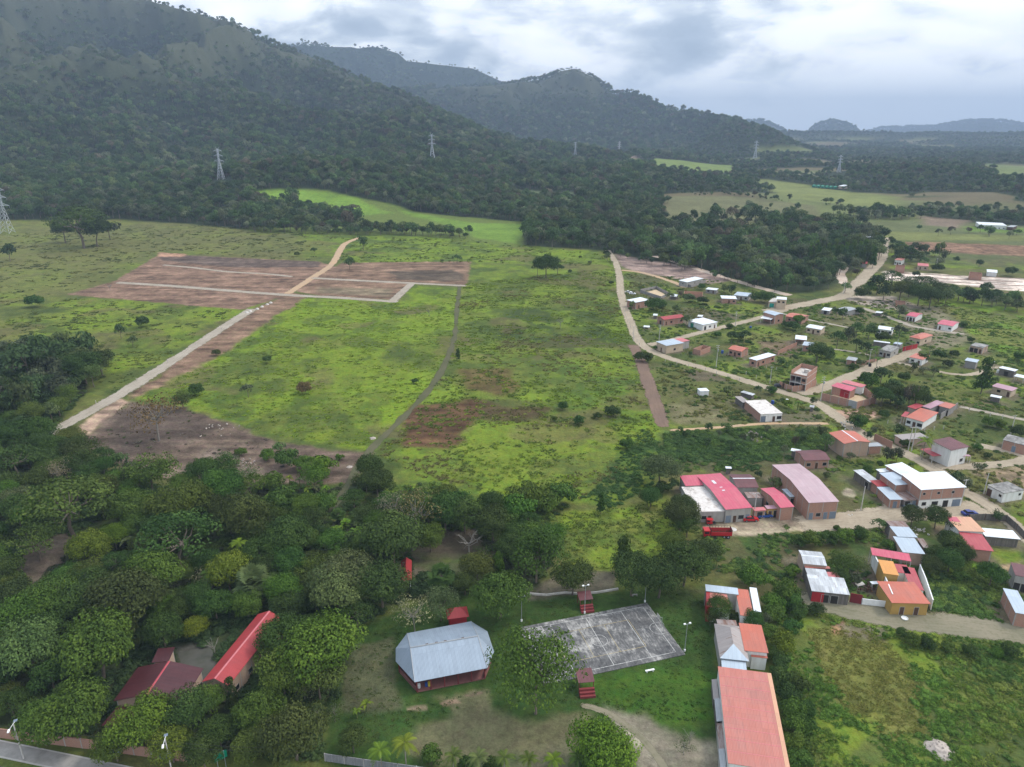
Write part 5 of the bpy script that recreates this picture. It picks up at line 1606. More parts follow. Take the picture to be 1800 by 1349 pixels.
# ---- court
q = [PZ(19, *p) for p in ((835, 362), (1205, 880))]
ux = PZ(19, 1205, 880) - PZ(19, 275, 1080)
ux = ux / np.linalg.norm(ux)
vy = np.array([-ux[1], ux[0], 0])
nr = PZ(19, 1205, 880)
LN, WD = 28.4, 15.7
co = nr - ux * LN
r = empty('court', co + ux * LN / 2 + vy * WD / 2, 'weathered concrete sports court with faded white and yellow lines', 'court')
cp = lambda a, b, z=.14: co + ux * a + vy * b + Zv * z
m = MB()
m.box(cp(-1.4, -1.3, -.2), ux * (LN + 3.0), vy * (WD + 2.4), Zv * .33, 'court_concrete')
m.build('slab', r)


def lines(name, mat, segs, wd, z):
    m = MB()
    for a, b in segs:
        A, B = cp(*a, z), cp(*b, z)
        d = (B - A) / np.linalg.norm(B - A)
        n = np.array([-d[1], d[0], 0]) * wd / 2
        m.face([A - n - d * wd / 2, B - n + d * wd / 2, B + n + d * wd / 2, A + n - d * wd / 2], mat)
    m.build(name, r)


def arc(cx_, cy_, rr, a0, a1, n=24):
    P = [(cx_ + rr * math.cos(a0 + (a1 - a0) * i / n), cy_ + rr * math.sin(a0 + (a1 - a0) * i / n)) for i in range(n + 1)]
    return list(zip(P, P[1:]))


hx, hy = LN / 2, WD / 2
lines('white_lines', 'line_white', [((0, 0), (LN, 0)), ((0, WD), (LN, WD)), ((0, 0), (0, WD)), ((LN, 0), (LN, WD)), ((hx, 0), (hx, WD)), ((LN - 5.6, 0), (LN - 5.6, WD)), ((5.6, 0), (5.6, WD))]
      + arc(hx, hy, 1.75, 0, 6.2832, 36) + arc(LN, hy, 1.9, 1.2, 5.08) + arc(0, hy, 1.9, -1.94, 1.94) + arc(LN, 0, .6, 1.57, 3.14, 6) + arc(LN, WD, .6, 3.14, 4.71, 6), .11, .134)
lines('yellow_lines', 'line_yellow', [((hx - 9, hy - 4.5), (hx + 9, hy - 4.5)), ((hx - 9, hy + 4.5), (hx + 9, hy + 4.5)), ((hx - 9, hy - 4.5), (hx - 9, hy + 4.5)), ((hx + 9, hy - 4.5), (hx + 9, hy + 4.5)),
                                      ((hx + 3, hy - 4.5), (hx + 3, hy + 4.5)), ((hx - 3, hy - 4.5), (hx - 3, hy + 4.5))], .08, .138)
FOOT.append((np.array([cp(-1.4, -1.3)[:2], cp(LN + 1.6, -1.3)[:2], cp(LN + 1.6, WD + 1.1)[:2], cp(-1.4, WD + 1.1)[:2]]), .2))


def lamp_mast(label, base, c, h=8.0):
    p = PZ(c, *base)
    r = empty('floodlight_mast', p, label, 'floodlight', 'floodlights of the court')
    m = MB()
    m.tube([p, p + Zv * h], .08, .05, 'steel', 8)
    m.build('pole', r)
    m = MB()
    m.box(p + ux * -.75 + Zv * (h - .05) - vy * .04, ux * 1.5, vy * .08, Zv * .08, 'steel')
    m.build('crossbar', r)
    for s in (-.62, .62):
        m = MB()
        m.box(p + ux * (s - .22) + Zv * (h + .04) - vy * .16, ux * .44, vy * .32, Zv * .2, 'white_paint')
        m.build('floodlight', r)
    m = MB()
    m.lathe(p, [(.22, 0), (.22, .5), (.12, .55)], 'white_paint', 8)
    m.build('foot', r)


lamp_mast('floodlight mast behind the far right corner of the court', (858, 312), 19, 7.0)
lamp_mast('floodlight mast at the near right corner of the court', (1307, 868), 19, 7.0)
lamp_mast('floodlight mast in front of the far bleacher', (177, 440), 19, 7.5)
lamp_mast('floodlight mast beside the tree behind the metal pavilion', (830, 398), 7, 6.6)


def bleacher(label, c, fl, fr, br, flip):
    """roofed stand: three steps under a two-slope roof"""
    o, u, v, L, D = frame_of(c, fl, fr, br, 2.6, 2.6)
    r = empty('bleacher', o + u * L / 2 + v * D / 2, label, 'bleacher', 'roofed bleachers beside the court')
    m = MB()
    m.prism([o + Zv * 2.45, o + u * L + Zv * 2.45, o + u * L + v * D + Zv * 3.0, o + v * D + Zv * 3.0], .06, 'maroon_roof')
    m.build('roof', r)
    m = MB()
    for a in (.15, L - .27):
        for b in (.15, D - .27):
            m.box(o + u * a + v * b, u * .12, v * .12, Zv * (2.4 + .5 * b / D), 'red_post')
    m.build('posts', r)
    for k in range(3):
        m = MB()
        b = D - .7 - k * .75 if not flip else -.55 - k * .55
        m.box(o + u * .1 + v * b, u * (L - .2), v * .45, Zv * (.5 + .4 * (2 - k) if not flip else 1.3 - .4 * k), 'red_post')
        m.build('bench', r)
    FOOT.append((np.array([(o - v * 2)[:2], (o + u * L - v * 2)[:2], (o + u * L + v * D)[:2], (o + v * D)[:2]]), .2))


bleacher('dark red roofed bleacher behind the far side of the court', 19, (122, 290), (275, 272), (240, 195), True)
bleacher('dark red roofed bleacher on the near side of the court', 19, (110, 1225), (292, 1200), (262, 1065), True)


def bench_box(label, c, a, b, mat, name='bench', cat='bench'):
    p, q_ = PZ(c, *a), PZ(c, *b)
    u = (q_ - p) / np.linalg.norm(q_ - p)
    n = np.array([-u[1], u[0], 0])
    L = np.linalg.norm(q_ - p)
    r = empty(name, (p + q_) / 2, label, cat)
    m = MB()
    m.box(p + Zv * .40, u * L, n * .42, Zv * .09, mat)
    m.build('seat', r)
    for s in (.12, .8):
        m = MB()
        m.box(p + u * L * s + n * .04, u * .18, n * .34, Zv * .395, mat)
        m.build('leg', r)


bench_box('white concrete bench on the lawn right of the court', 19, (868, 1118), (968, 1098), 'white_paint')
bench_box('low dark bench under the trees behind the court', 19, (712, 252), (778, 248), 'concrete_wall')
# basket hoops / goals at the court ends
for a, lb in ((LN + .4, 'rusty goal frame at the right end of the court'), (-.4, 'rusty goal frame at the left end of the court under the tree')):
    r = empty('goal_frame', cp(a, hy, .12), lb, 'goal')
    m = MB()
    s = 1 if a > 0 else -1
    for b in (-1.5, 1.5):
        m.tube([cp(a, hy + b, .1), cp(a, hy + b, 2.2)], .045, .045, 'steel', 6)
    m.tube([cp(a, hy - 1.5, 2.2), cp(a, hy + 1.5, 2.2)], .045, .045, 'steel', 6)
    m.build('goal_posts', r)
    m = MB()
    m.tube([cp(a + s * .3, hy, .1), cp(a + s * .3, hy, 2.9), cp(a - s * .6, hy, 3.1)], .06, .05, 'steel', 6)
    m.build('hoop_pole', r)
    m = MB()
    m.box(cp(a - s * .62, hy - .8, 2.8), ux * .04, vy * 1.6, Zv * 1.0, 'pale_concrete')
    m.build('backboard', r)
fence('low stone drain wall along the far edge of the lawn', [(862, 255), (960, 262), (1060, 250), (1130, 255), (1220, 250), (1340, 230)], .45, 'pale_concrete', c=7, th=.35)
fence('white football goalposts field rail beyond the wood', [(330, 175), (460, 190)], .1, 'white_paint', name='rail', cat='rail', c=2)
for (a, b), lb in ((((322, 190), (372, 196)), 'left'), (((410, 198), (462, 190)), 'right')):
    p, q_ = PZ(2, *a), PZ(2, *b)
    r = empty('football_goal', (p + q_) / 2, f'white football goal on the far field, the {lb} one', 'goal', 'football goals')
    m = MB()
    m.tube([p, p + Zv * 5, q_ + Zv * 5, q_], .22, .22, 'white_paint', 6)
    m.build('goal_posts', r)

# ---- street wall, gates, fence at the bottom
fence('brick street wall with two blue-grey gates under the trees', [(-150, 1279), (0, 1297), (175, 1319), (331, 1340)], 2.2, 'brick', post='concrete_wall', gates=((2, .18, 2.4, 'steel_blue'), (2, .74, 2.8, 'steel_blue')))
fence('rounded brick end of the street wall', [(331, 1340), (345, 1334), (352, 1318)], 2.2, 'pale_brick')
fence('grey picket fence along the bottom of the park', [(572, 1338), (640, 1348), (700, 1356), (900, 1385)], 1.7, 'picket', name='fence', cat='fence', post='concrete_wall')


def street_lamp(label, base, tip, c):
    p = PZ(c, *base)
    h = 8.0
    r = empty('street_lamp', p, label, 'street lamp', 'street lamps')
    m = MB()
    m.tube([p, p + Zv * h], .13, .09, 'concrete_pole', 8)
    m.build('pole', r)
    t_ = PZ(c, *tip, h + .9)
    d = t_ - (p + Zv * h)
    d[2] = 0
    d = d / np.linalg.norm(d)
    m = MB()
    m.tube([p + Zv * (h - .5) - d * 1.1, p + Zv * h, p + Zv * (h + .7) + d * 2.2], .05, .045, 'white_paint', 6)
    m.build('arm', r)
    m = MB()
    e = p + Zv * (h + .68) + d * 2.1
    n = np.array([-d[1], d[0], 0])
    m.box(e - n * .16, d * .8, n * .32, Zv * .14, 'white_paint')
    m.build('lamp_head', r)
    m = MB()
    m.box(p + Zv * (h - .45) - d * 1.5 - n * .3, d * .6, n * .6, Zv * .06, 'steel_blue')
    m.build('solar_panel', r)


street_lamp('street lamp on the pavement nearest the left edge', (180, 405), (40, 258), 18)
street_lamp('street lamp in front of the blue-grey gate', (1300, 520), (1212, 430), 18)
r = empty('road_sign', PZ(18, 1690, 480), 'green road sign seen from the side by the street wall', 'road sign')
p0, p1 = PZ(18, 1650, 500), PZ(18, 1705, 470)
m = MB()
for p in (p0, p1):
    m.tube([p, p + Zv * 3.9], .05, .05, 'steel', 6)
m.build('posts', r)
d = (p1 - p0) / np.linalg.norm(p1 - p0)
nn = np.array([-d[1], d[0], 0])
m = MB()
m.box(p0 - d * .5 + Zv * 2.3 - nn * .04, d * (np.linalg.norm(p1 - p0) + 1.0), nn * .05, Zv * 1.5, 'sign_green')
m.build('sign_board', r)


def cable(label, pts, sag):
    P = []
    for a, b in zip(pts, pts[1:]):
        for k in range(10):
            t_ = k / 10
            P.append(a + (b - a) * t_ - Zv * sag * 4 * t_ * (1 - t_))
    P.append(pts[-1])
    m = MB()
    m.tube(P, .022, .022, 'black_metal', 4)
    tag(m.build('power_cable', None, pts[0]), label, 'cable', 'street cables')


L0, L1, L2 = PZ(18, 180, 405), PZ(18, 1300, 520), flat(546, 1372)
cable('upper power cable strung along the street in front of the trees', [L0 - (L1 - L0) * .5 + Zv * 7.4, L0 + Zv * 7.4, L1 + Zv * 7.4, L2 + Zv * 7.2], .5)
cable('lower power cable strung along the street in front of the trees', [L0 - (L1 - L0) * .5 + Zv * 6.6, L0 + Zv * 6.6, L1 + Zv * 6.6, L2 + Zv * 6.4], .6)


def power_pole(label, c, x, y, h=9.0, arms=2, box=False):
    p = PZ(c, x, y)
    r = empty('power_pole', p, label, 'power pole', 'concrete power poles')
    m = MB()
    m.tube([p, p + Zv * h], .17, .10, 'concrete_pole', 8)
    m.build('pole', r)
    for k in range(arms):
        m = MB()
        m.box(p + np.array([-.85, -.05, h - .35 - .9 * k]), (1.7, .25, 0), (-.02, .1, 0), (0, 0, .12), 'concrete_pole')
        m.build('crossarm', r)
    if box:
        m = MB()
        m.lathe(p + np.array([.1, -.38, h - 2.9]), [(0, 0), (.3, 0), (.3, .9), (0, .95)], 'steel', 8)
        m.build('transformer', r)


power_pole('tall power pole with transformer beside the brick compound', 12, 742, 765, 10.5, 3, True)
power_pole('power pole beside the pale hall at the road fork', 21, 525, 1175, 9, 2, True)
power_pole('power pole at the bend of the winding dirt road', 21, 118, 1170, 8, 1)
power_pole('power pole beside the crossing road right of the green netting', 21, 1728, 950, 9, 2)
power_pole('power pole in the gardens below the orange cottage', 1, 1163, 1020, 11, 2, True)
power_pole('power pole at the road in front of the unfinished house', 1, 1588, 1150, 8, 1)
power_pole('power pole at the unfinished house yard wall', 12, 492, 615, 8, 1)
power_pole('power pole beside the wide dirt road below the wood', 2, 372, 435, 9, 2)
power_pole('left power pole of the pair in front of the red porch', 13, 132, 840, 9, 1)
power_pole('right power pole of the pair in front of the red porch', 13, 180, 845, 9, 1)
power_pole('thin power pole on the lawn beside the long narrow shed', 15, 308, 775, 8, 0)
power_pole('power pole at the right corner of the two-storey brick house', 15, 1572, 685, 8, 1)
power_pole('power pole beside the sandy lane and the brick hut', 2, 570, 1000, 8, 1)
power_pole('power pole in front of the grey concrete house', 2, 785, 905, 7, 0)
power_pole('power pole beside the shopfront awnings', 14, 1010, 825, 8, 1)
power_pole('power pole behind the pale lots', 2, 1100, 245, 9, 1)
power_pole('power pole beside the brick house at the right edge', 4, 1678, 430, 8, 1)
power_pole('power pole in front of the white house with brown gate', 4, 1445, 940, 7, 0)


def post_row(label, pts, c, step, h, group):
    W = [PZ(c, *p) for p in pts]
    n = 0
    for a, b in zip(W, W[1:]):
        L = np.linalg.norm(b - a)
        for k in range(max(1, int(L / step))):
            p = a + (b - a) * (k * step / L)
            m = MB()
            m.box(p - np.array([.08, .08, 0]), (.16, 0, 0), (0, .16, 0), (0, 0, h), 'concrete_pole')
            tag(m.build('fence_post', None, p), label, 'fence post', group)


post_row('pale fence post bordering the fenced plot below the long white roof', [(1400, 1075), (1480, 1105), (1540, 1125)], 1, 4.5, 1.6, 'fence posts of the plot below the long white roof')
post_row('pale fence post along the plot left of the unfinished house', [(1560, 1030), (1640, 1040), (1740, 1070)], 1, 4.5, 1.6, 'fence posts left of the unfinished house')
post_row('small marker post beside the straight gravel road', [(500 - 330 + 168, 660), (480, 580), (590, 515), (690, 455), (780, 400), (870, 345)], 23, 28, 1.4, 'marker posts of the gravel road')


post_row('weathered fence post along the dry lots beside the winding road', [(1150, 632), (1240, 652), (1330, 679)], 0, 6, 1.5, 'fence posts of the dry lots')
post_row('weathered fence post of the garden strip behind the red gable roof', [(1560, 745), (1625, 758), (1690, 752)], 0, 4, 1.5, 'fence posts of the garden strip')
post_row('weathered fence post along the lane right of the mauve roof', [(1683, 719), (1740, 732), (1800, 744)], 0, 4, 1.5, 'fence posts of the right-hand lane')
post_row('weathered fence post along the pasture side of the winding road', [(1096, 545), (1112, 588), (1128, 615)], 0, 7, 1.5, 'fence posts of the pasture edge')


# ---- pylons
def pylon(label, px, py, hpx, wide=False):
    p = at(px, py)
    d = float(np.dot(p - np.array([0, 0, CAM_H]), FW))
    H = hpx * d / FPX * 1.03
    PYL.append(p)
    r = empty('power_pylon', p, label, 'pylon', 'steel lattice pylons')
    th = max(.09, .00022 * d)
    hw = lambda z: H * (.105 - .085 * min(z / (.62 * H), 1) ** .8)
    m = MB()
    zs = [0, .12, .23, .33, .42, .5, .57, .64, .72, .8, .88, .95, 1.0]
    cor = lambda z, k: p + np.array([(-1, 1, 1, -1)[k] * hw(z), (-1, -1, 1, 1)[k] * hw(z), z])
    for k in range(4):
        m.tube([cor(z * H, k) for z in zs], th * 1.25, th, 'galvanised', 4)
    for a, b in zip(zs, zs[1:]):
        for k in range(4):
            j = (k + 1) % 4
            m.tube([cor(a * H, k), cor(b * H, j)], th * .7, th * .7, 'galvanised', 3)
            m.tube([cor(a * H, j), cor(b * H, k)], th * .7, th * .7, 'galvanised', 3)
    m.build('tower', r)
    for f, w_ in ((.60, .17), (.77, .15), (.93, .135)):
        m = MB()
        for s in (-1, 1):
            tip = p + np.array([s * w_ * H, 0, f * H])
            for yy in (-1, 1):
                m.tube([p + np.array([0, yy * hw(f * H), f * H]), tip], th, th * .7, 'galvanised', 4)
                m.tube([p + np.array([0, yy * hw(f * H), (f + .055) * H]), tip], th, th * .7, 'galvanised', 4)
            m.tube([tip, tip - Zv * .05 * H], th * .6, th * .6, 'steel', 4)
        m.build('crossarm', r)
    m = MB()
    for s in (-1, 1):
        m.tube([p + Zv * .95 * H, p + np.array([s * .07 * H, 0, 1.06 * H])], th, th * .6, 'galvanised', 4)
    m.build('peak', r)
    return p + Zv * H


PYL = []
tops = [pylon('large lattice pylon standing in the rough pasture at the left edge', 14, 410, 76),
        pylon('lattice pylon rising from the woods below the main mountain', 389, 316, 50), pylon('slim lattice pylon on the wooded slope left of the peak', 760, 278, 38),
        pylon('small lattice pylon beside the far red-earth clearing', 1011, 272, 20), pylon('small lattice pylon right of the far red-earth clearing', 1088, 270, 19),
        pylon('lattice pylon at the right foot of the peak', 1327, 279, 28), pylon('lattice pylon on the far plain right of the peak', 1474, 304, 28)]
q = at(1112, 163)
r = empty('radio_mast', q, 'thin radio mast on the small shoulder of the peak', 'mast')
m = MB()
m.tube([q, q + Zv * 46], 1.3, .7, 'galvanised', 4)
m.build('mast', r)
for k in range(7):
    house('reddish house of the far settlement below the peak', 0, (1050 + 9 * k, 270 + (k % 2) * 2.0), (1056 + 9 * k, 270.5 + (k % 2) * 2.0), (1057 + 9 * k, 269 + (k % 2) * 2.0), 5.0, ['dull_red_roof', 'white_roof', 'brick'][k % 3], 'brick', group='far settlement houses', roof='gx', rise=1.5)


# ---- vehicles
def wheel(root, p, ax, rr=.33, w_=.22):
    m = MB()
    fw = np.array([-ax[1], ax[0], 0])
    R = [p + fw * rr * math.cos(6.2832 * k / 12) + Zv * rr * math.sin(6.2832 * k / 12) for k in range(12)]
    A, B = [q - ax * w_ / 2 for q in R], [q + ax * w_ / 2 for q in R]
    m.face(A, 'rubber')
    m.face(B[::-1], 'rubber')
    for k in range(12):
        m.face((A[k], B[k], B[(k + 1) % 12], A[(k + 1) % 12]), 'rubber')
    o = m.build('wheel', root)
    m = MB()
    for s in (-1, 1):
        c_ = [p + s * ax * (w_ / 2 + .006) + (q - p) * .55 for q in R]
        m.face(c_ if s < 0 else c_[::-1], 'steel')
    m.build('rim', o, parent_world(root))


def car(label, c, x, y, ang, mat, group=None, ln=4.4):
    p = PZ(c, x, y)
    f = np.array([math.cos(ang), math.sin(ang), 0])
    s = np.array([-f[1], f[0], 0])
    r = empty('car', p, label, 'car', group)
    q = lambda a, b, z: p + f * a + s * b + Zv * z
    k = ln / 4.4
    prof = [(-2.2, .35), (-2.2, .85), (-2.0, 1.0), (-1.2, 1.02), (.9, 1.02), (2.0, .85), (2.2, .7), (2.2, .35)]
    m = MB()
    Lf, Rt = [q(a * k, -.85, z) for a, z in prof], [q(a * k, .85, z) for a, z in prof]
    m.face(Lf, mat)
    m.face(Rt[::-1], mat)
    for i in range(len(prof)):
        j = (i + 1) % len(prof)
        m.face((Lf[i], Rt[i], Rt[j], Lf[j]), mat)
    m.build('body', r)
    m = MB()
    cab = [(-1.7, 1.02, .82), (-1.2, 1.45, .68), (.1, 1.47, .68), (.95, 1.02, .82)]
    A, B = [q(a * k, -w_, z) for a, z, w_ in cab], [q(a * k, w_, z) for a, z, w_ in cab]
    m.face(A[::-1], 'glass')
    m.face(B, 'glass')
    m.face((A[0], A[1], B[1], B[0]), 'glass')
    m.face((A[1], A[2], B[2], B[1]), mat)
    m.face((A[2], A[3], B[3], B[2]), 'glass')
    m.build('cabin', r)
    for a in (-1.35, 1.35):
        for b in (-.8, .8):
            wheel(r, q(a * k, b, .33), s)
    for b in (-.6, .6):
        m = MB()
        m.box(q(2.2 * k, b - .15, .62), s * .3, f * .02, Zv * .14, 'white_paint')
        m.build('headlight', r)


car('white car parked on the left at the yard of the tall brick house', 1, 472, 428, -.5, 'car_white', 'parked white cars')
car('white car parked on the right at the yard of the tall brick house', 1, 503, 440, -.15, 'car_white', 'parked white cars')
car('blue car behind the peach-roofed house', 20, 1222, 32, .1, 'car_blue')
car('red car parked at the brick shopfront', 14, 965, 865, .05, 'car_red')
car('dark blue car in front of the ochre shop', 14, 1150, 818, .1, 'plastic_blue')
car('dark car parked at the unfinished house', 12, 85, 548, -.25, 'black_metal')
car('blue car at the green gate of the two-storey brick house', 15, 930, 738, .1, 'steel_blue')
# red lorry
p = PZ(14, 515, 1075)
f, s = np.array([-1.0, .03, 0]), np.array([-.03, -1.0, 0])
q = lambda a, b, z: p + f * a + s * b + Zv * z
r = empty('lorry', p, 'red lorry with open slatted cargo bed parked by the bushes', 'lorry')
m = MB()
m.box(q(1.9, -1.05, .6), f * 1.7, s * 2.1, Zv * 1.75, 'car_red')
m.build('cab', r)
m = MB()
m.box(q(2.2, -1.07, 1.4), f * 1.2, s * 2.14, Zv * .6, 'glass')
m.build('cab_window', r)
m = MB()
m.box(q(-3.9, -1.15, .8), f * 5.6, s * 2.3, Zv * .15, 'dark_wood')
m.build('bed', r)
for b, e1, ln_ in ((-1.2, f, 5.6), (1.1, f, 5.6)):
    m = MB()
    m.box(q(-3.9, b, .97), e1 * ln_, s * .08, Zv * 1.1, 'car_red')
    for k in range(8):
        m.box(q(-3.9 + k * .79, b, 2.075), f * .07, s * .07, Zv * .6, 'dark_wood')
    m.box(q(-3.9, b, 2.68), f * 5.6, s * .07, Zv * .08, 'dark_wood')
    m.build('side_board', r)
m = MB()
for a in (-3.95, 1.7):
    m.box(q(a, -1.1, .97), f * .06, s * 2.18, Zv * 1.7, 'dark_red_wall')
m.build('tailboard', r)
for a in (-3.0, -1.9, 2.7):
    for b in (-1.0, 1.0):
        wheel(r, q(a, b, .48), s, .48, .3)
# three-wheeled taxi
p = PZ(14, 440, 915)
r = empty('three_wheeler', p, 'red three-wheeled taxi in front of the stained concrete roof', 'three-wheeler')
q = lambda a, b, z: p + np.array([a, b, z])
m = MB()
m.box(q(-1.1, -.6, .45), (1.5, 0, 0), (0, 1.2, 0), (0, 0, .55), 'car_red')
m.box(q(.4, -.2, .5), (.9, 0, 0), (0, .4, 0), (0, 0, .4), 'black_metal')
m.build('body', r)
m = MB()
m.prism([q(-1.15, -.68, 1.75), q(.6, -.62, 1.7), q(.6, .62, 1.7), q(-1.15, .68, 1.75)], .1, 'car_red')
m.build('canopy', r)
m = MB()
for a, b in ((-1.1, -.6), (-1.1, .55), (.5, -.55), (.5, .5)):
    m.box(q(a, b, .9), (.05, 0, 0), (0, .05, 0), (0, 0, .78), 'black_metal')
m.build('posts', r)
m = MB()
m.box(q(-.9, -.5, 1.0), (.5, 0, 0), (0, 1.0, 0), (0, 0, .35), 'black_metal')
m.build('seat', r)
for a, b in ((-.8, -.62), (-.8, .62), (1.3, 0)):
    wheel(r, q(a, b, .28), np.array([0, 1.0, 0]), .28, .14)

# ---- small things lying about
m = MB()
p = PZ(20, 540, 1128)
m.lathe(p, [(0, .05), (.55, .06), (.66, .22), (.75, .27), (.77, .22), (.64, 0), (0, 0)], 'white_paint', 20)
tag(m.build('round_basin', None, p, True), 'shallow white round basin lying on the dusty road', 'basin')
m = MB()
p = PZ(14, 735, 980)
m.lathe(p, [(0, .12), (.8, .14), (1.05, .05), (1.1, 0)], 'pale_concrete', 12)
tag(m.build('sand_heap', None, p, True), 'small heap of pale sand beside the lorry', 'heap')
p = PZ(20, 45, 798)
m = MB()
m.box(p + Zv * .25, (1.9, .3, .25), (-.2, 1.2, 0), (0, 0, .15), 'pale_concrete')
m.box(p, (.15, 0, 0), (0, 1.1, 0), (0, 0, .25), 'pale_concrete')
tag(m.build('washing_slab', None, p), 'tilted pinkish slab lying on the dark soil between the shack and the ochre house', 'slab')
house('white sheet shelter against the tall white side wall', 20, (205, 768), (292, 752), (280, 722), 1.9, 'white_roof', 'plank', 'shelter', 'shelter', posts='concrete_pole')


def heap(label, c, x, y, rad_, n, mat, seed, name='rubble_heap', cat='rubble'):
    rg = np.random.default_rng(seed)
    p = PZ(c, x, y)
    m = MB()
    if mat == 'rubble' and rad_ < 4:
        m.lathe(p, [(0, rad_ * .35), (rad_ * .4, rad_ * .3), (rad_ * .8, rad_ * .1), (rad_, 0)], mat, 11)
    for k in range(n):
        a, rr = rg.uniform(0, 6.28), rad_ * rg.uniform(0, 1.1)
        s_ = rg.uniform(.10, .32) * rad_ ** .5
        e = [rg.normal(0, 1, 3) for _ in range(2)]
        e1 = e[0] / np.linalg.norm(e[0])
        e2 = np.cross(e1, e[1])
        e2 /= np.linalg.norm(e2)
        m.box(p + np.array([math.cos(a) * rr, math.sin(a) * rr, max(.02, rad_ * .3 * (1 - rr / rad_))]), e1 * s_, e2 * s_ * .7, np.cross(e1, e2) * s_ * .5, mat)
    tag(m.build(name, None, p), label, cat)


heap('heap of pale rubble in the weeds at the lower right', 11, 905, 1255, 2.6, 40, 'rubble', 1)
heap('scattered white stones on the lane below the compound', 12, 1220, 1165, 5.0, 50, 'pale_concrete', 2, 'stone_heap', 'stones')
heap('grey rubble patch in the vine thicket', 3, 1090, 465, 4.5, 60, 'rubble', 3)
heap('pale heap of sheets and boards in the burnt clearing', 10, 1210, 212, 4.0, 22, 'rubble', 4, 'scrap_heap', 'scrap')
heap('row of white boulders at the edge of the burnt clearing', 10, 1090, 45, 7.0, 16, 'rubble', 5, 'stone_heap', 'stones')
heap('broken boards beside the blue-grey roof', 20, 690, 215, 2.6, 40, 'pale_concrete', 6, 'board_heap', 'boards')
heap('dark burnt heap in the yard of the patched shack', 20, 160, 830, 3.4, 50, 'dark_wood', 7, 'scrap_heap', 'scrap')
heap('stump and stones at the end of the muddy track', 9, 245, 182, 1.2, 10, 'rubble', 8, 'stone_heap', 'stones')
heap('small dark heap on the corner of the burnt clearing', 10, 1728, 228, 1.0, 8, 'rubble', 9, 'stone_heap', 'stones')
for i, (x, y) in enumerate(((868, 340), (880, 336), (905, 328), (922, 320), (940, 312), (952, 306))):
    p = PZ(23, x, y)
    m = MB()
    m.lathe(p, [(0, .9), (.5, .8), (1.0, .35), (1.2, 0)], 'pale_concrete', 8)
    tag(m.build('gravel_pile', None, p), 'small white gravel pile in the row beside the straight gravel road', 'gravel pile', 'gravel piles beside the new road')
heap('white rag-like scrap beside the lawn pole', 15, 185, 835, .9, 8, 'white_paint', 10, 'scrap_heap', 'scrap')
for i, (c_, x, y, mt, lb) in enumerate(((12, 205, 790, 'white_paint', 'white water tank among the bananas'), (3, 1258, 160, 'plastic_blue', 'blue water tank beside the slab-roofed house'), (3, 1385, 155, 'white_paint', 'white water tank left of the compound bushes'),
                                        (1, 1435, 712, 'plastic_blue', 'blue tank in the garden right of the crossing road'), (2, 580, 1010, 'black_metal', 'black water tank beside the sandy road'), (1, 1212, 905, 'plastic_blue', 'blue tank beside the orange cottage'), (17, 1280, 740, 'white_paint', 'pale tank beside the timber house'))):
    if i == 2:
        continue
    p = PZ(c_, x, y)
    m = MB()
    m.lathe(p, [(0, 0), (.6, 0), (.62, 1.2), (.5, 1.45), (.2, 1.55), (0, 1.58)], mt, 10)
    tag(m.build('water_tank', None, p, True), lb, 'water tank', 'water tanks')

LANDMARKS = [('the red school hall', (415, 1140)), ('the dark red hall', (270, 1200)), ('the metal pavilion', (782, 1175)), ('the sports court', (1060, 1130)), ('the gravel road', (230, 690)), ('the burnt clearing', (420, 790)), ('the street wall', (120, 1312)),
             ('the far wood end', (60, 830)), ('the mid wood', (230, 950)), ('the left wood edge', (40, 1020)), ('the banana garden', (530, 880)), ('the small red pavilion', (712, 1015)), ('the small meadow', (1080, 940)), ('the long orange hall', (1320, 1260)),
             ('the hip roof', (1290, 1120)), ('the patched shack', (1450, 1020)), ('the ochre-fronted house', (1590, 1040)), ('the blue-grey roof', (1600, 950)), ('the peach-roofed house', (1710, 940)), ('the pink workshop', (1270, 860)), ('the brick warehouse', (1420, 860)),
             ('the two-storey house', (1640, 860)), ('the red porch', (1670, 790)), ('the orange-roofed house', (1615, 730)), ('the brick compound', (1500, 690)), ('the unfinished house', (1405, 660)), ('the slab-roofed house', (1345, 725)),
             ('the road fork', (1130, 606)), ('the far concrete house', (1217, 492)), ('the teal garage doors', (1368, 530)), ('the crossing road', (1260, 580)), ('the white garden house', (1557, 578)), ('the pink cottages', (1640, 560)), ('the grey concrete house', (1565, 612)),
             ('the bright field', (1750, 570)), ('the mauve roof', (1765, 684)), ('the pale building lots', (1680, 495)), ('the dark village wood', (1640, 520)), ('the football field', (1490, 465)), ('the cleared plots', (420, 485)), ('the muddy track', (780, 650)),
             ('the bright pasture', (600, 640)), ('the right-hand pasture', (960, 620)), ('the rough pasture', (150, 420)), ('the red gable roof', (1495, 775)), ('the weedy lot', (1560, 1200)), ('the picket fence', (700, 1340)), ('the vine thicket', (1320, 790)), ('the dusty road', (1640, 1100))]

build_ground()

# ================================================================== VEGETATION
rng = np.random.default_rng(11)


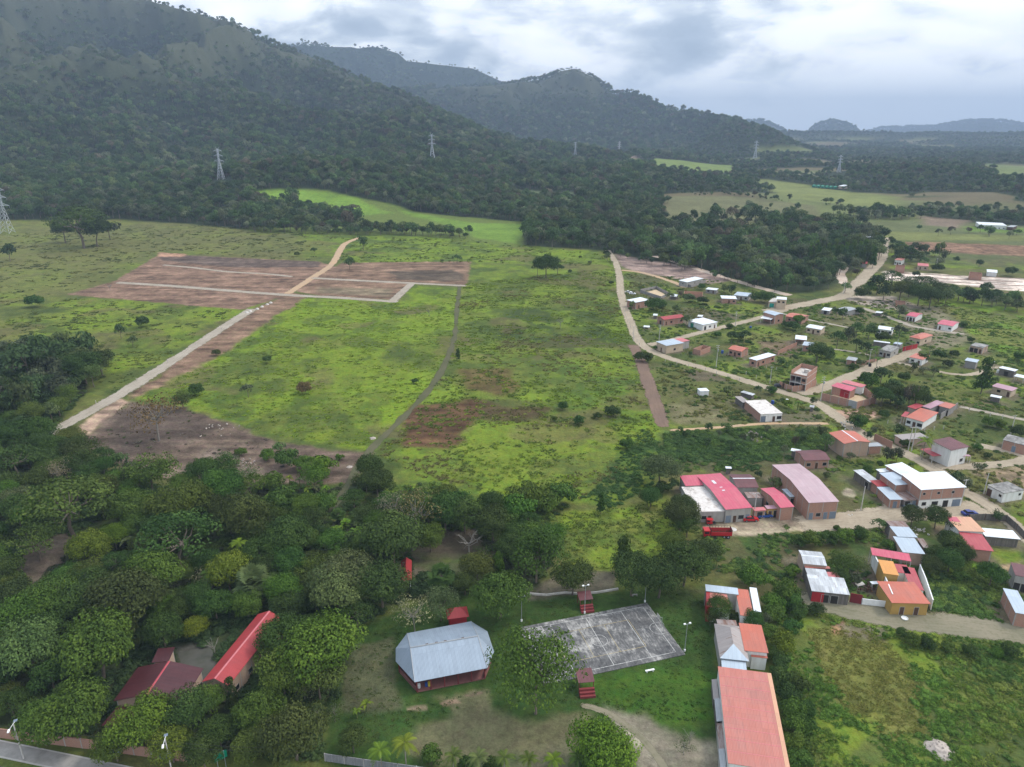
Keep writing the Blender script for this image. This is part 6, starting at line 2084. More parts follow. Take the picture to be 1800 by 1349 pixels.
def mesh_np(name, V, F, mats, mi=None, shade=None, smooth=False):
    """V (n,3); F list of arrays of equal-sized faces"""
    me = bpy.data.meshes.new(name)
    me.vertices.add(len(V))
    me.vertices.foreach_set('co', np.asarray(V, np.float32).ravel())
    tot = sum(f.size for f in F)
    nf = sum(len(f) for f in F)
    me.loops.add(tot)
    me.loops.foreach_set('vertex_index', np.concatenate([f.ravel() for f in F]).astype(np.int32))
    me.polygons.add(nf)
    st, s = [], 0
    for f in F:
        st.append(s + np.arange(len(f)) * f.shape[1])
        s += f.size
    me.polygons.foreach_set('loop_start', np.concatenate(st).astype(np.int32))
    if mi is not None:
        me.polygons.foreach_set('material_index', np.asarray(mi, np.int32))
    me.update(calc_edges=True)
    if shade is not None:
        a = me.attributes.new('shade', 'FLOAT', 'POINT')
        a.data.foreach_set('value', np.asarray(shade, np.float32))
    for m_ in mats:
        me.materials.append(MAT[m_])
    return me


def leaves(cent, outd, size, rg, flat_=0.45, asp=0.62):
    """one pointed leaf card per centre; outd the direction the leaf faces"""
    n = len(cent)
    nr = outd + np.array([0, 0, flat_]) + rg.normal(0, 0.42, (n, 3))
    nr /= np.linalg.norm(nr, axis=1)[:, None]
    t = np.cross(nr, rg.normal(0, 1, (n, 3)))
    t /= np.linalg.norm(t, axis=1)[:, None] + 1e-9
    b = np.cross(nr, t)
    s = size * rg.uniform(0.65, 1.35, n)[:, None]
    V = np.stack([cent - t * s, cent - b * s * asp + nr * s * .12, cent + t * s, cent + b * s * asp + nr * s * .12], 1).reshape(-1, 3)
    F = np.arange(4 * n).reshape(n, 4)
    return V, F


def crown(seed, ncl=26, per=170, leaf=0.055, kind='round', clr=(0.26, 0.40), bare=0.0):
    """crown of unit radius (x, y) and height about 1 (z from -0.5 to 0.5), built of leaf clumps"""
    rg = np.random.default_rng(seed)
    C = []
    tries = 0
    while len(C) < ncl and tries < 4000:
        tries += 1
        p = rg.normal(0, 1, 3)
        p /= np.linalg.norm(p)
        if kind == 'umbrella':
            a, r = rg.uniform(0, 6.283), math.sqrt(rg.uniform(0, 1))
            p = np.array([math.cos(a) * r * .82, math.sin(a) * r * .82, 0.30 - 0.45 * r * r + rg.normal(0, .04)])
        elif kind == 'column':
            zc = rg.uniform(-.46, .44)
            rr = 0.62 * (0.5 - zc) ** 0.55 * rg.uniform(.3, 1)
            a = rg.uniform(0, 6.283)
            p = np.array([math.cos(a) * rr, math.sin(a) * rr, zc])
        elif kind == 'loose':
            p = p * rg.uniform(.35, .95) * np.array([.85, .85, .42]) + np.array([0, 0, .02])
        else:
            if p[2] < -.55:
                continue
            sh = rg.uniform(.45, .86) if rg.uniform() < .3 else rg.uniform(.66, .86)
            p = p * sh * np.array([.86, .86, .42])
            p[:2] *= 1 + 0.22 * math.sin(2 * math.atan2(p[1], p[0]) + seed)
        if all(np.linalg.norm((p - q) * np.array([1, 1, 1.6])) > 0.17 for q in C):
            C.append(p)
    V, F, S = [], [], []
    nv = 0
    for c in C:
        r = rg.uniform(*clr)
        n = int(per * (r / 0.33) ** 2 * (1 - bare))
        d = rg.normal(0, 1, (n, 3))
        d /= np.linalg.norm(d, axis=1)[:, None]
        d = d[(d[:, 2] > -0.45) | (rg.uniform(size=n) < .25)]
        rr = r * rg.uniform(0.62, 1.06, len(d)) ** 0.6
        lump = 1 + 0.18 * np.sin(5 * d[:, 0] + seed) * np.sin(6 * d[:, 1] + 2 * seed)
        P = c + d * (rr * lump)[:, None] * np.array([1, 1, 0.52 if kind != 'column' else .30])
        v, f = leaves(P, d * 0.9 + c * .3, leaf, rg)
        v[:, 2] = c[2] + (v[:, 2] - c[2])
        V.append(v)
        F.append(f + nv)
        nv += len(v)
        cs = rg.normal(0.5, 0.15)
        S.append(np.repeat(np.clip(cs + rg.normal(0, 0.16, len(P)), 0, 1), 4))
    return np.concatenate(V), np.concatenate(F), np.concatenate(S), C


def tube_np(paths, n=6):
    V, F = [], []
    k = 0
    for pts, r0, r1 in paths:
        pts = np.array(pts, float)
        m = len(pts)
        T = np.gradient(pts, axis=0)
        T /= np.linalg.norm(T, axis=1)[:, None] + 1e-9
        a = np.cross(T, (0.31, 0.9, 0.2))
        a /= np.linalg.norm(a, axis=1)[:, None] + 1e-9
        b = np.cross(T, a)
        r = np.linspace(r0, r1, m)
        th = np.arange(n) * 2 * math.pi / n
        v = pts[:, None] + r[:, None, None] * (np.cos(th)[None, :, None] * a[:, None] + np.sin(th)[None, :, None] * b[:, None])
        V.append(v.reshape(-1, 3))
        i = np.arange((m - 1) * n)
        ring, q = i // n, i % n
        q2 = (q + 1) % n
        F.append(np.stack([ring * n + q, ring * n + q2, (ring + 1) * n + q2, (ring + 1) * n + q], 1) + k)
        k += m * n
    return np.concatenate(V), np.concatenate(F)


def limbs(C, seed, fork=0.35, th=0.045, zb=-1.0, k=8):
    """trunk from z=zb to the fork and limbs to the clumps (crown units)"""
    rg = np.random.default_rng(seed)
    ft = np.array([rg.normal(0, .04), rg.normal(0, .04), -0.30])
    P = [(np.array([[0, 0, zb], [rg.normal(0, .02), rg.normal(0, .02), (zb + ft[2]) / 2], ft]), th, th * .7)]
    for i in rg.permutation(len(C))[:k]:
        c = np.array(C[i])
        mid = ft * .45 + c * .55 + np.array([0, 0, -.08])
        P.append((np.array([ft, mid, c * .86]), th * .5, th * .12))
    return P


# ---- mesh library for single trees: (crown mesh, trunk mesh)
LIB = {}


def make_lib(key, seeds, bark='bark', zb=-1.05, th=0.045, k=8, **kw):
    LIB[key] = []
    for s in seeds:
        V, F, S, C = crown(s, **kw)
        cm = mesh_np(key + '_crown', V, [F], ['leaf'], shade=S)
        tv, tf = tube_np(limbs(C, s, th=th, zb=zb, k=k))
        tm = mesh_np(key + '_trunk', tv, [tf], [bark])
        LIB[key].append((cm, tm))


make_lib('round', (1, 2, 3, 4, 5), ncl=38, per=250, leaf=0.034)
make_lib('airy', (31,), ncl=60, per=170, leaf=0.026, kind='loose', clr=(.2, .32), th=.03, k=20)
make_lib('dense', (6, 7, 8), ncl=50, per=260, leaf=0.031, clr=(0.22, 0.33))
make_lib('loose', (9, 10, 11, 12), ncl=32, per=150, leaf=0.031, kind='loose', th=0.035, k=14)
make_lib('umbrella', (13, 14, 15), ncl=36, per=190, leaf=0.033, kind='umbrella', clr=(.18, .30), zb=-1.0, k=12)
make_lib('column', (16, 17), ncl=34, per=90, leaf=0.06, kind='column', clr=(.2, .34), zb=-.75)
make_lib('sparse', (18, 19, 20), ncl=24, per=34, leaf=0.036, kind='loose', bark='pale_bark', th=0.03, k=24)
make_lib('shrub', (21, 22, 23, 24), ncl=18, per=130, leaf=0.065, clr=(.3, .46), zb=-.5, th=.03, k=6)


def bare_mesh(seed, twigs=46):
    rg = np.random.default_rng(seed)
    P = [(np.array([[0, 0, -1.], [.03, 0, -.5], [0, .03, -.2]]), .05, .035)]
    for i in range(9):
        a = rg.uniform(0, 6.28)
        e = np.array([math.cos(a) * rg.uniform(.4, .95), math.sin(a) * rg.uniform(.4, .95), rg.uniform(.1, .55)])
        s0 = np.array([0, 0.02, rg.uniform(-.4, -.15)])
        m_ = s0 * .4 + e * .6 + rg.normal(0, .06, 3)
        P.append((np.array([s0, m_, e]), .022, .007))
        for j in range(5):
            b0 = s0 + (e - s0) * rg.uniform(.4, .95)
            P.append((np.array([b0, b0 + rg.normal(0, .13, 3) + np.array([0, 0, .10])]), .008, .003))
    v, f = tube_np(P, 5)
    return mesh_np('bare_branches', v, [f], ['pale_bark'])


BARE = [bare_mesh(s) for s in (1, 2, 3)]


def fronds(seed, n=16, seg=7, droop=1.0, width=.16, up=(.1, .9)):
    """feather palm fronds of unit length round the origin: arching ribs with leaflets"""
    rg = np.random.default_rng(seed)
    V, F, S = [], [], []
    k = 0
    for i in range(n):
        a = 6.283 * i / n + rg.normal(0, .15)
        u = np.array([math.cos(a), math.sin(a), 0])
        side = np.array([-u[1], u[0], 0])
        el = rg.uniform(*up)
        t = np.linspace(0, 1, seg + 1)
        L = rg.uniform(.8, 1.05)
        c = u[None] * (L * t * (math.cos(el * .7)))[:, None] + np.array([0, 0, 1])[None] * (L * (math.sin(el) * t - droop * .62 * t ** 2.2))[:, None]
        sh = rg.uniform(.3, .8)
        for j in range(seg):
            for sgn in (-1, 1):
                for h in (0, .5):
                    p = c[j] * (1 - h) + c[j + 1] * h
                    d = (c[j + 1] - c[j]) / np.linalg.norm(c[j + 1] - c[j])
                    wl = width * (1 - .55 * abs(2 * (j + h) / seg - .75)) + .02
                    tip = p + side * sgn * wl + d * wl * .75 + np.array([0, 0, -wl * .35])
                    V += [p, p + d * .055, tip]
                    F.append((k, k + 1, k + 2))
                    S += [sh] * 3
                    k += 3
    return np.array(V), np.array(F), S


def palm_meshes(seed):
    v, f, s = fronds(seed, 18, 8, 1.0, .2, (.0, 1.0))
    cm = mesh_np('palm_fronds', v, [f], ['leaf'], shade=s)
    tv, tf = tube_np([(np.array([[0, 0, -1], [.02, 0, -.5], [0, 0, .02]]), .05, .035)])
    return cm, mesh_np('palm_trunk', tv, [tf], ['pale_bark'])


def fan_meshes(seed):
    """fan palm: stiff radiating blades in a ball"""
    rg = np.random.default_rng(seed)
    V, F, S, k = [], [], [], 0
    for i in range(70):
        d = rg.normal(0, 1, 3)
        d[2] = d[2] * .7 + .3
        d /= np.linalg.norm(d)
        c = d * rg.uniform(.25, .6)
        a = np.cross(d, (0, 0, 1))
        a /= np.linalg.norm(a)
        b = np.cross(a, d)
        sh = rg.uniform(.25, .8)
        for j in range(9):
            an = (j - 4) * .33
            e = c + (d * math.cos(an) + a * math.sin(an)) * .42 + np.array([0, 0, -.10 * abs(an) - .08])
            s_ = (a * math.cos(an) - d * math.sin(an)) * .045
            V += [c - s_ * .3, c + s_ * .3, c + (e - c) * .6 + s_, e, c + (e - c) * .6 - s_]
            F.append((k, k + 1, k + 2, k + 3, k + 4))
            S += [sh] * 5
            k += 5
    cm = mesh_np('fan_leaves', np.array(V), [np.array(F)], ['leaf'], shade=S)
    tv, tf = tube_np([(np.array([[0, 0, -1], [.02, 0, -.3], [0, 0, .0]]), .09, .07)])
    return cm, mesh_np('fan_trunk', tv, [tf], ['bark'])


def banana_meshes(seed):
    rg = np.random.default_rng(seed)
    V, F, S, k = [], [], [], 0
    for i in range(9):
        a = 6.283 * i / 9 + rg.normal(0, .25)
        u = np.array([math.cos(a), math.sin(a), 0])
        sd_ = np.array([-u[1], u[0], 0])
        el, L = rg.uniform(.5, 1.25), rg.uniform(.8, 1.1)
        t = np.linspace(0, 1, 7)
        c = u[None] * (L * t * math.cos(el * .8))[:, None] + np.array([0, 0, 1])[None] * (L * (math.sin(el) * t - .75 * t ** 2.3))[:, None]
        wd = .15 * np.sin(np.pi * np.clip(t * .9 + .08, 0, 1)) ** .6
        sh = rg.uniform(.4, .9)
        for j in range(6):
            for sgn in (-1, 1):
                dz = np.array([0, 0, .05])
                V += [c[j], c[j + 1], c[j + 1] + sd_ * sgn * wd[j + 1] + dz, c[j] + sd_ * sgn * wd[j] + dz]
                F.append((k, k + 1, k + 2, k + 3))
                S += [sh] * 4
                k += 4
    cm = mesh_np('banana_leaves', np.array(V), [np.array(F)], ['leaf'], shade=S)
    tv, tf = tube_np([(np.array([[0, 0, -1], [0, 0, -.5], [0, 0, .05]]), .09, .05)])
    return cm, mesh_np('banana_stem', tv, [tf], ['stem'])


plain('stem', (0.12, 0.15, 0.05))
PALM = [palm_meshes(s) for s in (1, 2)]
FAN = [fan_meshes(s) for s in (1, 2)]
BANANA = [banana_meshes(s) for s in (1, 2, 3)]

TONES = {
    'dark green': (0.027, 0.047, 0.016), 'deep green': (0.030, 0.060, 0.018), 'mid green': (0.044, 0.082, 0.018),
    'bright green': (0.062, 0.104, 0.016), 'yellowish green': (0.078, 0.108, 0.016), 'olive green': (0.048, 0.074, 0.020),
    'grey green': (0.062, 0.082, 0.042), 'pale grey': (0.13, 0.13, 0.105), 'dark olive': (0.034, 0.052, 0.018), 'brownish': (0.085, 0.072, 0.040),
}
TREES = []          # records of single plants: kind, lib, x, y, radius, height, tone ...
TAKEN = []          # x, y, r


def add_tree(lib, px, py, wpx, tone, hk=None, c=0, name='tree', by_base=False):
    """crown centre and width in picture units -> a plant standing on the ground"""
    px, py = full(c, px, py)
    wpx = wpx / CROPS[c][2]
    hk = hk or {'round': 1.02, 'dense': .95, 'loose': 1.0, 'umbrella': .85, 'column': 2.6, 'sparse': 1.0, 'airy': 1.15, 'shrub': .85, 'palm': 1.5, 'fan': 1.15,
                'banana': 1.25, 'bare': 1.0}[lib]
    zc = 0.0
    for _ in range(6):
        p = at(px, py) if by_base else flat(px, py, zc)
        d = abs(np.dot(np.array([p[0], p[1], zc - CAM_H]), FW))
        wm = wpx * d / FPX
        H = wm * hk
        zc = 0 if by_base else H * (0.62 if lib not in ('shrub', 'banana') else 0.5)
    g = float(hgt(p[0], p[1]))
    TREES.append(dict(lib=lib, x=p[0], y=p[1], z=g, r=wm / 2, h=H, tone=tone, name=name))
    TAKEN.append((p[0], p[1], wm / 2))


def T(c, rows, lib='round', **kw):
    for row in rows:
        add_tree(row[4] if len(row) > 4 else lib, row[0], row[1], row[2], row[3], c=c, **kw)


# lower-left wood, from the road upwards
T(8, [(130, 380, 300, 'grey green'), (30, 340, 150, 'grey green'), (470, 370, 360, 'mid green'), (40, 480, 170, 'dark green'), (355, 700, 320, 'mid green'), (200, 760, 230, 'mid green'),
      (250, 520, 190, 'deep green'), (690, 750, 280, 'bright green'), (920, 690, 230, 'dark olive'), (1080, 800, 170, 'dark green'), (1590, 385, 390, 'bright green', 'dense'),
      (1390, 500, 260, 'olive green'), (1570, 530, 240, 'olive green'), (1280, 690, 220, 'olive green'), (1450, 800, 300, 'dark olive'), (1240, 870, 180, 'olive green'),
      (50, 660, 150, 'dark green'), (1138, 600, 80, 'dark green', 'column'), (965, 285, 120, 'yellowish green'), (800, 300, 190, 'dark green'), (1060, 170, 170, 'deep green'),
      (1240, 70, 190, 'grey green', 'fan'), (610, 140, 340, 'dark olive'), (370, 170, 210, 'deep green'), (190, 190, 230, 'mid green'), (60, 130, 190, 'dark green'),
      (700, 70, 210, 'deep green'), (880, 190, 130, 'dark green'), (1430, 180, 170, 'dark green'), (1660, 100, 260, 'grey green'), (1055, 380, 100, 'pale grey', 'bare'),
      (1500, 590, 130, 'pale grey', 'sparse'), (560, 300, 200, 'dark olive'), (1650, 700, 120, 'dark olive', 'sparse'), (1230, 420, 110, 'olive green'), (720, 560, 110, 'deep green'),
      (1030, 640, 160, 'olive green'), (840, 860, 200, 'bright green'), (1000, 900, 170, 'dark green'), (560, 860, 190, 'mid green'), (1560, 700, 120, 'grey green', 'sparse'), (1330, 590, 130, 'dark green')])
T(10, [(70, 190, 230, 'dark olive', 'umbrella'), (330, 400, 420, 'olive green', 'umbrella'), (170, 580, 250, 'olive green', 'umbrella'), (735, 235, 240, 'olive green', 'loose'), (1080, 320, 210, 'deep green'),
       (640, 420, 210, 'mid green'), (880, 400, 260, 'olive green'), (1030, 400, 160, 'dark olive'), (560, 560, 140, 'bright green'), (430, 620, 190, 'yellowish green'),
       (860, 570, 390, 'deep green', 'umbrella'), (755, 745, 270, 'mid green'), (1210, 470, 250, 'dark olive'), (1430, 560, 230, 'dark olive'), (1300, 645, 190, 'deep green'),
       (1120, 730, 200, 'yellowish green'), (1420, 690, 180, 'deep green'), (1670, 800, 270, 'grey green', 'dense'), (1020, 770, 150, 'pale grey', 'sparse'), (560, 830, 260, 'dark olive', 'umbrella'),
       (260, 850, 260, 'mid green', 'umbrella'), (90, 960, 250, 'mid green'), (400, 880, 250, 'dark olive', 'umbrella'), (80, 430, 170, 'dark green'), (70, 380, 170, 'grey green', 'loose'),
       (15, 740, 160, 'dark olive'), (270, 120, 130, 'deep green'), (385, 120, 140, 'dark green'), (400, 200, 150, 'dark olive', 'loose'), (1230, 250, 130, 'grey green', 'sparse'),
       (1380, 125, 60, 'deep green'), (1190, 155, 50, 'mid green', 'shrub'), (1320, 170, 70, 'mid green', 'shrub'), (1420, 190, 120, 'deep green', 'shrub'), (1590, 230, 130, 'bright green', 'shrub'),
       (1500, 210, 90, 'mid green', 'shrub'), (1350, 300, 110, 'mid green', 'shrub'), (1400, 400, 150, 'deep green', 'shrub'), (1600, 410, 120, 'mid green', 'shrub'), (1670, 460, 80, 'deep green', 'fan'),
       (630, 590, 110, 'grey green', 'banana'), (1180, 620, 110, 'yellowish green', 'palm'), (1250, 780, 190, 'grey green', 'fan'), (280, 240, 150, 'pale grey', 'sparse'), (520, 330, 160, 'dark olive', 'loose'),
       (200, 40, 160, 'deep green'), (60, 60, 170, 'dark green'), (480, 130, 110, 'dark olive', 'sparse'), (1680, 180, 40, 'mid green', 'shrub'), (1270, 560, 160, 'dark olive'), (1330, 470, 170, 'dark olive', 'loose')])
for x, y in ((1280, 320), (1330, 370), (1430, 280), (1480, 290), (1520, 340), (1560, 330), (1590, 380), (1610, 330), (1450, 420), (1390, 415), (1290, 400), (1700, 520), (1760, 510), (1540, 420), (1690, 560)):
    add_tree('banana', x, y, 62, random.Random(x).choice(['mid green', 'bright green', 'grey green']), c=10)
T(8, [(1040, 40, 120, 'mid green', 'palm'), (330, 90, 110, 'yellowish green', 'palm'), (1150, 480, 90, 'mid green', 'palm'), (760, 640, 100, 'mid green', 'palm'), (100, 300, 110, 'mid green', 'palm')])
T(9, [(262, 380, 150, 'dark green', 'dense'), (440, 500, 240, 'brownish', 'sparse'), (340, 480, 160, 'pale grey', 'sparse'), (570, 500, 180, 'deep green'), (660, 520, 170, 'dark olive'), (775, 465, 120, 'dark green'), (790, 560, 170, 'dark olive'),
      (680, 640, 150, 'pale grey', 'bare'), (505, 620, 140, 'mid green'), (330, 620, 270, 'dark olive'), (985, 690, 280, 'deep green', 'loose'), (1060, 610, 150, 'mid green', 'loose'), (1150, 800, 170, 'dark olive'),
      (820, 880, 240, 'olive green'), (555, 800, 140, 'dark green', 'fan'), (550, 920, 170, 'grey green', 'loose'), (430, 960, 190, 'pale grey', 'sparse'), (280, 830, 250, 'deep green', 'dense'), (120, 800, 270, 'grey green', 'dense'),
      (1420, 780, 230, 'dark green', 'dense'), (1545, 800, 210, 'dark green', 'dense'), (1660, 740, 220, 'dark green', 'dense'), (1740, 690, 150, 'dark olive', 'dense'), (1640, 520, 150, 'dark olive'), (1670, 570, 110, 'dark olive'),
      (1548, 312, 165, 'grey green', 'dense'), (1505, 440, 95, 'deep green'), (1278, 465, 42, 'deep green', 'column'), (900, 620, 140, 'dark olive'), (812, 740, 70, 'mid green', 'column'), (1390, 205, 60, 'deep green', 'shrub'),
      (1330, 60, 60, 'dark green', 'shrub'), (1180, 100, 50, 'deep green', 'shrub'), (1105, 35, 45, 'deep green', 'shrub'), (1065, 95, 30, 'mid green', 'shrub'), (1260, 80, 36, 'dark green', 'shrub'), (900, 500, 150, 'mid green', 'shrub'), (960, 450, 160, 'mid green', 'shrub'), (1100, 440, 130, 'mid green', 'shrub'), (1030, 470, 120, 'mid green', 'shrub'),
      (870, 550, 110, 'mid green', 'shrub'), (1380, 680, 90, 'deep green', 'column'), (1600, 650, 120, 'olive green'), (660, 830, 110, 'dark olive'), (750, 700, 110, 'dark olive', 'sparse'),
      (170, 600, 100, 'mid green', 'banana'), (80, 590, 80, 'bright green', 'banana'), (120, 560, 80, 'bright green', 'banana')])
# the big airy tree in front of the court, and the park plants
add_tree('airy', 943, 1166, 160, 'mid green')
T(7, [(1258, 1060, 345, 'bright green', 'dense')])
T(7, [(215, 1055, 165, 'yellowish green', 'palm'), (85, 1095, 150, 'bright green', 'palm'), (360, 1105, 110, 'mid green', 'shrub'), (10, 830, 90, 'bright green', 'banana'), (-40, 870, 80, 'bright green', 'banana'),
      (470, 1120, 130, 'olive green', 'palm'), (600, 1130, 140, 'grey green', 'palm'), (740, 1130, 130, 'olive green', 'palm'), (870, 1140, 130, 'olive green', 'palm'), (1000, 1140, 130, 'yellowish green', 'palm'), (1130, 1130, 130, 'mid green', 'palm'),
      (540, 1150, 90, 'deep green', 'shrub'), (680, 1155, 90, 'dark green', 'shrub'), (-60, 1020, 150, 'dark olive'), (1690, 1050, 110, 'dark olive', 'sparse'), (1720, 1000, 90, 'pale grey', 'bare'), (1200, 1160, 150, 'deep green', 'shrub')])
# plants over the roofs and along the orange hall
T(6, [(330, 260, 190, 'dark olive', 'dense'), (270, 320, 130, 'dark olive', 'loose'), (550, 335, 150, 'deep green'), (640, 340, 90, 'mid green'), (690, 240, 150, 'mid green', 'shrub'), (700, 300, 140, 'mid green', 'shrub'), (660, 430, 130, 'mid green', 'shrub'),
      (760, 500, 160, 'bright green', 'shrub'), (690, 580, 120, 'dark green', 'shrub'), (750, 640, 120, 'deep green', 'shrub'), (770, 740, 150, 'deep green', 'shrub'), (800, 850, 150, 'dark green', 'shrub'), (830, 960, 170, 'mid green', 'shrub'),
      (860, 1080, 170, 'mid green', 'shrub'), (850, 1200, 150, 'bright green', 'shrub'), (900, 1180, 150, 'mid green', 'shrub'), (880, 1300, 160, 'mid green', 'shrub'), (780, 150, 170, 'mid green', 'shrub'), (560, 60, 180, 'mid green', 'shrub'), (870, 780, 150, 'dark green', 'shrub'),
      (910, 960, 130, 'deep green', 'shrub'), (720, 700, 90, 'deep green', 'shrub'), (440, 340, 90, 'dark green', 'shrub'), (930, 1080, 130, 'deep green', 'shrub')])
# village trees and bushes
T(3, [(430, 1090, 230, 'dark olive'), (470, 1210, 150, 'dark green'), (1130, 800, 85, 'mid green'), (1290, 880, 150, 'olive green'), (1390, 1300, 65, 'mid green', 'loose'), (1760, 820, 70, 'deep green'),
      (330, 900, 120, 'dark olive'), (100, 1020, 160, 'grey green'), (240, 940, 140, 'dark green', 'shrub'), (1420, 180, 110, 'bright green', 'banana'), (1500, 150, 120, 'mid green', 'banana'), (1640, 130, 80, 'mid green'), (1390, 160, 90, 'bright green', 'shrub')])
T(4, [(280, 600, 110, 'dark green'), (600, 600, 120, 'dark green'), (690, 590, 130, 'dark green'), (700, 370, 110, 'dark green'), (930, 500, 170, 'yellowish green', 'palm'), (1060, 790, 100, 'dark green', 'shrub'), (1210, 800, 150, 'deep green'), (1290, 850, 150, 'dark olive'),
      (830, 1120, 210, 'dark green', 'dense'), (1040, 1130, 220, 'dark green', 'dense'), (530, 1200, 140, 'dark green', 'umbrella'), (1400, 690, 95, 'deep green'), (1460, 690, 60, 'deep green'), (1585, 685, 45, 'deep green'), (1480, 605, 65, 'dark green', 'shrub'),
      (420, 740, 90, 'deep green', 'shrub'), (150, 1240, 55, 'deep green', 'shrub'), (70, 780, 60, 'deep green'), (430, 420, 100, 'dark green'), (480, 390, 80, 'dark green', 'loose'), (340, 310, 150, 'deep green', 'shrub'), (570, 240, 90, 'deep green', 'shrub'),
      (1400, 390, 90, 'grey green', 'loose'), (1580, 330, 100, 'mid green', 'shrub'), (1490, 310, 110, 'mid green', 'shrub'), (1750, 390, 130, 'dark green', 'shrub'), (1390, 530, 80, 'mid green', 'shrub'), (980, 440, 90, 'yellowish green', 'palm'), (760, 500, 90, 'dark green', 'shrub'),
      (850, 370, 80, 'bright green', 'banana'), (960, 400, 70, 'bright green', 'palm'), (1570, 1130, 110, 'dark olive', 'sparse'), (60, 480, 150, 'dark green'), (20, 400, 120, 'dark green'), (700, 100, 160, 'dark green'), (560, 70, 180, 'dark green'), (860, 60, 200, 'dark green'), (930, 110, 130, 'dark green'),
      (640, 30, 160, 'deep green'), (1100, 40, 60, 'bright green', 'banana')])
T(5, [(1230, 330, 160, 'dark green'), (1150, 440, 150, 'dark olive'), (1100, 520, 170, 'dark green', 'dense'), (1270, 370, 190, 'deep green'), (1350, 430, 150, 'dark green'), (1250, 480, 190, 'deep green'), (1440, 540, 110, 'bright green', 'banana'), (1560, 590, 190, 'deep green'),
      (1640, 630, 120, 'deep green'), (1330, 620, 110, 'deep green', 'shrub'), (1260, 250, 120, 'dark green'), (450, 500, 200, 'olive green', 'loose'), (420, 600, 140, 'dark olive', 'loose'), (560, 520, 150, 'grey green', 'loose'), (530, 620, 110, 'dark olive', 'sparse'),
      (790, 390, 110, 'mid green', 'shrub'), (450, 320, 140, 'mid green', 'shrub'), (560, 290, 120, 'deep green', 'shrub'), (330, 330, 130, 'deep green', 'shrub'), (200, 340, 140, 'mid green', 'shrub'), (100, 350, 110, 'deep green', 'shrub'), (390, 250, 45, 'dark green', 'shrub'), (12, 260, 45, 'mid green', 'palm'),
      (1060, 1075, 60, 'mid green', 'shrub'), (880, 1040, 80, 'deep green', 'shrub'), (760, 1060, 55, 'mid green', 'shrub'), (1230, 1150, 95, 'mid green', 'shrub'), (1400, 1175, 110, 'deep green', 'shrub'), (1600, 1190, 90, 'mid green', 'shrub'), (230, 860, 110, 'dark green', 'shrub'), (100, 870, 130, 'deep green', 'shrub'),
      (60, 1000, 140, 'deep green', 'shrub'), (1700, 1170, 120, 'deep green', 'shrub'), (960, 1090, 110, 'mid green', 'shrub'), (1080, 1125, 100, 'dark green', 'shrub'), (40, 800, 150, 'deep green', 'shrub'), (230, 640, 60, 'mid green', 'shrub'), (60, 580, 110, 'mid green', 'shrub')])
T(1, [(500, 525, 60, 'dark green'), (650, 480, 40, 'dark green'), (680, 520, 130, 'deep green', 'shrub'), (740, 520, 70, 'deep green', 'shrub'), (880, 425, 70, 'dark green'), (800, 450, 60, 'dark green'), (930, 640, 90, 'dark green'), (850, 545, 90, 'dark green', 'umbrella'),
      (1230, 390, 80, 'dark green'), (1290, 400, 80, 'dark olive'), (1480, 460, 100, 'deep green', 'shrub'), (1560, 460, 110, 'deep green', 'shrub'), (1270, 690, 50, 'deep green', 'shrub'), (1290, 780, 90, 'deep green'), (1400, 760, 90, 'deep green'), (1340, 770, 80, 'deep green', 'shrub'),
      (1180, 760, 60, 'deep green', 'shrub'), (1420, 820, 50, 'deep green', 'shrub'), (690, 860, 40, 'mid green', 'shrub'), (960, 905, 30, 'deep green', 'shrub'), (1690, 960, 90, 'deep green'), (1780, 940, 70, 'dark green'), (1260, 1190, 90, 'deep green'), (1500, 1190, 70, 'deep green'), (1600, 1200, 80, 'deep green', 'shrub'),
      (300, 120, 62, 'dark green'), (165, 180, 36, 'dark green'), (335, 350, 40, 'dark green', 'shrub'), (90, 145, 26, 'dark green', 'shrub'), (10, 265, 40, 'dark green'), (1050, 380, 60, 'deep green', 'shrub'), (950, 470, 90, 'grey green', 'shrub'), (1060, 490, 80, 'dark green', 'shrub'), (1190, 545, 20, 'dark green', 'shrub'),
      (1105, 545, 20, 'dark green', 'shrub'), (560, 930, 90, 'dark olive', 'shrub'), (620, 940, 90, 'dark olive', 'shrub'), (1780, 690, 90, 'deep green', 'shrub'), (1720, 680, 70, 'deep green', 'shrub'), (830, 160, 70, 'bright green', 'shrub'), (960, 190, 90, 'bright green', 'shrub'), (1730, 1110, 50, 'deep green')])
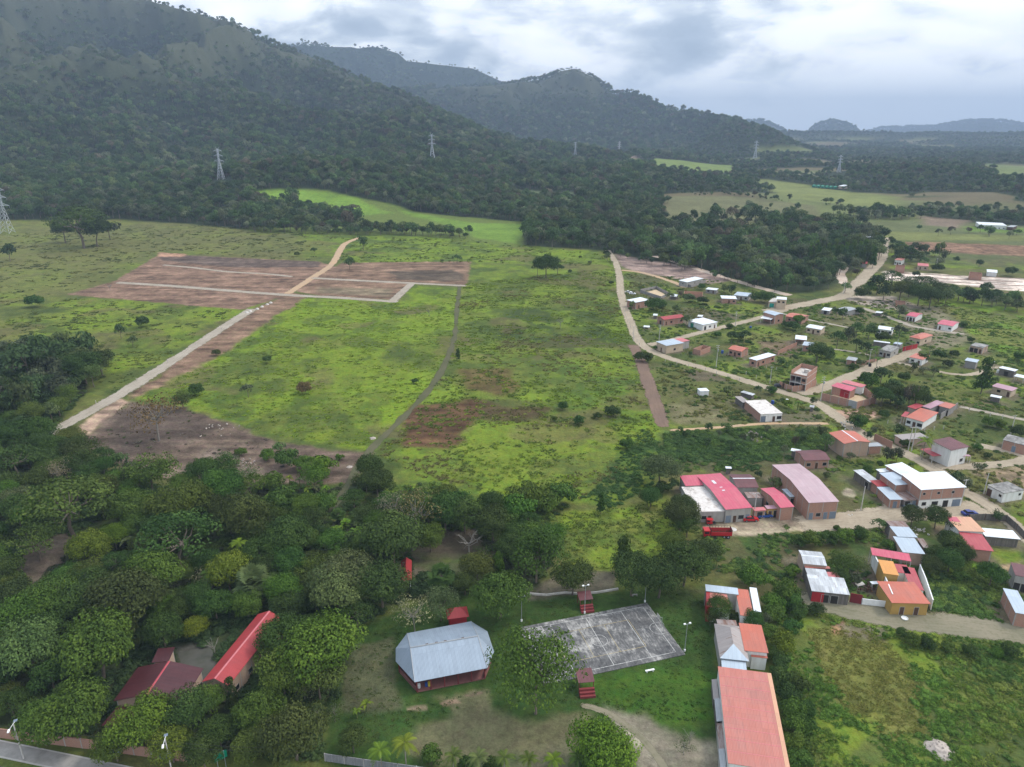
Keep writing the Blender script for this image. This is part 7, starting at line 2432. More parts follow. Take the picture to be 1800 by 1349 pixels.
T(2, [(320, 580, 60, 'dark green'), (300, 545, 40, 'dark green'), (500, 570, 70, 'dark green', 'shrub'), (370, 590, 90, 'deep green'), (820, 560, 130, 'dark olive', 'umbrella'), (700, 590, 60, 'dark green'), (480, 720, 110, 'deep green'), (580, 720, 120, 'dark green'), (820, 720, 110, 'dark green'),
      (690, 780, 110, 'dark green', 'shrub'), (420, 760, 130, 'deep green'), (330, 790, 130, 'dark green'), (480, 830, 110, 'dark green'), (560, 870, 90, 'deep green'), (870, 820, 80, 'mid green', 'palm'), (920, 830, 60, 'mid green', 'palm'), (630, 880, 110, 'olive green', 'palm'), (640, 960, 80, 'mid green', 'palm'),
      (170, 880, 170, 'deep green'), (240, 900, 110, 'deep green', 'shrub'), (510, 970, 70, 'deep green'), (450, 1010, 60, 'deep green', 'shrub'), (930, 1000, 90, 'dark green'), (1010, 1020, 90, 'dark green'), (1090, 1040, 80, 'dark green'), (1060, 870, 70, 'dark green', 'palm'), (1130, 920, 90, 'dark green', 'shrub'),
      (1200, 990, 80, 'dark green', 'shrub'), (1320, 680, 50, 'dark green', 'shrub'), (1250, 910, 70, 'dark green', 'shrub'), (20, 640, 90, 'mid green', 'shrub'), (570, 1120, 150, 'deep green', 'shrub'), (680, 1060, 150, 'deep green'), (760, 1200, 170, 'dark green'), (900, 1250, 150, 'dark green'), (1000, 1210, 130, 'dark green'),
      (850, 1090, 90, 'deep green', 'shrub'), (1000, 940, 80, 'deep green', 'shrub'), (1580, 1110, 60, 'dark green'), (1380, 800, 50, 'dark green', 'shrub'), (1770, 930, 90, 'deep green', 'shrub'), (950, 280, 60, 'dark green', 'shrub'),
      (760, 300, 170, 'dark green', 'umbrella'), (1010, 350, 210, 'dark green', 'umbrella'), (1140, 400, 190, 'dark olive', 'umbrella'), (900, 370, 150, 'dark green'), (830, 400, 170, 'dark olive'), (650, 350, 150, 'deep green'), (700, 400, 150, 'deep green'), (1190, 440, 150, 'dark green'), (980, 420, 180, 'dark green'), (1070, 450, 170, 'dark green'),
      (580, 390, 110, 'mid green', 'shrub'), (520, 430, 110, 'dark green', 'shrub'), (1290, 420, 120, 'dark olive'), (1380, 440, 120, 'dark olive'), (1480, 450, 130, 'dark olive'), (1560, 470, 120, 'dark olive', 'loose'), (1660, 490, 130, 'brownish', 'loose'), (1760, 510, 120, 'brownish', 'loose'), (1720, 460, 110, 'dark olive'),
      (820, 90, 110, 'dark green'), (900, 110, 110, 'dark green'), (970, 120, 90, 'deep green'), (440, 240, 80, 'dark green'), (480, 260, 70, 'deep green'), (390, 370, 90, 'dark green'), (1450, 190, 60, 'dark green'), (1120, 230, 80, 'dark green', 'shrub'), (1700, 260, 90, 'dark green', 'shrub')])
add_tree('column', 1733, 653, 34, 'deep green', hk=2.0)
# single trees standing in the pastures
T(0, [(138, 388, 92, 'dark olive', 'umbrella'), (110, 402, 40, 'dark green'), (165, 402, 50, 'dark green'), (190, 400, 34, 'dark olive'), (14, 441, 30, 'dark green'), (614, 461, 22, 'dark olive', 'loose'), (638, 428, 22, 'dark olive', 'umbrella'), (960, 463, 42, 'dark green'), (945, 472, 22, 'dark olive'), (980, 470, 22, 'dark olive'),
      (211, 583, 20, 'dark olive'), (232, 598, 18, 'dark olive', 'loose'), (803, 452, 18, 'dark olive'), (552, 440, 12, 'dark olive'), (522, 447, 10, 'dark olive', 'shrub'), (270, 722, 95, 'brownish', 'sparse'), (192, 503, 14, 'pale grey', 'bare'), (754, 547, 16, 'pale grey', 'bare'), (985, 565, 18, 'pale grey', 'bare'), (435, 684, 26, 'pale grey', 'sparse'),
      (535, 682, 26, 'brownish', 'shrub'), (470, 632, 16, 'deep green', 'shrub'), (345, 685, 26, 'dark olive', 'shrub'), (380, 620, 14, 'dark olive', 'shrub'), (60, 530, 26, 'deep green', 'shrub'), (250, 566, 22, 'deep green', 'shrub'),
      (730, 670, 12, 'deep green', 'shrub'), (805, 620, 10, 'deep green', 'column'), (1068, 450, 16, 'dark olive'), (320, 700, 36, 'dark olive', 'loose'), (160, 655, 45, 'grey green', 'loose'), (145, 640, 60, 'dark green'), (175, 632, 50, 'dark olive'), (110, 640, 50, 'dark olive'), (120, 690, 40, 'olive green', 'loose')])
# row of tall plantation trees at the end of the football field
for k in range(22):
    add_tree('column', 1424 + 5.4 * k + (k % 3), 441 + (k % 2) * 9 - (k % 5) * 2, 13, ['mid green', 'deep green'][k % 2], hk=3.0)


# ---- fill the lower-left wood with understory until the canopy closes
def fill(P, spacing, rlo, rhi, tones, libs, seed, keep=0.62, limit=999, hk=(.8, 1.15)):
    rg = np.random.default_rng(seed)
    x0, y0, x1, y1 = P[:, 0].min(), P[:, 1].min(), P[:, 0].max(), P[:, 1].max()
    gx, gy = np.meshgrid(np.arange(x0, x1, spacing), np.arange(y0, y1, spacing))
    gx, gy = gx.ravel() + rg.uniform(-.5, .5, gx.size) * spacing, gy.ravel() + rg.uniform(-.5, .5, gy.size) * spacing
    ok = inside(P, gx, gy)
    n = 0
    for x, y in zip(gx[ok], gy[ok]):
        r = rg.uniform(rlo, rhi)
        if any((x - a) ** 2 + (y - b) ** 2 < (keep * (r + c)) ** 2 for a, b, c in TAKEN) or blocked(x, y, r * .7):
            continue
        TREES.append(dict(lib=str(rg.choice(libs)), x=x, y=y, z=float(hgt(x, y)), r=r, h=2 * r * rg.uniform(*hk), tone=str(rg.choice(tones)), name='tree'))
        TAKEN.append((x, y, r))
        n += 1
        if n >= limit:
            break


_rx = np.array([q[0] for q in ROADXY])
_ry = np.array([q[1] for q in ROADXY])
_rw = np.array([q[2] for q in ROADXY])


def blocked(x, y, m=0.0):
    for P, pad in FOOT:
        if P[:, 0].min() - m - pad < x < P[:, 0].max() + m + pad and P[:, 1].min() - m - pad < y < P[:, 1].max() + m + pad:
            if float(sdist(P, np.array([x]), np.array([y]))[0]) > -m - pad:
                return True
    return bool((np.hypot(_rx - x, _ry - y) < _rw + m).any())


NEARW = wpoly([(-60, 655), (60, 640), (150, 650), (150, 690), (110, 735), (78, 775), (150, 795), (190, 815), (330, 858), (380, 826), (470, 850), (560, 852), (610, 850), (640, 830), (700, 880), (850, 905),
               (960, 905), (985, 960), (940, 1030), (860, 1040), (720, 1050), (640, 1090), (615, 1150), (585, 1250), (560, 1330), (340, 1318), (150, 1298), (0, 1275), (-80, 1260)])
OPEN = [wpoly(p) for p in ([(20, 1000), (60, 955), (120, 935), (115, 985), (60, 1035)], [(500, 820), (620, 805), (640, 830), (540, 850), (480, 845)], [(300, 1135), (352, 1130), (385, 1180), (340, 1215)],
                           [(720, 965), (870, 968), (860, 1010), (730, 1010)], [(740, 935), (840, 930), (850, 965), (730, 965)])]
FOOT.extend((P, 0.5) for P in OPEN)
fill(NEARW, 4.5, 2.4, 5.0, ['dark green', 'deep green', 'olive green', 'dark olive', 'mid green'], ['round', 'round', 'umbrella', 'loose', 'dense'], 5, 0.58)

# ---- link the single plants
PARTN = {'round': ('crown', 'trunk'), 'palm': ('fronds', 'trunk'), 'fan': ('fan_leaves', 'trunk'), 'banana': ('leaves', 'stem'), 'bare': ('branches', None)}
NAMES = {'round': 'broadleaf_tree', 'dense': 'broadleaf_tree', 'loose': 'broadleaf_tree', 'airy': 'broadleaf_tree', 'umbrella': 'broadleaf_tree', 'sparse': 'broadleaf_tree', 'column': 'slender_tree', 'shrub': 'shrub', 'palm': 'palm_tree',
         'fan': 'fan_palm', 'banana': 'banana_plant', 'bare': 'bare_tree'}
NOUN = {'round': 'round-crowned tree', 'dense': 'dense domed tree', 'loose': 'airy tree', 'airy': 'large airy tree', 'umbrella': 'flat-topped tree', 'sparse': 'thin-leaved tree', 'column': 'narrow upright tree', 'shrub': 'bush', 'palm': 'feather palm', 'fan': 'fan palm',
        'banana': 'banana plant', 'bare': 'leafless tree'}
CATS = {'shrub': 'shrub', 'palm': 'palm', 'fan': 'palm', 'banana': 'banana plant'}
TREES.sort(key=lambda t: -t['r'] / math.hypot(t['x'], t['y']))
_cnt, SPARE = {}, []
SINGLE = []
for t in TREES:
    k = NAMES[t['lib']]
    _cnt[k] = _cnt.get(k, 0) + 1
    (SINGLE if _cnt[k] <= 295 else SPARE).append(t)


def part_obj(name, me, parent, loc, scl, rz, col=None):
    o = bpy.data.objects.new(name, me)
    COL.objects.link(o)
    o.parent = parent
    o.location, o.scale, o.rotation_euler = loc, scl, (0, 0, rz)
    if col is not None:
        o.color = (*col, 1)
    return o


MARKS = [(n, *at(*p)[:2]) for n, p in LANDMARKS]


def where(x, y):
    d = sorted(((math.hypot(a - x, b - y), n, a, b) for n, a, b in MARKS))[0]
    dd, n, a, b = d
    dx, dy = x - a, y - b
    if dd < 4:
        return 'beside ' + n
    if abs(dx) > abs(dy) * 1.1:
        return ('left of ' if dx < 0 else 'right of ') + n
    return ('in front of ' if dy < 0 else 'behind ') + n


def tree_label(t):
    s = 'large ' if t['r'] > 5.5 and t['lib'] != 'shrub' else 'small ' if t['r'] < 2.4 and t['lib'] not in ('banana', 'palm', 'fan') else ''
    tone = t['tone']
    return f"{s}{tone} {NOUN[t['lib']]} {where(t['x'], t['y'])}"


_by = {}
for t in SINGLE:
    t['label'] = tree_label(t)
    _by.setdefault(t['label'], []).append(t)
ORD = ['leftmost', 'second from left', 'third from left', 'fourth from left', 'fifth from left', 'sixth from left', 'seventh from left', 'eighth from left']
SZ2 = ['taller of the two', 'smaller of the two']
for t in SINGLE:
    if len(t['label'].split()) > 13:
        t['label'] = t['label'].replace('flat-topped', 'flat').replace('round-crowned ', '').replace('narrow upright', 'upright')
_by = {}
for t in SINGLE:
    _by.setdefault(t['label'], []).append(t)
for lb, L in _by.items():
    if len(L) == 2 and max(L[0]['h'], L[1]['h']) > 1.3 * min(L[0]['h'], L[1]['h']):
        L.sort(key=lambda q: -q['h'])
        for q, w_ in zip(L, SZ2):
            q['label'] = lb + ', ' + w_
    elif len(L) == 2:
        L.sort(key=lambda q: q['x'] / q['y'])
        for q, w_ in zip(L, ('left one of two', 'right one of two')):
            q['label'] = lb + ', ' + w_
    elif len(L) > 2:
        L.sort(key=lambda q: q['x'] / q['y'])
        for i, q in enumerate(L):
            q['label'] = lb + ', ' + (ORD[i] if i < len(ORD) else 'rightmost')
for i, t in enumerate(SINGLE):
    lib, r, h = t['lib'], t['r'], t['h']
    rg = np.random.default_rng(1000 + i)
    rz = rg.uniform(0, 6.283)
    col = np.array(TONES[t['tone']]) * np.array([1.5, 1.5, 1.0]) * rg.uniform(.88, 1.14, 3)
    root = empty(NAMES[lib], (t['x'], t['y'], t['z']), t['label'], CATS.get(lib, 'tree'), {'shrub': 'bushes of the gardens and fields', 'palm': 'palms', 'fan': 'fan palms', 'banana': 'banana plants',
                 'bare': 'leafless trees', 'column': 'narrow upright trees'}.get(lib, 'broadleaf trees of the valley'))
    cn, tn = PARTN.get(lib, PARTN['round'])
    if lib == 'bare':
        part_obj(cn, BARE[i % 3], root, (0, 0, h * .62), (r, r, h * .62), rz)
    elif lib in ('palm', 'fan', 'banana'):
        cm, tm = {'palm': PALM, 'fan': FAN, 'banana': BANANA}[lib][i % 2]
        hc = h * (.72 if lib == 'palm' else .6 if lib == 'fan' else .45)
        part_obj(cn, cm, root, (0, 0, hc), (r * 1.05,) * 3, rz, col)
        part_obj(tn, tm, root, (0, 0, hc), (r, r, hc), rz)
    else:
        L = LIB[lib]
        cm, tm = L[i % len(L)]
        ch = h * (.72 if lib in ('round', 'dense', 'loose', 'sparse', 'airy') else .62 if lib == 'umbrella' else .86)
        hc = h - ch / 2
        rr = r * (1.14 if lib != 'column' else 1.35)
        part_obj(cn, cm, root, (0, 0, hc), (rr, rr, ch), rz, col)
        if lib != 'shrub':
            zb = min(v.co.z for v in tm.vertices)
            part_obj(tn, tm, root, (0, 0, hc), (rr, rr, hc / -zb), rz)

# ------------------------------------------------------------------ scattered masses (geometry nodes)
HIDE = {}


def scatter_group(name, meshes):
    c = bpy.data.collections.new(name + '_sources')
    for i, me in enumerate(meshes):
        o = bpy.data.objects.new('%s_%02d' % (name, i), me)
        c.objects.link(o)
    return c


def scatter(name, label, cat, meshes, pos, rz, scl, kind_i, tint):
    coll = scatter_group(name, meshes)
    n = len(pos)
    me = bpy.data.meshes.new(name)
    me.vertices.add(n)
    me.vertices.foreach_set('co', np.asarray(pos, np.float32).ravel())
    for an, ty, dat, key in (('kind_index', 'INT', np.asarray(kind_i, np.int32), 'value'), ('turn', 'FLOAT_VECTOR', np.column_stack([np.zeros(n), np.zeros(n), rz]).astype(np.float32), 'vector'),
                             ('size', 'FLOAT_VECTOR', np.asarray(scl, np.float32), 'vector'), ('tint', 'FLOAT_COLOR', np.column_stack([tint, np.ones(n)]).astype(np.float32), 'color')):
        a = me.attributes.new(an, ty, 'POINT')
        a.data.foreach_set(key, dat.ravel())
    o = bpy.data.objects.new(name, me)
    COL.objects.link(o)
    ng = bpy.data.node_groups.new(name + '_nodes', 'GeometryNodeTree')
    ng.interface.new_socket('Geometry', in_out='INPUT', socket_type='NodeSocketGeometry')
    ng.interface.new_socket('Geometry', in_out='OUTPUT', socket_type='NodeSocketGeometry')
    gi, go = ng.nodes.new('NodeGroupInput'), ng.nodes.new('NodeGroupOutput')
    ip, ci = ng.nodes.new('GeometryNodeInstanceOnPoints'), ng.nodes.new('GeometryNodeCollectionInfo')
    ci.inputs['Collection'].default_value = coll
    ci.inputs['Separate Children'].default_value = True
    ci.inputs['Reset Children'].default_value = True
    ip.inputs['Pick Instance'].default_value = True
    ng.links.new(gi.outputs[0], ip.inputs['Points'])
    ng.links.new(ci.outputs[0], ip.inputs['Instance'])
    for an, ty, sk in (('kind_index', 'INT', 'Instance Index'), ('turn', 'FLOAT_VECTOR', 'Rotation'), ('size', 'FLOAT_VECTOR', 'Scale')):
        na = ng.nodes.new('GeometryNodeInputNamedAttribute')
        na.data_type = ty
        na.inputs['Name'].default_value = an
        src = next(s for s in na.outputs if s.enabled and s.name == 'Attribute')
        ng.links.new(src, ip.inputs[sk])
    ng.links.new(ip.outputs[0], go.inputs[0])
    md = o.modifiers.new('scatter', 'NODES')
    md.node_group = ng
    return tag(o, label, cat, kind='stuff')


def mass_tree(seed, kind, ncl, per, leaf, bark='bark', h=2.1, ch=.75, clr=(.28, .42)):
    """small whole tree: unit radius, standing on z=0, total height h"""
    V, F, S, C = crown(seed, ncl, per, leaf, kind, clr)
    k = h * ch if kind != 'umbrella' else h * .62
    V = V * np.array([1, 1, k]) + np.array([0, 0, h - k / 2])
    tv, tf = tube_np(limbs(C, seed, th=.05, zb=-.5 - (h - k) / k, k=3), 4)
    tv = tv * np.array([1, 1, k]) + np.array([0, 0, h - k / 2])
    f2 = tf + len(V)
    return mesh_np('wood_tree', np.concatenate([V, tv]), [F, f2], ['leaf_scatter', bark], np.concatenate([np.zeros(len(F)), np.ones(len(tf))]), np.concatenate([S, np.full(len(tv), .5)]))


FT = [mass_tree(51, 'round', 17, 44, .085), mass_tree(52, 'round', 17, 44, .085), mass_tree(53, 'umbrella', 16, 46, .082, h=2.0), mass_tree(54, 'umbrella', 16, 46, .082, h=2.3),
      mass_tree(55, 'loose', 16, 38, .082, h=2.3), mass_tree(56, 'round', 18, 28, .10, h=2.5), mass_tree(57, 'dense', 18, 28, .10, h=1.9), mass_tree(58, 'column', 12, 24, .13, h=3.2, ch=.9)]


def band(r0, r1, sp, seed, amax=rad(43)):
    rg = np.random.default_rng(seed)
    X = r1 * math.sin(amax)
    gx, gy = np.meshgrid(np.arange(-X, X, sp), np.arange(r0 * math.cos(amax), r1, sp))
    gx = gx.ravel() + rg.uniform(-.5, .5, gx.size) * sp
    gy = gy.ravel() + rg.uniform(-.5, .5, gy.size) * sp
    r = np.hypot(gx, gy)
    k = (r >= r0) & (r < r1) & (np.abs(np.arctan2(gx, gy)) < amax)
    return gx[k], gy[k]


PX, PY, PS = [], [], []
for r0, r1, sp, s_, sd_ in ((440, 1300, 8.5, 5.2, 1), (1300, 2000, 11, 6.8, 2), (2000, 3200, 12.5, 7.4, 3), (3200, 4800, 16, 8.6, 4), (4800, 7200, 22, 8.0, 5), (8000, 14200, 40, 15.0, 6)):
    x, y = band(r0, r1, sp, sd_)
    d = wood_density(x, y)
    z = hgt(x, y)
    rg = np.random.default_rng(sd_ + 70)
    hi = spur(x, y)
    keep = (rg.uniform(size=x.size) < d * (1 - .8 * hi)) & (d > .25) & ((z > 45) | (sd_ < 6))
    x, y, hi = x[keep], y[keep], hi[keep]
    sz = s_ * np.clip(rg.lognormal(-.03, .40, x.size), .4, 1.55) * (1 - .45 * hi) * (0.72 + .5 * fbm(x, y, 70, 3, 91)) * (1 - .4 * sstep(rad(9), rad(16), np.arctan2(x, y)) * sstep(950, 1150, np.hypot(x, y)) * sstep(90, 40, hgt(x, y))[...])
    PX.append(x)
    PY.append(y)
    PS.append(sz)
# copses and tree-dotted scrub nearer in
COPSE = [([(430, 400), (520, 404), (640, 405), (828, 414), (826, 421), (690, 414), (600, 414), (520, 411), (432, 409)], 8, 4.6, 1.0), ([(440, 352), (520, 360), (620, 380), (640, 398), (520, 400), (430, 398)], 9, 5.5, .95),
         ([(0, 640), (60, 620), (150, 630), (195, 645), (140, 690), (80, 730), (-80, 780), (-80, 640)], 8, 4.6, .9),
         ([(1560, 425), (1620, 440), (1700, 470), (1640, 472), (1570, 462)], 9, 3.6, .6), ([(1650, 508), (1720, 520), (1900, 545), (1900, 560), (1700, 535), (1640, 525)], 7, 3.2, .9),
         ([(1180, 392), (1300, 388), (1440, 388), (1520, 402), (1430, 404), (1300, 400), (1200, 400)], 11, 5.5, .6), ([(1240, 365), (1330, 362), (1440, 375), (1420, 384), (1300, 378)], 14, 4.5, .35),
         ([(1060, 446), (1180, 466), (1240, 482), (1190, 476), (1090, 455)], 8, 3.8, .7), ([(1240, 480), (1330, 506), (1400, 520), (1350, 512), (1250, 490)], 6, 2.8, .8),
         ([(1600, 405), (1900, 415), (1900, 425), (1600, 415)], 14, 4.0, .35), ([(1460, 770), (1470, 752), (1200, 756), (1180, 770), (1230, 800), (1390, 800)], 6, 1.8, .5)]
for i, (pts, sp, s_, dn) in enumerate(COPSE):
    P = wpoly(pts)
    rg = np.random.default_rng(300 + i)
    gx, gy = np.meshgrid(np.arange(P[:, 0].min(), P[:, 0].max(), sp), np.arange(P[:, 1].min(), P[:, 1].max(), sp))
    gx, gy = gx.ravel() + rg.uniform(-.5, .5, gx.size) * sp, gy.ravel() + rg.uniform(-.5, .5, gy.size) * sp
    k = inside(P, gx, gy) & (rg.uniform(size=gx.size) < dn * sstep(.25, .55, fbm(gx, gy, 40, 3, 77) + dn * .3))
    PX.append(gx[k])
    PY.append(gy[k])
    PS.append(s_ * rg.lognormal(0, .22, int(k.sum())))
for t in SPARE:
    PX.append(np.array([t['x']]))
    PY.append(np.array([t['y']]))
    PS.append(np.array([t['r']]))
PX, PY, PS = np.concatenate(PX), np.concatenate(PY), np.concatenate(PS)
r = np.hypot(PX, PY)
ok = np.hypot(PX - PYL[0][0], PY - PYL[0][1]) > 1
for q in PYL:
    qr = math.hypot(q[0], q[1])
    al_, la_ = (PX * q[0] + PY * q[1]) / qr - qr, (PX * q[1] - PY * q[0]) / qr
    ok &= ~((np.abs(la_) < 15) & (al_ > -max(70, qr * .07)) & (al_ < 14))
PX, PY, PS, r = PX[ok], PY[ok], PS[ok], r[ok]
PZ_ = hgt(PX, PY)
rg = np.random.default_rng(9)
n = len(PX)
ki = rg.choice(len(FT), n, p=[.18, .18, .16, .14, .14, .12, .08, 0])
tt = np.array([(0.028, 0.048, 0.018), (0.036, 0.062, 0.020), (0.050, 0.066, 0.024), (0.046, 0.056, 0.030), (0.070, 0.080, 0.045), (0.060, 0.052, 0.034)])
ti = rg.choice(6, n, p=[.30, .27, .18, .12, .09, .04])
tint = tt[ti] * np.array([1.8, 1.85, 1.75]) * rg.uniform(.6, 1.4, n)[:, None] * (0.8 + .45 * fbm(PX, PY, 160, 3, 33))[:, None]
scl = np.column_stack([PS * rg.uniform(.85, 1.15, n), PS * rg.uniform(.85, 1.15, n), PS * rg.uniform(.80, 1.15, n)])
scatter('forest', 'dense green woods covering the hills and valley edge', 'forest', FT, np.column_stack([PX, PY, PZ_ - .3]), rg.uniform(0, 6.28, n), scl, ki, tint)
print('forest trees', n, 'single plants', len(SINGLE), {k: v for k, v in _cnt.items()})


# ---- low plants: grass tufts, weeds, thicket
def tuft(seed, n=30, h=1.0, spread=.6, wd=.11):
    rg = np.random.default_rng(seed)
    V, F, S, k = [], [], [], 0
    for i in range(n):
        a, r0 = rg.uniform(0, 6.28), spread * math.sqrt(rg.uniform())
        b = np.array([math.cos(a) * r0, math.sin(a) * r0, 0])
        l = rg.uniform(.5, 1) * h
        d = np.array([math.cos(a), math.sin(a), 0]) * rg.uniform(.5, 1.3) * l + np.array([0, 0, l * .55])
        s_ = np.cross(d, rg.normal(0, 1, 3))
        s_ = s_ / np.linalg.norm(s_) * wd
        V += [b - s_, b + s_, b + d * .65 + s_ * .8, b + d + np.array([d[0] * .3, d[1] * .3, -.1 * l])]
        F.append((k, k + 1, k + 2, k + 3))
        S += [rg.uniform(.25, .75)] * 4
        k += 4
    return mesh_np('tuft', np.array(V), [np.array(F)], ['leaf_scatter'], shade=S)


def lowbush(seed, ncl=7, per=34, leaf=.16, clr=(.35, .55), zs=.8):
    V, F, S, C = crown(seed, ncl, per, leaf, 'round', clr)
    V = V * np.array([1, 1, zs]) + np.array([0, 0, zs * .32])
    return mesh_np('low_bush', V, [F], ['leaf_scatter'], shade=S)


TU = [tuft(1), tuft(2), tuft(3, 34, .8, .7), lowbush(81), lowbush(82), lowbush(83, 9, 30, .15), lowbush(84, 6, 26, .13, zs=.6)]


def area_points(P, dens, seed, cap=400000):
    rg = np.random.default_rng(seed)
    A = (P[:, 0].max() - P[:, 0].min()) * (P[:, 1].max() - P[:, 1].min())
    n = min(int(A * dens), cap)
    x, y = rg.uniform(P[:, 0].min(), P[:, 0].max(), n), rg.uniform(P[:, 1].min(), P[:, 1].max(), n)
    k = inside(P, x, y)
    return x[k], y[k]


def not_road(x, y, m=.3):
    # coarse grid test against the road samples
    cell = {}
    for a, b, w_ in ROADXY:
        for i in range(int((a - w_ - m) // 4), int((a + w_ + m) // 4) + 1):
            for j in range(int((b - w_ - m) // 4), int((b + w_ + m) // 4) + 1):
                cell.setdefault((i, j), []).append((a, b, w_ + m))
    k = np.ones(x.size, bool)
    for q in range(x.size):
        L = cell.get((int(x[q] // 4), int(y[q] // 4)))
        if L and any((x[q] - a) ** 2 + (y[q] - b) ** 2 < w_ * w_ for a, b, w_ in L):
            k[q] = False
    for P, pad in FOOT:
        bb = k & (x > P[:, 0].min() - pad) & (x < P[:, 0].max() + pad) & (y > P[:, 1].min() - pad) & (y < P[:, 1].max() + pad)
        if bb.any():
            i = np.nonzero(bb)[0]
            k[i[sdist(P, x[i], y[i]) > -pad]] = False
    return k


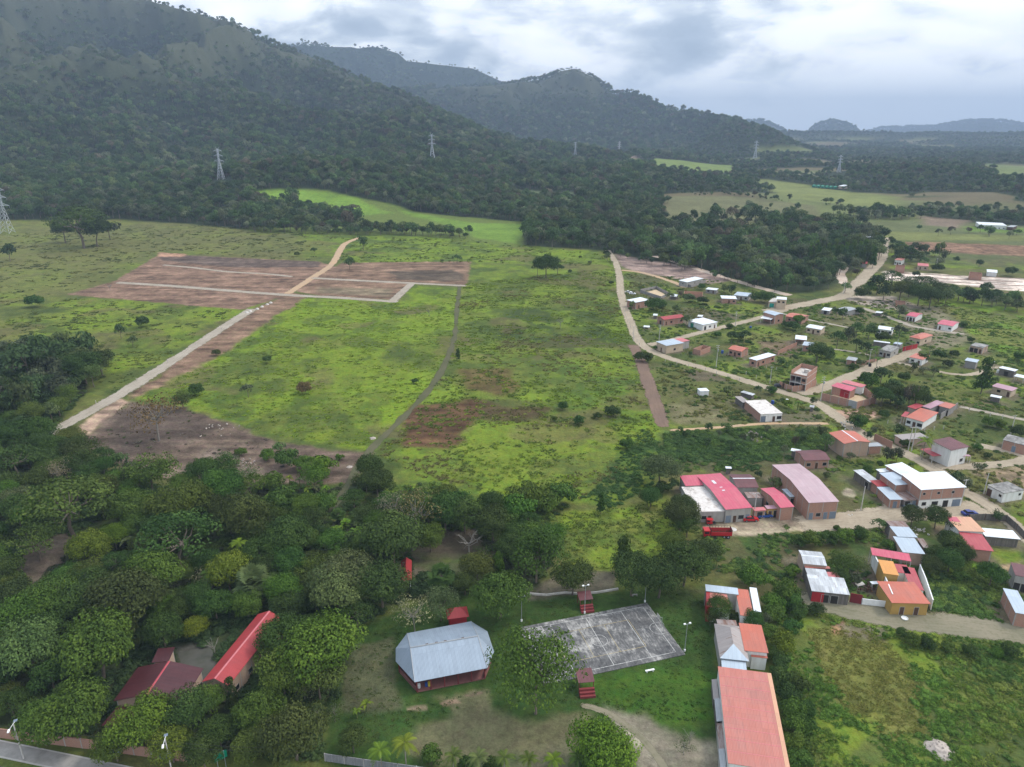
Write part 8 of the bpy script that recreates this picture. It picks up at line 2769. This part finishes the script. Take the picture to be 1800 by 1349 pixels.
# (polygon, density /m2, size range, mesh indices, tints, patchiness)
LOW = [
    ('weeds', [(1365, 1060), (1440, 1066), (1560, 1090), (1800, 1125), (2000, 1150), (2000, 1480), (1390, 1480), (1375, 1250)], 1.5, (.35, .95), (0, 1, 2, 0, 1, 2, 4, 5), [(0.055, 0.105, 0.016), (0.075, 0.118, 0.018), (0.095, 0.122, 0.024), (0.045, 0.085, 0.016)], .2),
    ('weeds', [(1240, 945), (1400, 938), (1500, 935), (1570, 930), (1640, 975), (1800, 1010), (1800, 1105), (1690, 1090), (1450, 1058), (1380, 1040), (1330, 1010), (1245, 1005)], 1.3, (.4, 1.1), (3, 4, 5, 6, 0), [(0.045, 0.085, 0.018), (0.060, 0.105, 0.020), (0.035, 0.065, 0.018), (0.075, 0.11, 0.022)], .3),
    ('weeds', [(1420, 1105), (1500, 1098), (1560, 1130), (1620, 1200), (1640, 1285), (1560, 1300), (1480, 1240), (1440, 1170)], 2.2, (.22, .5), (0, 1, 2), [(0.115, 0.118, 0.028), (0.095, 0.108, 0.024), (0.13, 0.125, 0.035)], .2),
    ('thicket', [(1172, 760), (1300, 755), (1460, 755), (1458, 800), (1400, 812), (1330, 828), (1200, 828), (1168, 800)], .8, (.6, 1.4), (3, 4, 5, 6), [(0.030, 0.058, 0.016), (0.044, 0.078, 0.018), (0.060, 0.098, 0.020)], .2),
    ('thicket', [(1130, 755), (1172, 790), (1150, 850), (1080, 892), (1000, 890), (1060, 845), (1090, 800)], .7, (.4, .9), (3, 4, 6), [(0.030, 0.062, 0.016), (0.040, 0.074, 0.018)], .15),
    ('thicket', [(620, 865), (760, 850), (960, 885), (1000, 890), (960, 920), (880, 935), (720, 950), (640, 900)], .6, (.5, 1.3), (3, 4, 5, 0), [(0.040, 0.078, 0.018), (0.030, 0.055, 0.018), (0.065, 0.10, 0.02)], .3),
    ('thicket', [(350, 835), (470, 848), (560, 830), (620, 815), (600, 880), (540, 930), (400, 920), (330, 870)], .4, (.5, 1.1), (3, 4, 5, 0), [(0.045, 0.085, 0.018), (0.060, 0.105, 0.02), (0.035, 0.065, 0.018)], .4),
    ('village_scrub', [(1090, 480), (1250, 492), (1440, 535), (1640, 522), (1800, 590), (1950, 650), (1950, 950), (1700, 890), (1440, 890), (1460, 760), (1170, 752), (1120, 610)], .34, (.35, 1.2), (3, 4, 5, 6, 0), [(0.056, 0.095, 0.020), (0.085, 0.118, 0.022), (0.040, 0.066, 0.018), (0.095, 0.10, 0.030)], .55),
    ('meadow_grass', [(950, 908), (1180, 882), (1216, 950), (1180, 980), (1090, 1000), (1000, 1000)], .8, (.3, .6), (0, 1, 2), [(0.115, 0.150, 0.024), (0.10, 0.125, 0.028), (0.075, 0.11, 0.02)], .1),
    ('pasture_grass', [(806, 500), (1085, 470), (1112, 610), (1160, 755), (1100, 830), (1000, 890), (760, 850), (660, 800), (760, 690), (800, 600)], .30, (.35, 1.0), (0, 1, 2), [(0.115, 0.165, 0.020), (0.090, 0.125, 0.022), (0.065, 0.098, 0.020), (0.135, 0.185, 0.020), (0.105, 0.100, 0.035)], .3),
    ('pasture_grass', [(520, 528), (720, 534), (806, 508), (800, 600), (765, 670), (650, 795), (480, 765), (330, 712), (250, 700), (430, 600)], .24, (.3, .8), (0, 1, 2), [(0.130, 0.190, 0.018), (0.105, 0.150, 0.020), (0.085, 0.120, 0.020), (0.150, 0.210, 0.018)], .35),
    ('rough_grass', [(0, 560), (120, 525), (420, 546), (330, 600), (200, 690), (120, 640), (0, 630)], .12, (.4, 1.3), (0, 1, 2, 0, 1, 6), [(0.095, 0.120, 0.025), (0.070, 0.095, 0.022), (0.055, 0.075, 0.020)], .5),
    ('rough_grass', [(-100, 400), (330, 394), (600, 412), (545, 460), (285, 444), (110, 520), (-100, 560)], .05, (.6, 1.8), (0, 1, 2, 6), [(0.105, 0.110, 0.035), (0.080, 0.092, 0.030), (0.055, 0.070, 0.022)], .55),
    ('rough_grass', [(600, 415), (830, 422), (1060, 446), (1085, 470), (830, 462), (600, 462)], .08, (.5, 1.3), (0, 1, 3, 6), [(0.115, 0.160, 0.022), (0.085, 0.115, 0.022), (0.055, 0.075, 0.020)], .5),
    ('rough_grass', [(1660, 535), (1800, 560), (1950, 590), (1950, 690), (1790, 640), (1720, 605)], .16, (.4, 1.0), (0, 1, 2, 3), [(0.095, 0.150, 0.020), (0.080, 0.11, 0.022)], .4),
    ('undergrowth', [(-60, 655), (60, 640), (150, 650), (150, 690), (110, 735), (78, 775), (150, 800), (190, 825), (330, 865), (380, 840), (470, 860), (560, 862), (640, 850), (700, 885), (850, 905), (960, 905), (985, 960), (940, 1030), (860, 1040), (720, 1050), (640, 1090), (615, 1150), (585, 1250), (560, 1330), (340, 1318), (150, 1298), (0, 1275), (-80, 1260)], .3, (.7, 2.0), (3, 4, 5, 6), [(0.026, 0.045, 0.016), (0.038, 0.062, 0.018), (0.050, 0.078, 0.02), (0.030, 0.036, 0.018)], .25),
    ('lawn_grass', [(605, 1125), (730, 1062), (900, 1032), (1070, 1042), (1248, 1034), (1262, 1180), (1262, 1262), (1180, 1272), (1060, 1238), (940, 1240), (850, 1228), (740, 1270), (640, 1320), (590, 1330)], 1.3, (.12, .32), (0, 1, 2), [(0.030, 0.062, 0.012), (0.042, 0.080, 0.014), (0.060, 0.080, 0.022)], .4),
    ('burnt_stubble', [(150, 780), (228, 710), (330, 718), (480, 778), (640, 800), (610, 845), (470, 848), (330, 852), (200, 815)], .07, (.25, .7), (0, 1, 3), [(0.060, 0.050, 0.040), (0.085, 0.070, 0.055), (0.050, 0.060, 0.025)], .5),
]
acc = {}
YELLOW = wpoly([(1420, 1105), (1500, 1098), (1560, 1130), (1620, 1200), (1640, 1285), (1560, 1300), (1480, 1240), (1440, 1170)])
for i, (nm, pts, dens, (s0, s1), kinds, tints, pat) in enumerate(LOW):
    P = wpoly(pts)
    x, y = area_points(P, dens, 500 + i)
    rg = np.random.default_rng(600 + i)
    f = fbm(x, y, 9 + dens * 2, 4, 40 + i)
    k = (rg.uniform(size=x.size) < sstep(.25, .25 + pat + .05, f)) & not_road(x, y)
    if i == 0:
        k &= pmask(YELLOW, x, y, 1.5, 3, 6, 45) < rg.uniform(size=x.size)
    x, y, f = x[k], y[k], f[k]
    m = x.size
    s_ = (s0 + (s1 - s0) * rg.uniform(size=m) ** 1.6) * (.75 + .7 * f)
    # stands of taller plants where the soil is richer, in their own colours
    g = np.clip((fbm(x, y, 26, 3, 140 + i) - .3) / .4 * len(tints) + rg.normal(0, .8, m), 0, len(tints) - 1).astype(int)
    tn_ = np.array(tints)[g] * (1.35 if 'grass' in nm else 1.75) * rg.uniform(.8, 1.25, m)[:, None]
    a_ = acc.setdefault(nm, [[], [], [], [], []])
    a_[0].append(np.column_stack([x, y, np.zeros(m)]))
    a_[1].append(rg.uniform(0, 6.28, m))
    a_[2].append(np.column_stack([s_, s_, s_ * rg.uniform(.7, 1.1, m)]))
    a_[3].append(np.array(kinds)[rg.integers(0, len(kinds), m)])
    a_[4].append(tn_)
LOWLAB = {'lawn_grass': ('short green tufts of the park lawn', 'grass'), 'weeds': ('tall green weeds growing over the lots at the lower right', 'weeds'), 'thicket': ('dark tangled vines and bushes', 'thicket'), 'village_scrub': ('low scrub growing in the village gardens', 'scrub'),
          'meadow_grass': ('yellow-green tall grass of the small meadow', 'grass'), 'pasture_grass': ('bright green tufted grass of the pastures', 'grass'), 'rough_grass': ('rough olive grass on the outer fields', 'grass'), 'undergrowth': ('dark undergrowth between the trees of the lower-left wood', 'undergrowth'), 'burnt_stubble': ('sparse dry stubble on the burnt clearing', 'stubble')}
for nm, a_ in acc.items():
    p = np.concatenate(a_[0])
    scatter(nm, *LOWLAB[nm], TU, p, np.concatenate(a_[1]), np.concatenate(a_[2]), np.concatenate(a_[3]), np.concatenate(a_[4]))
    print(nm, len(p))

# ================================================================== HAZE
haze_mat(HAZE)
m = MB()
m.box((-15800, -60, -8), (31600, 0, 0), (0, 15900, 0), (0, 0, 690), 'haze_air')
o = m.build('haze')
tag(o, 'thin blue air between the camera and the hills', 'haze', kind='stuff')
